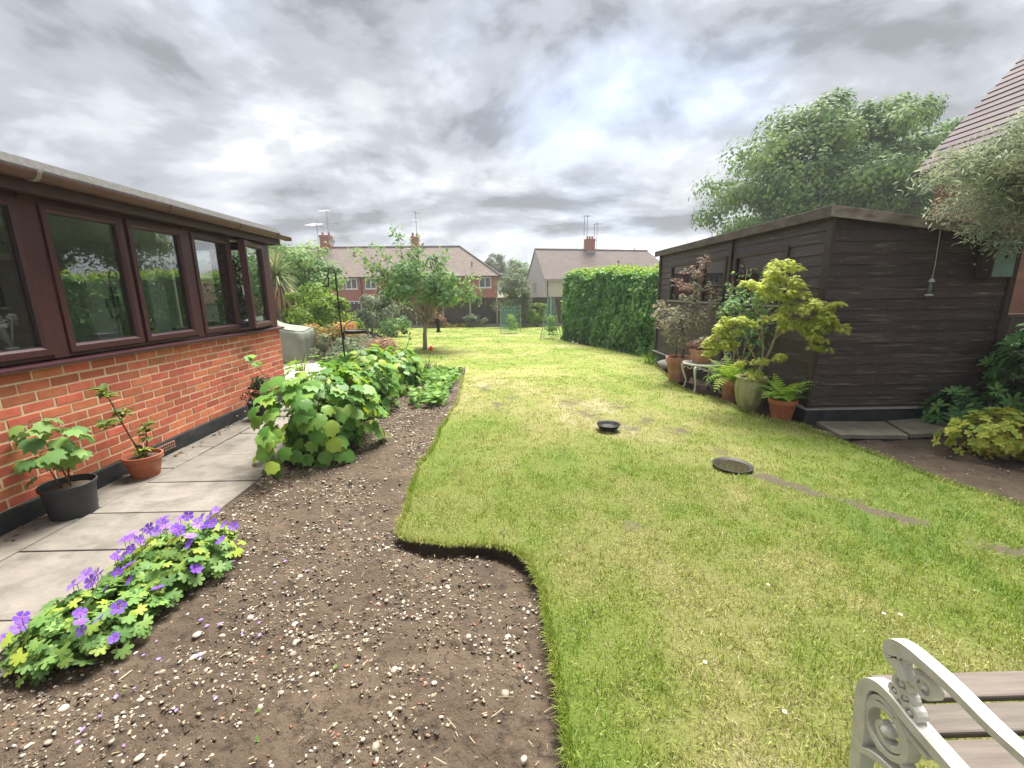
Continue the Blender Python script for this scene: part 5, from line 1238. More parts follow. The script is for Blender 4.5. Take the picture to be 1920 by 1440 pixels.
# ------------------------------------------------------------------ shed
SX, SY0, SY1, SXR = 3.70, 4.92, 10.15, 5.84
def shed():
    T = thing('shed', 'large dark brown clapboard shed with pent roof on a concrete base', 'shed', (SX + 1, 7.5, 0))
    zt_l, zt_r = 2.36, 2.08           # eaves height at the lawn side and at the far side
    top = lambda x: zt_l + (zt_r - zt_l) * (x - SX) / (SXR - SX)
    b = MB(); b.box(SX - .07, SXR + .06, SY0 - .06, SY1 + .06, -.2, .125); b.build('base', MAT['bitumen'], T, bevel=.012)
    b = MB(); b.box(SX - .085, SXR + .07, SY0 - .075, SY1 + .07, .1255, .142); b.build('base_slab', MAT['concrete'], T, bevel=.005)
    b = MB(); b.prism([(SX + .03, SY0 + .03, .142), (SXR - .03, SY0 + .03, .142), (SXR - .03, SY0 + .03, zt_r - .02), (SX + .03, SY0 + .03, zt_l - .02)], (0, SY1 - SY0 - .06, 0)); b.build('carcass', MAT['shed_trim'], T)
    H = .127
    # end boards
    k = 0; z = .165
    while z < zt_l - .01:
        z1 = min(z + H, zt_l + .02)
        xl, xr = SX, SXR
        pts = [(xl, z), (xr, z), (xr, z1), (xl, z1)]
        out = []
        for i in range(4):     # clip under the roof line
            p, q = pts[i], pts[(i + 1) % 4]; fp, fq = top(p[0]) - p[1], top(q[0]) - q[1]
            if fp >= 0: out.append(p)
            if fp * fq < 0: t = fp / (fp - fq); out.append((p[0] + (q[0] - p[0]) * t, p[1] + (q[1] - p[1]) * t))
        if len(out) >= 3:
            d = ru(-.002, .002); sag = ru(-.003, .003)
            bb = MB(); n = len(out); tz = lambda zz: .001 + .018 * (1 - (zz - z) / H)
            V = [(x, SY0 - tz(zz) - d, zz + sag * (x - SX)) for x, zz in out] + [(x, SY0 + .029, zz + sag * (x - SX)) for x, zz in out]
            bb.add(V, [tuple(range(n)), tuple(range(2 * n - 1, n - 1, -1))] + [(i, n + i, n + (i + 1) % n, (i + 1) % n) for i in range(n)]); bb.build('board', MAT['shed'], T)
        z += H
    # front boards with openings
    wins = [(5.66, 6.84), (7.18, 7.92), (8.28, 9.40)]; wz0, wz1 = 1.36, 2.03
    z = .165
    while z < zt_l:
        z1 = min(z + H, zt_l + .01)
        if z1 > wz0 + .03 and z < wz1 - .03:
            segs = [(SY0, 5.60), (6.90, 7.12), (7.98, 8.22), (9.46, SY1)]
        else: segs = [(SY0, 7.0), (7.0, SY1)]
        for (a, c) in segs:
            d = ru(-.002, .002); bb = MB()
            bb.prism([(SX - .020 - d, a + .002, z), (SX - .003 - d, a + .002, z1), (SX + .028, a + .002, z1), (SX + .028, a + .002, z)], (0, c - a - .004, 0)); bb.build('board', MAT['shed'], T)
        z += H
    def trim(*a, name='trim', m='shed_trim'): b = MB(); b.box(*a); return b.build(name, MAT[m], T, bevel=.004)
    trim(SX - .045, SX - .002, SY0 - .045, SY0 + .045, .15, zt_l, name='corner_post'); trim(SX - .05, SX - .024, 6.98, 7.06, .16, zt_l - .002); trim(SX - .05, SX - .005, SY1 - .06, SY1 + .02, .16, zt_l - .002, name='corner_post')
    trim(SXR - .04, SXR + .03, SY0 - .045, SY0 + .02, .15, zt_r, name='corner_post')
    for (a, c) in wins:
        f = MB(); t = .06; x0, x1 = SX - .045, SX + .02
        f.box(x0, x1, a - .06, a, wz0 - .06, wz1 + .06); f.box(x0, x1, c, c + .06, wz0 - .06, wz1 + .06); f.box(x0, x1, a, c, wz0 - .06, wz0); f.box(x0, x1, a, c, wz1, wz1 + .06)
        w = f.build('window', MAT['shed_trim'], T, bevel=.004)
        g = MB(); g.box(SX - .012, SX - .006, a, c, wz0, wz1); g.build('pane', MAT['shedglass'], w)
        s = MB(); s.box(SX - .075, SX - .046, a - .08, c + .08, wz0 - .04, wz0 - .015); s.build('sill', MAT['concrete'], w)
        k = MB(); k.box(SX + .12, SX + .13, a - .05, c + .05, wz0 - .05, wz1 + .05); k.build('blind', MAT['black_pot'], w)
    nl = MB()
    for x in (SX + .12, SX + .72, SX + 1.42, SXR - .12):
        z = .165 + .035
        while z < top(x) - .08: nl.ball((x + ru(-.012, .012), SY0 - .018, z + ru(-.006, .006)), (.0045, .003, .0045), 6, 4); z += H
    nl.build('nail_heads', MAT['galv'], T)['kind'] = 'stuff'
    # roof and weathered fascia
    e = .11; r_ = MB()
    A = lambda x, z: (x, SY0 - e, z)
    zl, zr = zt_l + .045, zt_r + .035
    r_.prism([A(SX - e, zl - .012), A(SXR + e, zr - .012), A(SXR + e, zr + .028), A(SX - e, zl + .030)], (0, SY1 - SY0 + 2 * e, 0)); r_.build('roof', MAT['felt'], T)
    f = MB(); f.prism([(SX - e - .022, SY0 - e - .02, zl - .09), (SXR + e, SY0 - e - .02, zr - .09), (SXR + e, SY0 - e - .02, zr + .022), (SX - e - .022, SY0 - e - .02, zl + .024)], (0, .019, 0)); f.build('fascia', MAT['shed_fascia'], T, bevel=.004)
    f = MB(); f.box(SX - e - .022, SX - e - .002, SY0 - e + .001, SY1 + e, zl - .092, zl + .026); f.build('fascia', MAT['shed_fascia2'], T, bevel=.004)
MAT['shedglass'] = glassmat('dusty shed glass', (.35, .4, .42), .08, .03)
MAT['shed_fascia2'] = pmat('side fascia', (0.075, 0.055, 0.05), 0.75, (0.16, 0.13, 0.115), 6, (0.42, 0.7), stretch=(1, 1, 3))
shed()

def shed_extras():
    T = thing('tube_feeder', 'small clear tube feeder hanging on a string against the shed end', 'bird feeder', (4.83, 4.82, 1.5))
    b = MB(); b.tube([(4.80, 4.80, 2.16), (4.825, 4.81, 1.80), (4.83, 4.82, 1.66)], .004, 5); b.build('string', MAT['galv'], T)
    b = MB(); b.lathe([(.030, 0), (.033, .005), (.033, .13), (.030, .135)], (4.83, 4.82, 1.475), 12); b.build('tube', MAT['feedglass'], T, smooth=True)
    b = MB(); b.lathe([(.04, -.006), (.04, .0), (.034, .012)], (4.83, 4.82, 1.468), 12); b.build('tray', MAT['galv'], T)
    b = MB(); b.lathe([(.034, 0), (.02, .03), (.004, .045)], (4.83, 4.82, 1.612), 12); b.build('cap', MAT['galv'], T)
    T = thing('bird_box', 'pale green nest box with dark sides beneath the silver tree at the shed corner', 'nest box', (5.52, 4.74, 1.65))
    b = MB(); b.box(5.36, 5.60, 4.695, 4.71, 1.66, 1.97); b.build('front', MAT['green_paint'], T, bevel=.003)
    b = MB(); b.box(5.60, 5.615, 4.69, 4.855, 1.65, 2.03); b.box(5.345, 5.36, 4.69, 4.855, 1.65, 2.03); b.box(5.36, 5.60, 4.84, 4.855, 1.65, 2.05); b.box(5.36, 5.60, 4.71, 4.84, 1.65, 1.665); b.build('sides', MAT['shed_trim'], T)
    b = MB(); b.prism([(5.32, 4.64, 1.985), (5.32, 4.875, 2.075), (5.32, 4.875, 2.095), (5.32, 4.64, 2.005)], (.32, 0, 0)); b.build('roof', MAT['green_paint'], T)
    b = MB(); b.lathe([(.018, 0), (.018, .003)], (0, 0, 0), 14); M = Matrix.Translation((5.48, 4.6945, 1.87)) @ Matrix.Rotation(R(90), 4, 'X'); b.v = [tuple(M @ Vector(p)) for p in b.v]; b.build('entrance_hole', MAT['black'], T)
    T = thing('low_fence', 'low dark timber fence running right from the shed behind the evergreen shrub', 'fence', (7.5, 5.3, -.1))
    x = 6.0
    while x < 11:
        b = MB(); b.box(x, x + .10, 5.25, 5.34, -.2, 1.22); b.build('post', MAT['fence'], T)
        for i in range(11): b = MB(); a = x + .11 + i * .148; b.box(a, a + .142, 5.28 + ru(0, .01), 5.30, -.1, 1.18 + ru(-.006, .006)); b.build('board', MAT['fence'], T)
        b = MB(); b.box(x + .1, x + 1.75, 5.265, 5.32, 1.19, 1.215); b.build('capping', MAT['fence'], T); x += 1.75
    T = tree('silver_tree', 'silver-leaved tree with fine foliage drooping over the shed roof corner', (6.9, 4.3, -.1), (6.6, 4.35, 2.1), .10, (5.6, 4.5, 2.74), (1.25, .65, .50), 80, 15000, .075, .24, 'lf_silver', 'bark', 'narrow', seed=40, bottom=-.95, shell=.25, lump=.4)
    mb = MB(); P, N_, S = [], [], []
    for (q, e) in (((5.4, 4.5, 2.7), (4.12, 4.45, 2.56)), ((5.3, 4.5, 2.6), (4.5, 4.5, 2.30)), ((5.4, 4.5, 2.5), (4.8, 4.45, 2.10)), ((5.5, 4.45, 2.5), (5.05, 4.4, 1.92)), ((5.3, 4.6, 2.9), (4.35, 4.5, 2.80)), ((5.5, 4.5, 3.0), (5.2, 4.5, 3.2)), ((5.6, 4.4, 2.4), (5.35, 4.35, 2.0))):
        pts = limb(mb, q, e, .012, .004, .15, 6, 5)
        limb(mb, (6.6, 4.35, 2.1), q, .03, .012, .15, 5, 6)
        for k in range(800):
            t = rnd() ** .8; i = min(5, int(t * 6)); c = pts[i].lerp(pts[i + 1], t * 6 - i)
            P.append(tuple(c + Vector((random.gauss(0, .085), random.gauss(0, .085), random.gauss(-.02, .06))))); N_.append((random.gauss(0, .7), random.gauss(0, .7), .6)); S.append(ru(.04, .085))
    mb.build('drooping_branches', MAT['bark'], T, smooth=True); leaf_cloud('drooping_leaves', np.array(P), np.array(N_), np.array(S), 'narrow', MAT['lf_silver'], T)
MAT['feedglass'] = glassmat('feeder plastic', (.72, .78, .76), .05, .15)
shed_extras()

# ------------------------------------------------------------------ pots and potted plants
def pot_terracotta(T, c, r_, h, mat='terracotta', rim=True):
    b = MB(); t = .012
    pr = [(r_ * .70, 0), (r_ * .93, h * .78), (r_ * .94, h * .785)]
    if rim: pr += [(r_ * 1.0, h * .79), (r_ * 1.02, h * .80), (r_ * 1.03, h * .985), (r_ * 1.01, h)]
    else: pr += [(r_ * .99, h)]
    pr += [(r_ * .95, h), (r_ * .93, h * .97), (r_ * .90, h * .84), (r_ * .2, h * .84)]
    b.lathe(pr, c, 36); o = b.build('pot', MAT[mat], T, smooth=False)
    for p in o.data.polygons: p.use_smooth = True
    md = o.modifiers.new('e', 'EDGE_SPLIT'); md.split_angle = R(40)
    s = MB(); s.lathe([(r_ * .905, -.01), (r_ * .8, .0), (r_ * .3, .008), (.01, .01)], (c[0], c[1], c[2] + h * .87), 24); s.build('compost', MAT['potsoil'], T, smooth=True)
    return o
shape('lobed', *star([-2.5, -1.75, -1.05, -.35, .35, 1.05, 1.75, 2.5], [.40, .50, .50, .56, .56, .50, .50, .40], .40))
VL = []
def vine_shape(name, lob, notch):
    V, F = star([-2.55, -1.65, -.80, 0, .80, 1.65, 2.55], lob, notch); shape(name, V, F)
vine_shape('vine_a', [.46, .52, .54, .62, .54, .52, .46], .45)
vine_shape('vine_b', [.42, .54, .50, .60, .56, .48, .44], .40)
def cut_leaf():
    A, Rr = [], []
    for k, a in enumerate((-2.35, -1.4, -.6, .2, 1.05, 1.95)):
        for dd, r_ in ((-.26, .50), (0, .58), (.26, .50)): A.append(a + dd + .1); Rr.append(r_)
    V = [(0.38, 0, .03)]; n = len(A)
    for i in range(n):
        V.append((.38 + Rr[i] * math.cos(A[i]), Rr[i] * math.sin(A[i]), -.02 if i % 3 == 1 else .015))
        if i % 3 == 2:
            m_ = (A[i] + (A[i + 1] if i + 1 < n else A[0] + 2 * math.pi)) / 2; q = .31 if i < n - 1 else .08
            V.append((.38 + q * math.cos(m_), q * math.sin(m_), -.01))
    k = len(V); return V, [[(0, i, i + 1) for i in range(1, k - 1)] + [(0, k - 1, 1)]]
shape('cranesbill', *cut_leaf())
ME = {}
def lmeshes(key, kinds, mat, curls=(.1, .25, .4)):
    ME[key] = [leaf_mesh('leaf', k, MAT[mat], c) for k in kinds for c in curls]; return ME[key]
lmeshes('vine', ['vine_a', 'vine_b'], 'lf_vine'); lmeshes('ger', ['cranesbill'], 'lf_ger', (.0, .15, .3)); lmeshes('pot', ['lobed', 'vine_b'], 'lf_pot', (.2, .5)); lmeshes('bay', ['oval'], 'lf_bay', (.2, .5))

def potted_left():
    # black plastic pot, broad lobed leaves
    c = Vector((-3.15, 2.93, .0))
    T = thing('black_pot_plant', 'black plastic pot with a young broad-leaved plant against the brick wall', 'potted plant', c)
    b = MB(); r_, h = .152, .245
    b.lathe([(r_ * .84, 0), (r_ * .97, h * .90), (r_ * .985, h * .90), (r_ * 1.03, h * .91), (r_ * 1.04, h * .985), (r_ * 1.02, h), (r_ * .985, h), (r_ * .965, h * .96), (r_ * .94, h * .80), (.01, h * .80)], c, 40)
    o = b.build('pot', MAT['black_pot'], T, smooth=True); o.modifiers.new('e', 'EDGE_SPLIT').split_angle = R(40)
    s = MB(); s.lathe([(r_ * .95, -.01), (r_ * .7, .004), (.01, .012)], c + Vector((0, 0, h * .84)), 24); s.build('compost', MAT['potsoil'], T, smooth=True)
    def stem_plant(T, stems, meshes, n, s0, s1, along, mat='stem_red', droop=.5, spread=.10, r0=.006):
        for pts in stems:
            pts = [Vector(p) for p in pts]; mb = MB(); mb.tube(pts, [r0 * (1 - .6 * i / (len(pts) - 1)) for i in range(len(pts))], 6); mb.build('stem', MAT[mat], T, smooth=True)
        for k in range(n):
            pts = [Vector(p) for p in random.choice(stems)]; t = along[0] + (along[1] - along[0]) * rnd() ** .8; L_ = len(pts) - 1; i = min(L_ - 1, int(t * L_)); q = pts[i].lerp(pts[i + 1], t * L_ - i)
            a = ru(0, 6.28); out = Vector((math.cos(a), math.sin(a), ru(-.2, .5))); pet = MB()
            e = q + out * spread * ru(.5, 1.1); pet.tube([q, q.lerp(e, .5) + Vector((0, 0, .01)), e], .0018, 4); pet.build('petiole', MAT[mat], T)
            nrm = Vector((out.x * droop, out.y * droop, 1)) + Vector((ru(-.4, .4), ru(-.4, .4), 0)); copyobj(random.choice(meshes), 'leaf', frame(e, nrm, out - Vector((0, 0, .3)), ru(s0, s1)), T)
    B = lambda *p: [tuple(c + Vector(q)) for q in p]
    stem_plant(T, [B((.02, .0, .22), (-.01, -.02, .42), (-.04, -.05, .60), (-.06, -.09, .74)), B((-.03, .03, .22), (.0, .05, .40), (.02, .05, .55), (.02, .02, .68)), B((-.02, -.03, .22), (-.02, -.07, .36), (-.01, -.12, .5))], ME['pot'], 40, .10, .155, (.28, 1.0), spread=.10)
    # terracotta pot, leaning bronze-leaved stems
    c = Vector((-3.17, 3.60, 0))
    T = thing('terracotta_pot_plant', 'wide terracotta pot with a leaning bare-stemmed shrub beside the black pot', 'potted plant', c)
    pot_terracotta(T, c, .140, .195)
    stems = [[c + Vector(p) for p in q] for q in ([(0, 0, .16), (-.03, -.03, .32), (-.05, -.08, .52), (-.06, -.13, .72), (-.06, -.17, .82)], [(-.045, -.08, .50), (-.02, -.20, .52), (0, -.27, .56)], [(.01, .02, .16), (.02, .05, .30), (.02, .06, .46)], [(.0, .0, .16), (.03, -.03, .26)], [(-.05, -.08, .52), (-.07, -.0, .60)])]
    for pts in stems:
        mb = MB(); mb.tube(pts, [.008 * (1 - .5 * i / (len(pts) - 1)) for i in range(len(pts))], 6); mb.build('stem', MAT['stem_red'], T, smooth=True)
        tip = pts[-1]; base = pts[-2]
        for k in range(24):
            t = rnd() ** .6; q = base.lerp(tip, t); a = ru(0, 6.28); out = Vector((math.cos(a), math.sin(a), ru(.1, .9))).normalized()
            copyobj(random.choice(ME['bay']), 'leaf', frame(q, Vector((-out.x * .3, -out.y * .3, 1)) + Vector((ru(-.5, .5), ru(-.5, .5), 0)), out, ru(.06, .10)), T)
    # small pot half hidden by the vine
    c = Vector((-3.12, 5.35, 0))
    T = thing('black_pot_shrub', 'small black pot with a fine-leaved shrub tucked behind the vine by the wall', 'potted plant', c)
    b = MB(); b.lathe([(.10, 0), (.13, .20), (.138, .20), (.138, .225), (.125, .225), (.12, .18), (.01, .18)], c, 28); b.build('pot', MAT['black_pot'], T, smooth=True)
    P, N_, S, tone, C = clumps(c + Vector((0, 0, .38)), (.16, .16, .17), 12, 420, .045, .07, .3, -1, .3, seed=70); leaf_cloud('foliage', P, N_, S, 'oval', MAT['lf_dark'], T, tone)
    mb = MB()
    for q in C[:8]: limb(mb, c + Vector((0, 0, .17)), q, .005, .002, .2, 3, 5)
    mb.build('stems', MAT['bark'], T)
potted_left()

# ------------------------------------------------------------------ vine row
def vine(name, label, x0, x1, y0, y1, h, n, s0, s1, seed):
    rr = random.Random(seed); cx, cy = (x0 + x1) / 2, (y0 + y1) / 2
    T = thing(name, label, 'shrub', (cx, cy, -.03))
    ax, ay = (x1 - x0) / 2, (y1 - y0) / 2
    # dense inner leaves
    m_ = 900; u = unit(RNG.normal(0, 1, (m_, 3))); u[:, 2] = np.abs(u[:, 2]); q = RNG.random(m_)[:, None] ** .4 * .80
    P = np.array([cx, cy, -.02]) + u * q * np.array([ax, ay, h]); P[:, 2] += .03
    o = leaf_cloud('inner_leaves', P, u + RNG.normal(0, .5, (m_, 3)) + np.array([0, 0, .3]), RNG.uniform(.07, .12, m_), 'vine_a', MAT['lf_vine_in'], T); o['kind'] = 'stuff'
    mb = MB()
    for k in range(14):
        a = rr.uniform(0, 6.28); e = Vector((cx + ax * .75 * math.cos(a), cy + ay * .75 * math.sin(a), h * rr.uniform(.5, .9)))
        limb(mb, (cx + rr.uniform(-.15, .15), cy + rr.uniform(-.3, .3), -.04), e, .011, .004, .2, 4, 5)
    mb.build('stems', MAT['stem_red'], T, smooth=True)
    for k in range(n):
        # favour the outside of a boxy mound, facing the light
        a = rr.uniform(0, 6.28); e = math.asin(min(1, rr.random() ** .85 * 1.0)); ce = math.cos(e) ** .6; se = math.sin(e) ** .75
        lum = 1 + .16 * math.sin(a * 3 + seed) + .12 * math.sin(a * 7 + e * 5) + rr.uniform(-.10, .10)
        p = Vector((cx + ax * ce * math.cos(a) * lum, cy + ay * ce * math.sin(a) * lum, -.0 + max(.05, h * se * (1 + rr.uniform(-.10, .12)))))
        nrm = Vector((math.cos(a) * ce, math.sin(a) * ce, .35 + .9 * se)) + Vector((rr.uniform(-.45, .45), rr.uniform(-.45, .45), rr.uniform(-.2, .3)))
        tip = Vector((math.cos(a), math.sin(a), -.75)) + Vector((rr.uniform(-.6, .6), rr.uniform(-.6, .6), 0))
        copyobj(rr.choice(ME['vine']), 'leaf', frame(p, nrm, tip, rr.uniform(s0, s1)), T)
vine('vine_bush', 'nearest mound of large lobed vine leaves overhanging the path edge', -2.30, -1.44, 3.58, 5.12, .84, 298, .105, .175, 1)
vine('vine_bush', 'middle mound of vine leaves with the feeding pole rising from it', -2.25, -1.55, 5.0, 6.55, .80, 295, .10, .16, 2)
vine('vine_bush', 'farthest smaller mound of vine leaves before the strawberry patch', -2.15, -1.45, 6.5, 8.1, .62, 190, .10, .16, 3)
def vine_shoots():
    for (nm, pts) in (('vine_shoot', [(-2.2, 4.0, .75), (-2.3, 4.0, .88), (-2.36, 4.02, .98)]), ('vine_shoot', [(-1.7, 7.3, .5), (-1.62, 7.4, .75), (-1.58, 7.4, .95)])):
        T = bpy.data.objects['vine_bush' if pts[0][1] < 5 else 'vine_bush.002']
        mb = MB(); mb.tube(pts, [.005, .004, .002], 5); mb.build('shoot', MAT['stem_red'], T)
        for k in range(7):
            t = rnd(); q = Vector(pts[1]).lerp(Vector(pts[2]), t); copyobj(random.choice(ME['vine']), 'leaf', frame(q, (ru(-.6, .6), ru(-.6, .6), .7), (ru(-1, 1), ru(-1, 1), -.3), ru(.05, .09)), T)
vine_shoots()

# ------------------------------------------------------------------ cranesbill
def flower_mesh():
    V, F, m = [], [], []
    for k in range(5):
        a = k * 2 * math.pi / 5; ca, sa = math.cos(a), math.sin(a)
        pr = [(.10, 0, 0), (.45, .30, .10), (.85, .42, .20), (1.0, .16, .22), (.96, 0, .20), (1.0, -.16, .22), (.85, -.42, .20), (.45, -.30, .10)]
        b = len(V); V += [(x * ca - y * sa, x * sa + y * ca, z) for x, y, z in pr]; F.append(tuple(b + i for i in range(8))); m.append(0)
    b = len(V); V += [(.24 * math.cos(i * math.pi / 3), .24 * math.sin(i * math.pi / 3), .09) for i in range(6)]; F.append(tuple(b + i for i in range(6))); m.append(1)
    me = bpy.data.meshes.new('flower'); me.from_pydata(V, [], F); me.materials.append(MAT['petal']); me.materials.append(MAT['petal_eye']); me.polygons.foreach_set('material_index', m); return me
FLOWER = flower_mesh()
def cranesbill(name, label, cx, cy, ax, ay, h, n, nf, seed, rot=0.0):
    rr = random.Random(seed); T = thing(name, label, 'flowering plant', (cx, cy, -.03)); cr, sr = math.cos(rot), math.sin(rot)
    W = lambda x, y, z: Vector((cx + x * cr - y * sr, cy + x * sr + y * cr, z))
    m_ = 420; pts = []
    for i in range(m_):
        r_ = rnd() ** .5 * .85; a = ru(0, 6.28); pts.append(tuple(W(ax * r_ * math.cos(a), ay * r_ * math.sin(a), .01 + ru(0, .62) * h * math.sqrt(max(0, 1 - r_ * r_)))))
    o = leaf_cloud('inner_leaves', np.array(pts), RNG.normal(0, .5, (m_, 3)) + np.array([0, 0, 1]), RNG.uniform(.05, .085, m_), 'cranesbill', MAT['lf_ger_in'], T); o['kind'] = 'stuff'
    mb = MB()
    for k in range(26): a = rr.uniform(0, 6.28); q = rr.random() ** .5; mb.tube([W(rr.uniform(-.06, .06), rr.uniform(-.06, .06), -.04), W(ax * q * .5 * math.cos(a), ay * q * .5 * math.sin(a), h * .5), W(ax * q * .9 * math.cos(a), ay * q * .9 * math.sin(a), h * .8 * math.sqrt(1 - q * q * .8))], .0022, 4)
    mb.build('stems', MAT['stem_red'], T)
    for k in range(n):
        r_ = rr.random() ** .5; a = rr.uniform(0, 6.28); z = .03 + h * math.sqrt(max(0, 1 - r_ ** 2.4)) * rr.uniform(.62, 1.0) - .02
        nrm = Vector((.75 * r_ * math.cos(a + rot), .75 * r_ * math.sin(a + rot), .8)) + Vector((rr.uniform(-.4, .4), rr.uniform(-.4, .4), 0))
        copyobj(rr.choice(ME['ger']), 'leaf', frame(W(ax * r_ * math.cos(a), ay * r_ * math.sin(a), z), nrm, (math.cos(a + rot), math.sin(a + rot), -.4), rr.uniform(.045, .082)), T)
    for k in range(nf):
        r_ = rr.random() ** .6; a = rr.uniform(0, 6.28); z = h * math.sqrt(max(0, 1 - r_ ** 2.6)) + rr.uniform(.015, .075) + .02
        p = W(ax * r_ * 1.02 * math.cos(a), ay * r_ * 1.02 * math.sin(a), z); nrm = Vector((rr.uniform(-.7, .7), rr.uniform(-1.0, .2), .75))
        f = copyobj(FLOWER, 'flower', frame(p, nrm, (1, rr.uniform(-1, 1), 0), rr.uniform(.024, .033)), T)
        s = MB(); s.tube([p - Vector((rr.uniform(-.03, .03), rr.uniform(-.03, .03), .10)), p - Vector((0, 0, .04)), p], .0016, 4); s.build('flower_stem', MAT['stem'], T)
cranesbill('cranesbill', 'larger violet-flowered cranesbill clump at the path edge beyond its twin', -1.90, 2.22, .27, .35, .22, 240, 42, 5, -.15)
cranesbill('cranesbill', 'nearer violet cranesbill clump with fewer flowers spreading over the path corner', -1.97, 1.78, .26, .28, .16, 200, 16, 6, -.3)
def petals():
    n = 26; V, F, rv = [], [], []
    for k in range(n):
        while True:
            x, y = (ru(-1.75, -1.1), ru(1.2, 2.4)) if k < 20 else (ru(-1.9, -.7), ru(.95, 1.8))
            if abs(x) < 1.25 * y: break
        z = float(soil_z(np.array([x]), np.array([y]))[0]) + .012; a = ru(0, 6.28); s = ru(.007, .013); b = len(V)
        for (px, py, pz) in ((-1, 0, 0), (0, -.7, .3), (1, 0, 0), (0, .7, .4)): V.append((x + s * (px * math.cos(a) - py * math.sin(a)), y + s * (px * math.sin(a) + py * math.cos(a)), z + s * pz * .6))
        F.append((b, b + 1, b + 2, b + 3))
    me = bpy.data.meshes.new('fallen_petals'); me.from_pydata(V, [], F); me.materials.append(pmat('fallen petal', (.26, .13, .50), .6, (.38, .24, .56), 60)); o = link('fallen_petals', me, SOIL); o['kind'] = 'stuff'
petals()

# ------------------------------------------------------------------ strawberry patch, edging, rose
def patch():
    T = thing('strawberry_patch', 'low green strawberry plants filling the corner of the soil bed', 'plants', (-1.2, 7.3, -.05))
    n = 1500; x = RNG.uniform(-1.75, -.86, n); y = RNG.uniform(5.9, 8.6, n); k = (x > -1.75 + .0 * y) & ((y > 6.6) | (x > -1.35)) & (fbm(x * 4, y * 4, 2, 5) > .36); x, y = x[k], y[k]
    z = zg(y) - .03 + .13 * RNG.random(len(x)) + .05 * fbm(x * 3, y * 3, 2, 8)
    leaf_cloud('leaves', np.column_stack([x, y, z]), RNG.normal(0, .45, (len(x), 3)) + np.array([0, -.2, 1]), RNG.uniform(.055, .10, len(x)), 'lobed', MAT['lf_ground'], T)['kind'] = 'stuff'
    mb = MB()
    for i in range(0, len(x), 6): mb.tube([(x[i] + .02, y[i], zgf(y[i]) - .06), (x[i], y[i], z[i])], .0025, 4)
    mb.build('stalks', MAT['stem'], T)
    E = thing('scalloped_edging', 'dark scalloped lawn edging at the back of the strawberry patch', 'edging', (-1.4, 8.85, -.06))
    bm = MB(); w = .125; pts = [(-w / 2, -.06), (w / 2, -.06), (w / 2, .055)] + [(w / 2 * math.cos(a), .055 + .05 * math.sin(a)) for a in [math.pi * i / 6 for i in range(1, 6)]] + [(-w / 2, .055)]
    bm.prism([(x_, -.012, z_) for x_, z_ in pts], (0, .024, 0)); me = bm.mesh('edging_piece', MAT['rubber'])
    for i in range(10): copyobj(me, 'edging_piece', Matrix.Translation((-2.04 + i * .128, 8.86 - .008 * i, zgf(8.8) - .01 + ru(-.006, .006))) @ Matrix.Rotation(ru(-.03, .03), 4, 'Y'), E)
    for i in range(5): copyobj(me, 'edging_piece', Matrix.Translation((-.80 + .006 * i, 8.70 - i * .128, zgf(8.7) - .012 + ru(-.006, .006))) @ Matrix.Rotation(R(90), 4, 'Z') @ Matrix.Rotation(ru(-.03, .03), 4, 'Y'), E)
    # rose
    c = Vector((-1.55, 8.65, -.06)); T = thing('red_rose', 'single red rose on a thin leafy stem behind the strawberry patch', 'rose', c); mb = MB()
    tip = Vector((-1.47, 8.7, .41)); mb.tube([c, c + Vector((.03, 0, .2)), tip], [.006, .005, .004], 6)
    for e in ((-1.25, 8.7, .22), (-1.75, 8.65, .14), (-1.32, 8.6, .30), (-1.85, 8.7, .05)): limb(mb, c + Vector((.02, 0, .12)), e, .004, .002, .15, 3, 5)
    mb.build('stems', MAT['stem'], T)
    P, N_, S, tone, C = clumps((-1.45, 8.65, .14), (.30, .12, .15), 12, 130, .055, .06, .2, -1, .4, seed=80); leaf_cloud('leaves', P, N_, S, 'oval', MAT['lf_apple'], T, tone)
    n = 26; a = RNG.uniform(0, 6.28, n); rr = RNG.uniform(.005, .035, n); P = np.column_stack([tip.x + rr * np.cos(a), tip.y + rr * np.sin(a), tip.z + .01 + RNG.uniform(0, .05, n)])
    leaf_cloud('bloom', P, np.column_stack([np.cos(a), np.sin(a), np.full(n, .5)]), np.full(n, .055), 'oval', MAT['red'], T)
    mb = MB(); mb.box(-1.70, -1.67, 8.4, 8.42, -.1, .10, Matrix.Rotation(.0, 4, 'Z')); 
    o = mb.build('plant_label', MAT['white_pvc']); tag(o, 'small white plant marker stuck in the soil by the rose', 'plant marker')
patch()

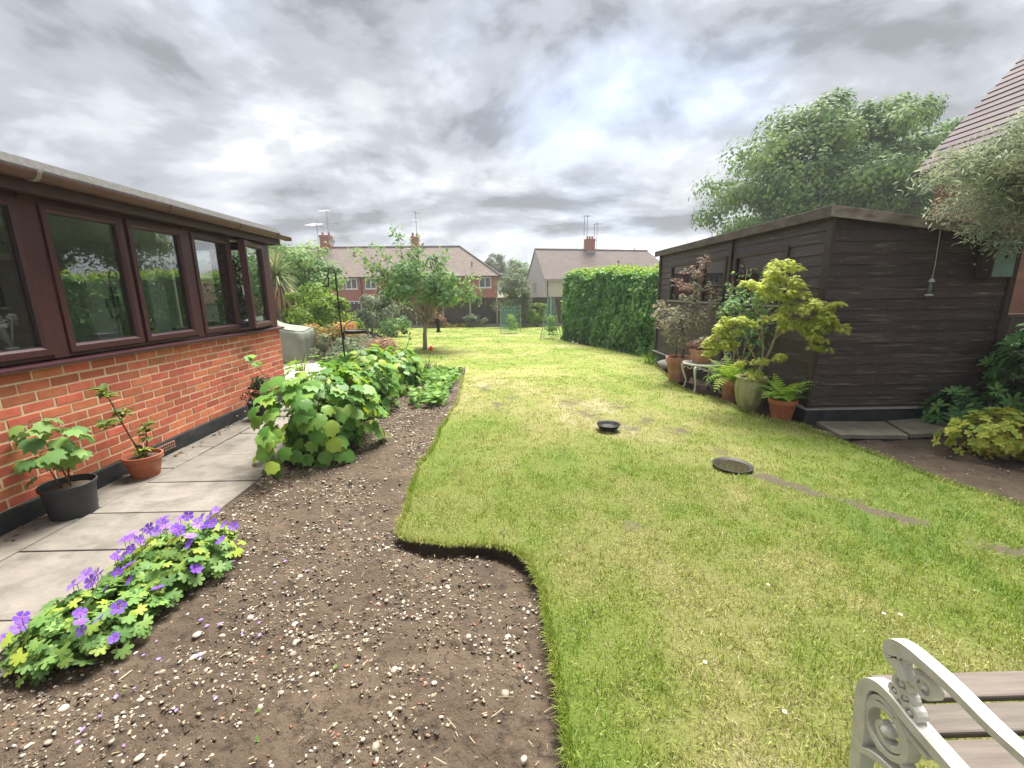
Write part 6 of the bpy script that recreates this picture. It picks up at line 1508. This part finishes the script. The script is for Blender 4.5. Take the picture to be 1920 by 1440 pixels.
def feeding_station():
    x, y = -2.02, 5.45
    T = thing('feeding_pole', 'tall dark iron bird feeding pole with hooked top and round tray', 'bird feeder', (x, y, -.03))
    b = MB(); top = 1.78; r_ = .012
    pts = [(x + .018, y, -.1), (x + .005, y, .6), (x - .01, y, 1.25), (x - .02, y, top)]
    hook = [(x - .02 - .045 + .045 * math.cos(a), y, top + .085 * math.sin(a)) for a in [math.pi * i / 10 for i in range(1, 11)]] + [(x - .112, y, top - .10), (x - .118, y, top - .14)]
    b.tube(pts + hook, [.010] * 4 + [.008] * len(hook), 7); b.build('pole', MAT['iron'], T, smooth=True)
    b = MB(); b.tube([(x + .008, y, .98), (x + .002, y, 1.08)], .018, 8); b.tube([(x - .006, y, 1.38), (x - .012, y, 1.45)], .014, 8); b.build('collar', MAT['iron'], T)
    cx, cy, z = x + .17, y, 1.10
    ring = lambda r2, zz, k=26: [(cx + r2 * math.cos(2 * math.pi * i / k), cy + r2 * math.sin(2 * math.pi * i / k), zz) for i in range(k + 1)]
    b = MB(); b.tube(ring(.150, z), .006, 6); b.tube(ring(.135, z - .03), .005, 6); b.lathe([(.002, -.034), (.13, -.034), (.15, 0), (.146, 0), (.127, -.029), (.002, -.029)], (cx, cy, z), 26); b.build('tray', MAT['iron'], T, smooth=True)
    b = MB(); b.tube([(cx - .145 * math.cos(a), cy, z + .125 * math.sin(a)) for a in [math.pi * i / 12 for i in range(13)]], .0055, 6); b.build('tray_handle', MAT['iron'], T, smooth=True)
feeding_station()
# ------------------------------------------------------------------ pots along the shed
def maple_branch(mb, pts, r0, r1): mb.tube([Vector(p) for p in pts], [r0 + (r1 - r0) * i / (len(pts) - 1) for i in range(len(pts))], 7)
def pads(T, name, plist, size, mat, dens=300, shp='maple', seed=0):
    """layered leaf pads, as on a cut-leaved maple"""
    r_ = np.random.default_rng(seed); P, N_, S = [], [], []
    sub = []
    for (x, y, z, rx, ry, rz, k) in plist:
        for q in range(6): sub.append((x + r_.uniform(-.9, .9) * rx, y + r_.uniform(-.9, .9) * ry, z + r_.uniform(-1.1, .9) * rz, rx * r_.uniform(.32, .65), ry * r_.uniform(.32, .65), rz * r_.uniform(.4, .9), k * r_.uniform(.05, .22)))
    for (x, y, z, rx, ry, rz, k) in sub:
        n = int(dens * k); d = unit(r_.normal(0, 1, (n, 3))) * (r_.random((n, 1)) ** .42)
        P.append(np.array([x, y, z]) + d * np.array([rx, ry, rz]) - np.array([0, 0, 1]) * (d[:, :1] ** 2 + d[:, 1:2] ** 2) * rz * .9); N_.append(d * np.array([.7, .7, .6]) + np.array([0, -.15, .8]) + r_.normal(0, .35, (n, 3))); S.append(size * r_.uniform(.7, 1.25, n))
    P = np.concatenate(P); out = np.concatenate(N_)
    leaf_cloud(name, P, out, np.concatenate(S), shp, MAT[mat], T, tip=np.column_stack([out[:, 0] * 1.5, out[:, 1] * 1.5, np.full(len(P), -.5)]))
def golden_maple():
    c = Vector((3.27, 5.42, 0)); T = thing('golden_maple', 'golden-leaved Japanese maple in a ribbed pale green glazed pot', 'potted tree', c)
    b = MB(); n = 44; pr = [(.105, -.05), (.125, 0), (.165, .10), (.19, .22), (.193, .30), (.180, .37), (.170, .395), (.185, .405), (.19, .425), (.18, .435), (.16, .43), (.15, .40), (.15, .36), (.02, .36)]
    vs = []
    for (r_, z) in pr:
        for j in range(n): a = 2 * math.pi * j / n; q = r_ * (1 + (.012 * math.cos(a * 22) if .05 < z < .39 and r_ > .16 else 0)); vs.append((c.x + q * math.cos(a), c.y + q * math.sin(a), c.z + z))
    b.add(vs, [(i * n + j, i * n + (j + 1) % n, (i + 1) * n + (j + 1) % n, (i + 1) * n + j) for i in range(len(pr) - 1) for j in range(n)] + [tuple((len(pr) - 1) * n + j for j in range(n))]); b.build('pot', MAT['glaze'], T, smooth=True)
    s = MB(); s.lathe([(.152, -.01), (.1, .004), (.01, .012)], c + Vector((0, 0, .375)), 20); s.build('compost', MAT['potsoil'], T, smooth=True)
    m = MB(); B = lambda *p: [c + Vector(q) for q in p]
    maple_branch(m, B((.06, 0, .38), (.08, -.01, .50), (.11, -.02, .62)), .028, .02)
    maple_branch(m, B((.11, -.02, .60), (.17, -.05, .80), (.20, -.08, 1.0), (.20, -.1, 1.2), (.18, -.08, 1.45), (.24, -.08, 1.65)), .018, .005)
    maple_branch(m, B((.10, -.02, .60), (.10, .0, .82), (.07, .02, 1.05), (.03, .02, 1.25), (.10, 0, 1.45)), .015, .005)
    maple_branch(m, B((.19, -.07, .92), (.18, -.28, 1.10), (.20, -.48, 1.22), (.30, -.64, 1.26), (.42, -.71, 1.22)), .011, .004)
    maple_branch(m, B((.10, .0, .85), (.0, .02, 1.05), (-.15, 0, 1.12), (-.32, -.03, 1.10)), .011, .004)
    maple_branch(m, B((.09, -.0, .58), (-.05, -.05, .72), (-.16, -.05, .95), (-.30, -.1, 1.0)), .010, .004)
    maple_branch(m, B((.08, -.0, .50), (-.02, -.08, .62), (-.10, -.1, .66)), .008, .003); maple_branch(m, B((.1, -.0, .56), (.20, -.08, .66), (.28, -.1, .70)), .008, .003)
    for q in ((.02, .05, 1.5), (-.1, .05, 1.45), (.15, 0, 1.55), (.32, -.1, 1.5), (-.05, .1, 1.35)): limb(m, c + Vector((.10, 0, 1.1)), c + Vector(q), .006, .003, .2, 4, 5)
    m.build('trunk', MAT['bark_pale'], T, smooth=True)
    Q = lambda x, y, z, rx, ry, rz, k: (c.x + x, c.y + y, c.z + z, rx, ry, rz, k)
    A = lambda x, y, z, rx, rz, k: (x, y, z, rx, rx * .9, rz, k)
    pads(T, 'crown', [A(3.30, 5.1, 1.84, .15, .06, .9), A(3.22, 5.1, 1.72, .18, .06, 1.1), A(3.36, 5.0, 1.64, .16, .06, 1.1), A(3.20, 5.0, 1.52, .17, .06, 1.0), A(3.36, 4.92, 1.50, .16, .06, 1.1), A(3.05, 5.1, 1.60, .15, .06, .8),
                      A(3.38, 4.86, 1.38, .16, .06, 1.2), A(3.52, 4.76, 1.36, .16, .06, 1.3), A(3.62, 4.72, 1.28, .16, .07, 1.4), A(3.72, 4.70, 1.22, .13, .07, 1.2), A(3.50, 4.78, 1.18, .15, .06, 1.1), A(3.58, 4.74, 1.06, .12, .06, .9), A(3.60, 4.74, .95, .08, .05, .5), A(3.22, 4.95, 1.24, .15, .05, .9), A(3.34, 4.88, 1.18, .13, .05, .8),
                      A(3.10, 5.4, 1.18, .14, .045, .9), A(2.96, 5.4, 1.20, .15, .045, 1.0), A(2.84, 5.38, 1.08, .14, .05, 1.1), A(2.74, 5.38, .98, .14, .06, 1.2), A(2.86, 5.36, .90, .13, .05, 1.0), A(2.68, 5.36, .84, .10, .05, .8),
                      A(3.18, 5.3, .66, .13, .045, .7), A(3.52, 5.3, .72, .12, .04, .6), A(3.22, 5.28, .50, .09, .04, .4)], .058, 'lf_maple', 330, 'maple', 3)
    pads(T, 'shaded_crown', [Q(-.1, .1, 1.45, .2, .18, .08, .6), Q(-.3, .12, 1.36, .16, .16, .07, .5), Q(-.05, .05, 1.6, .12, .12, .06, .3)], .055, 'lf_apple', 200, 'maple', 4)  # back pads given a darker leaf colour in place of real shade
golden_maple()
def bronze_maple():
    c = Vector((3.12, 7.35, -.01)); T = thing('bronze_maple', 'grey-bronze Japanese maple with red top in a large terracotta pot', 'potted tree', c)
    pot_terracotta(T, c, .24, .42, 'terracotta_old'); m = MB(); B = lambda *p: [c + Vector(q) for q in p]
    maple_branch(m, B((.03, 0, .36), (.04, 0, .6), (.0, .0, .85), (-.05, 0, 1.1)), .026, .014); maple_branch(m, B((-.08, 0, .36), (-.10, 0, .7), (-.14, 0, 1.0)), .016, .008)
    for q in ((-.35, -.05, 1.25), (-.2, .05, 1.5), (.1, 0, 1.75), (.2, 0, 2.05), (.25, -.1, 1.45), (.45, -.1, 1.4), (.15, -.15, 1.1), (-.3, -.1, .95), (.45, -.1, 1.2)): limb(m, c + Vector((0, 0, .85)), c + Vector(q), .011, .003, .2, 5, 5)
    m.build('trunk', MAT['bark'], T, smooth=True)
    Q = lambda x, y, z, rx, ry, rz, k: (c.x + x, c.y + y, c.z + z, rx, ry, rz, k)
    pads(T, 'crown', [Q(-.32, 0, 1.28, .22, .2, .10, 1.1), Q(-.38, -.05, 1.05, .16, .16, .09, .8), Q(-.1, -.1, 1.20, .22, .2, .12, 1.2), Q(.12, -.1, 1.12, .22, .2, .12, 1.3), Q(.32, -.1, 1.30, .20, .2, .10, 1.0), Q(.48, -.1, 1.48, .15, .15, .09, .8), Q(.3, -.1, 1.02, .18, .18, .12, 1.0), Q(-.1, -.15, .95, .2, .18, .12, 1.1), Q(.1, -.15, .82, .18, .15, .12, .9), Q(-.22, -.1, .75, .13, .12, .10, .5), Q(0, -.1, 1.45, .18, .16, .09, .7), Q(.22, -.1, 1.62, .16, .16, .08, .6)], .058, 'lf_redmaple', 200, 'maple', 5)
    pads(T, 'red_top', [Q(.02, 0, 1.68, .16, .15, .08, .7), Q(.12, 0, 1.85, .16, .15, .08, .8), Q(.20, 0, 2.0, .13, .12, .07, .6), Q(.27, 0, 2.12, .08, .08, .06, .4), Q(-.12, 0, 1.72, .13, .12, .06, .4)], .052, 'lf_redtip', 150, 'maple', 6)
bronze_maple()
def climber():
    c = Vector((3.55, 6.35, -.02)); T = thing('wall_shrub', 'loose shrub with pale twigs and sparse leaves trained on the shed wall', 'shrub', c); m = MB(); P, N_, S = [], [], []
    for q in ((-.05, -.5, 1.75), (-.08, -.2, 1.85), (-.1, .1, 1.7), (-.05, .3, 1.55), (-.12, -.7, 1.5), (-.12, -.35, 1.45), (-.1, .45, 1.3), (-.12, -.8, 1.25)):
        pts = limb(m, c + Vector((ru(-.05, .05), ru(-.1, .1), 0)), c + Vector(q), .011, .003, .12, 6, 5)
        for k in range(70):
            t = .5 + .5 * rnd(); i = min(5, int(t * 6)); w = pts[i].lerp(pts[i + 1], t * 6 - i); P.append(tuple(w + Vector((random.gauss(0, .06), random.gauss(0, .08), random.gauss(0, .06))))); N_.append((-.5 + random.gauss(0, .5), -.5 + random.gauss(0, .5), .6)); S.append(ru(.05, .085))
    m.build('stems', MAT['bark_pale'], T, smooth=True); leaf_cloud('leaves', np.array(P), np.array(N_), np.array(S), 'oval', MAT['lf_apple'], T)
climber()
def frond_mesh(curve, mat='lf_fern'):
    V, F = [], []; n = 13; p = Vector((0, 0, 0)); d = Vector((.55, 0, .85)).normalized()
    for i in range(n):
        t = i / (n - 1); L_ = .20 * math.sin(math.pi * (.16 + .82 * t)) ** .8
        for s in (-1, 1):
            b = len(V); a = Vector((p.x, 0, p.z)); o = Vector((.35 * L_, s * L_, -.10 * L_)); w = .024
            V += [tuple(a - d * w), tuple(a + d * w * .9), tuple(a + o * .6 + d * w * .8), tuple(a + o), tuple(a + o * .6 - d * w * .6)]; F.append(tuple(b + k for k in (range(5) if s > 0 else (0, 4, 3, 2, 1))))
        p = p + d * (1.0 / n); d = (d + Vector((.04, 0, -curve))).normalized()
    me = bpy.data.meshes.new('frond'); me.from_pydata(V, [], F); me.materials.append(MAT[mat]); return me
FRONDS = [frond_mesh(c) for c in (.08, .13, .18)]
def fern(name, label, c, r_, h, nf, L_, pm='terracotta'):
    T = thing(name, label, 'potted plant', c); c = Vector(c); pot_terracotta(T, c, r_, h, pm)
    for i in range(nf):
        a = i * 2.4 + ru(-.3, .3); t = ru(-.45, .35)
        M = Matrix.Translation(c + Vector((ru(-.03, .03), ru(-.03, .03), h * .86))) @ Matrix.Rotation(a, 4, 'Z') @ Matrix.Rotation(t, 4, 'Y') @ Matrix.Diagonal((L_ * ru(.7, 1.1),) * 3 + (1,)); copyobj(random.choice(FRONDS), 'frond', M, T)
fern('potted_fern', 'bright green fern in the terracotta pot nearest the shed corner', (3.43, 5.00, -.03), .155, .27, 34, .46)
fern('potted_fern', 'leafy fern in a terracotta pot between the white table and glazed pot', (3.29, 5.92, -.03), .155, .33, 34, .55, 'terracotta_old')
def white_table():
    cx, cy = 3.18, 6.62; T = thing('iron_table', 'small white cast-iron table with curved legs beside the shed', 'table', (cx, cy, -.03)); z = .42
    ring = lambda r2, zz, k=28: [(cx + r2 * math.cos(2 * math.pi * i / k), cy + r2 * math.sin(2 * math.pi * i / k), zz) for i in range(k + 1)]
    b = MB()
    for r2, t in ((.30, .012), (.20, .008), (.10, .008)): b.tube(ring(r2, z), t, 6)
    for i in range(16):
        a = 2 * math.pi * i / 16; b.tube([(cx + .03 * math.cos(a), cy + .03 * math.sin(a), z), (cx + .3 * math.cos(a), cy + .3 * math.sin(a), z)], .006, 5)
        a2 = a + .2; q = Vector((cx + .25 * math.cos(a2), cy + .25 * math.sin(a2), z)); b.tube([q + Vector((.03 * math.cos(t), .03 * math.sin(t), 0)) for t in [2 * math.pi * k / 8 for k in range(9)]], .005, 5)
    b.build('table_top', MAT['white_iron'], T, smooth=True)
    b = MB()
    for i in range(14):
        a = 2 * math.pi * i / 14; q = Vector((cx + .30 * math.cos(a), cy + .30 * math.sin(a), z - .035)); tan = Vector((-math.sin(a), math.cos(a), 0)); b.tube([q + tan * .045 * math.cos(t) + Vector((0, 0, .028 * math.sin(t))) for t in [2 * math.pi * k / 8 for k in range(9)]], .006, 5)
    b.build('apron', MAT['white_iron'], T, smooth=True)
    for i in range(4):
        a = math.pi / 4 + i * math.pi / 2; u = Vector((math.cos(a), math.sin(a), 0)); c = Vector((cx, cy, 0)); b = MB()
        b.tube([c + u * .27 + Vector((0, 0, z - .005)), c + u * .33 + Vector((0, 0, z - .06)), c + u * .31 + Vector((0, 0, .26)), c + u * .25 + Vector((0, 0, .12)), c + u * .27 + Vector((0, 0, .02)), c + u * .32 + Vector((0, 0, -.035))], [.022, .024, .018, .014, .014, .022], 8); b.build('leg', MAT['white_iron'], T, smooth=True)
    b = MB(); q = Vector((cx + .22, cy - .22, z))
    for (dx, dz, r2) in ((0, .06, .05), (.05, .13, .05), (.10, .05, .045), (.02, .19, .035)): b.tube([q + Vector((dx + r2 * math.cos(t), 0, dz + r2 * math.sin(t))) for t in [2 * math.pi * k / 10 for k in range(11)]], .009, 6)
    b.build('scroll_back', MAT['white_iron'], T, smooth=True)
    c = Vector((cx - .02, cy + .02, z + .012)); T = thing('bowl_planter', 'wide terracotta planter with dark drooping foliage on the white table', 'potted plant', c)
    pot_terracotta(T, c, .19, .21, 'terracotta_old'); P, N_, S, tone, C = clumps(c + Vector((.04, 0, .27)), (.24, .22, .10), 16, 700, .06, .09, .3, -.6, .3, seed=90); leaf_cloud('foliage', P, N_, S, 'maple', MAT['lf_redtip'], T, tone)
    mb = MB()
    for q in C[:8]: limb(mb, c + Vector((0, 0, .18)), q, .005, .002, .2, 3, 5)
    mb.build('stems', MAT['bark'], T)
    b = MB(); 
    T = thing('edging_stone', 'rough grey rock by the far corner of the shed', 'rock', (3.42, 8.6, -.1))
    o = link('rock', STONES[0].copy(), T); o.matrix_basis = Matrix.Translation((3.42, 8.7, .03)) @ Matrix.Diagonal((.24, .30, .26, 1)); o.data.materials.clear(); o.data.materials.append(MAT['concrete'])
white_table()

# ------------------------------------------------------------------ border shrubs on the right
def rosette(n, L_, w, mat, up=.5):
    V, F = [], []
    for i in range(n):
        a = i * 2.4; e = up * (.4 + .6 * (i / n)); ca, sa = math.cos(a), math.sin(a); q = L_ * (1 - .35 * i / n)
        for_ = [(.06, 0, 0), (.45, w, .04), (.8, w * .8, .0), (1, 0, -.08), (.8, -w * .8, .0), (.45, -w, .04)]
        b = len(V)
        for (x, y, z) in for_:
            X = q * (x * math.cos(e) - z * math.sin(e)); Z = q * (x * math.sin(e) + z * math.cos(e)); Y = q * y; V.append((X * ca - Y * sa, X * sa + Y * ca, Z))
        F.append((b, b + 1, b + 2, b + 3)); F.append((b, b + 3, b + 4, b + 5))
    me = bpy.data.meshes.new('leaf_rosette'); me.from_pydata(V, [], F); me.materials.append(MAT[mat]); return me
def rosette_shrub(name, label, c, rad, n, meshes, s0, s1, seed, inner):
    T = thing(name, label, 'shrub', (c[0], c[1], -.05)); rr = random.Random(seed); c = Vector(c)
    mb = MB()
    for k in range(n):
        a = rr.uniform(0, 6.28); e = math.asin(rr.uniform(-.45, 1)); l = 1 + .15 * math.sin(3 * a + seed) + rr.uniform(-.22, .1); d = Vector((math.cos(a) * math.cos(e), math.sin(a) * math.cos(e), math.sin(e))); p = c + Vector((d.x * rad[0], d.y * rad[1], d.z * rad[2])) * l
        p.z = max(.02, p.z); copyobj(rr.choice(meshes), 'leaf_rosette', frame(p, d + Vector((0, 0, .45)) + Vector((rr.uniform(-.4, .4), rr.uniform(-.4, .4), 0)), (rr.uniform(-1, 1), rr.uniform(-1, 1), 0), rr.uniform(s0, s1)), T)
        if k % 6 == 0: limb(mb, (c.x + rr.uniform(-.1, .1), c.y + rr.uniform(-.1, .1), -.06), p, .010, .004, .15, 4, 5)
    mb.build('stems', MAT['bark'], T, smooth=True)
    P, N_, S, tone, C = clumps(c, [r_ * .8 for r_ in rad], 20, 1500, s1 * .7, min(rad) * .4, .2, -.9, .3, seed=seed); P[:, 2] = np.maximum(P[:, 2], -.02)
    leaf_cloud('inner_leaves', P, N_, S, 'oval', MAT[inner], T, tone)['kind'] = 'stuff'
RHO = [rosette(9, 1.0, .16, 'lf_rhodo', .45), rosette(7, 1.0, .18, 'lf_rhodo', .2), rosette(8, 1.0, .15, 'lf_rhodo', .8)]
EUO = [rosette(8, 1.0, .24, 'lf_euon', .6), rosette(6, 1.0, .26, 'lf_euon', .3)]
rosette_shrub('rhododendron', 'tall glossy dark green shrub at the right end of the shed', (6.05, 4.45, .55), (.62, .42, .70), 170, RHO, .11, .17, 3, 'lf_dark')
rosette_shrub('rhododendron', 'low sprawling dark green shrub in front of the shed end', (5.28, 4.62, .15), (.34, .28, .24), 60, RHO, .09, .14, 4, 'lf_dark')
rosette_shrub('euonymus', 'yellow-green variegated bush in the right soil border', (4.78, 3.78, .14), (.46, .34, .24), 230, EUO, .042, .072, 5, 'lf_gold')

# ------------------------------------------------------------------ bowls on the lawn
def bowl(name, label, c, r_, h, tilt, water):
    T = thing(name, label, 'bowl', c); b = MB()
    b.lathe([(r_ * .55, 0), (r_ * .85, h * .45), (r_ * .97, h * .92), (r_ * 1.03, h * .95), (r_ * 1.04, h), (r_ * .99, h * 1.02), (r_ * .94, h * .93), (r_ * .80, h * .5), (r_ * .5, h * .18), (.01, h * .15)], (0, 0, 0), 40)
    M = Matrix.Translation(Vector(c)) @ Matrix.Rotation(tilt, 4, 'X'); b.v = [tuple(M @ Vector(p)) for p in b.v]; b.build('dish', MAT['bowl'], T, smooth=True)
    w = MB(); w.lathe([(r_ * water, 0), (.01, .0005)], (0, 0, 0), 32); w.v = [tuple(M @ (Vector(p) + Vector((0, 0, h * (.5 if water < .85 else .72))))) for p in w.v]; w.build('water', MAT['bowl_water'], T)
bowl('water_bowl', 'smaller deep dark bowl standing on the lawn', (1.19, 4.62, .004), .130, .07, 0.0, .80)
bowl('water_bowl', 'larger shallow dark dish with water set into the lawn', (2.02, 3.50, .002), .158, .034, .03, .88)
def daisies():
    for (x, y) in ((1.79, 1.71), (1.86, 1.70), (.82, 1.47), (1.01, 1.25), (1.37, 1.93)):
        T = thing('daisy', 'small white daisy head in the lawn', 'daisy', (x, y, .0), 'daisies scattered in the lawn'); z = .040
        b = MB()
        for k in range(8): a = k * math.pi / 4; b.add([(x, y, z), (x +   .008 * math.cos(a - .3), y +   .008 * math.sin(a - .3), z + .002), (x +   .008 * math.cos(a + .3), y +   .008 * math.sin(a + .3), z + .002)], [(0, 1, 2)])
        b.build('petals', MAT['white_pvc'], T)
        b = MB(); b.ball((x, y, z + .002), (.0035, .0035, .003), 7, 4); b.tube([(x, y, .0), (x, y, z)], .001, 4); b.build('eye', pmat('daisy eye', (.6, .4, .04), .7) if 'daisy eye' not in bpy.data.materials else bpy.data.materials['daisy eye'], T)
daisies()

# ------------------------------------------------------------------ bench
def bench():
    T = thing('garden_bench', 'garden bench with white cast-iron scroll ends and weathered wooden slats', 'bench', (1.7, .85, 0))
    X0, X1 = 1.03, 2.32
    for i, (y, d) in enumerate(((.975, .078), (.885, .078), (.795, .078), (.705, .078), (.62, .07))):
        b = MB(); b.box(X0 + .025, X1 - .025, y - d / 2, y + d / 2, .428 - i * .004, .450 - i * .004); b.build('slat', MAT['wood_seat'], T, bevel=.006)
    for i in range(3):
        b = MB(); b.box(X0 + .03, X1 - .03, .50 - i * .018, .52 - i * .018, .55 + i * .11, .63 + i * .11); b.build('back_slat', MAT['wood_seat'], T, bevel=.006)
    arc = lambda cy, cz, r0, r1, a0, a1, k=14: [(cy + (r0 + (r1 - r0) * i / k) * math.cos(a0 + (a1 - a0) * i / k), cz + (r0 + (r1 - r0) * i / k) * math.sin(a0 + (a1 - a0) * i / k)) for i in range(k + 1)]
    for X in (X0, X1):
        def strip(pts, w, t, name=None):
            """flat cast bar following a curve in the end-frame plane"""
            P = [Vector((y, z)) for y, z in pts]; ws = list(w) if hasattr(w, '__len__') else [w] * len(P)
            if len(P) < 14:      # cast curves are smooth
                P2, w2 = [], []; m_ = len(P) - 1
                for i in range(m_):
                    a_, b_, c_, d_ = P[max(i - 1, 0)], P[i], P[i + 1], P[min(i + 2, m_)]
                    for q in range(5):
                        t_ = q / 5; P2.append(.5 * ((2 * b_) + (c_ - a_) * t_ + (2 * a_ - 5 * b_ + 4 * c_ - d_) * t_ ** 2 + (3 * b_ - a_ - 3 * c_ + d_) * t_ ** 3)); w2.append(ws[i] + (ws[i + 1] - ws[i]) * t_)
                P2.append(P[-1]); w2.append(ws[-1]); P, ws = P2, w2
            w = ws; b = MB(); k = len(P); vs = []
            for i, p in enumerate(P):
                d = (P[min(i + 1, k - 1)] - P[max(i - 1, 0)]).normalized(); n = Vector((-d.y, d.x)); ww = w[i] if hasattr(w, '__len__') else w
                for (sx, sn) in ((-.5, -.5), (.5, -.5), (.5, .5), (-.5, .5)): q = p + n * sn * ww; vs.append((X + sx * t, q.x, q.y))
            b.add(vs, [(4 * i + j, 4 * i + (j + 1) % 4, 4 * i + 4 + (j + 1) % 4, 4 * i + 4 + j) for i in range(k - 1) for j in range(4)] + [(3, 2, 1, 0), tuple(4 * (k - 1) + j for j in range(4))]); return b
        E = MB(); cnt = [0]
        def put(b):
            cnt[0] += 1; k_ = 1 + .035 * cnt[0]      # every member a little thicker than the last: no faces in one plane
            E.add([(X + (v[0] - X) * k_, v[1], v[2]) for v in b.v], b.f)
        end = thing('x', None, None) if False else None
        # arm rest: thick scroll at the front running back
        arm = strip([(.885, .565), (.905, .585), (.93, .60), (.925, .625), (.90, .640), (.86, .648), (.79, .648), (.70, .638), (.60, .640), (.52, .66)], [.016, .028, .042, .046, .036, .024, .020, .018, .018, .020], .036)
        a = arm.build('arm_rest', MAT['white_iron'], T, smooth=False, bevel=.007)
        put(strip(arc(.868, .600, .040, .010, 1.5, -5.2), .012, .020))
        # medallions under the arm
        for (cy, cz, r2) in ((.895, .545, .020), (.878, .520, .017), (.842, .592, .022), (.905, .515, .014), (.858, .498, .017)):
            put(strip(arc(cy, cz, r2, r2, 0, 6.283, 14), .010, .022))
            q = MB(); q.ball((X, cy, cz), (.013, r2 * .5, r2 * .5), 8, 6); put(q)
        # front leg and seat side rail
        put(strip([(.945, -.0), (.955, .12), (.965, .22), (.975, .33), (.985, .42), (.972, .462), (.945, .482), (.91, .486), (.86, .476), (.80, .470), (.70, .462), (.60, .455), (.50, .455)], [.05, .034, .034, .040, .034, .030, .028, .026, .026, .026, .026, .026, .03], .030))
        put(strip([(.975, .36), (.962, .42), (.94, .452), (.90, .455), (.86, .440), (.80, .43)], .013, .020))
        put(strip(arc(.905, .385, .062, .058, 1.9, 8.1, 24), .016, .024)); put(strip(arc(.905, .385, .058, .012, 8.1, 13.5, 20), .014, .022))
        q = MB(); q.ball((X, .905, .382), (.016, .018, .018), 9, 6); put(q)
        put(strip([(.86, .345), (.80, .335), (.74, .36), (.70, .40), (.66, .44)], .014, .02)); put(strip(arc(.72, .36, .05, .012, 0, 8, 20), .012, .02))
        put(strip([(.965, .25), (.90, .29), (.82, .30), (.72, .27), (.62, .20), (.55, .08), (.50, .0)], [.016, .018, .02, .022, .03, .03, .04], .026))
        put(strip([(.52, .66), (.50, .55), (.50, .45), (.47, .70), (.44, .86)], .026, .028))
        E.build('end_frame', MAT['white_iron'], T, bevel=.004)
bench()

# ------------------------------------------------------------------ air
def haze():
    m, nt, N, L = newmat('haze')
    out = N('ShaderNodeOutputMaterial'); v = N('ShaderNodeVolumePrincipled')
    v.inputs['Color'].default_value = (0.93, 0.96, 1.0, 1); v.inputs['Density'].default_value = 0.0013; v.inputs['Anisotropy'].default_value = 0.3
    L(v.outputs[0], out.inputs['Volume'])
    b = MB(); b.box(-120, 120, -60, 140, -2.6, 13.5); o = b.build('haze', m); tag(o, 'thin bright haze in the air over the garden', 'haze', kind='stuff')
haze()
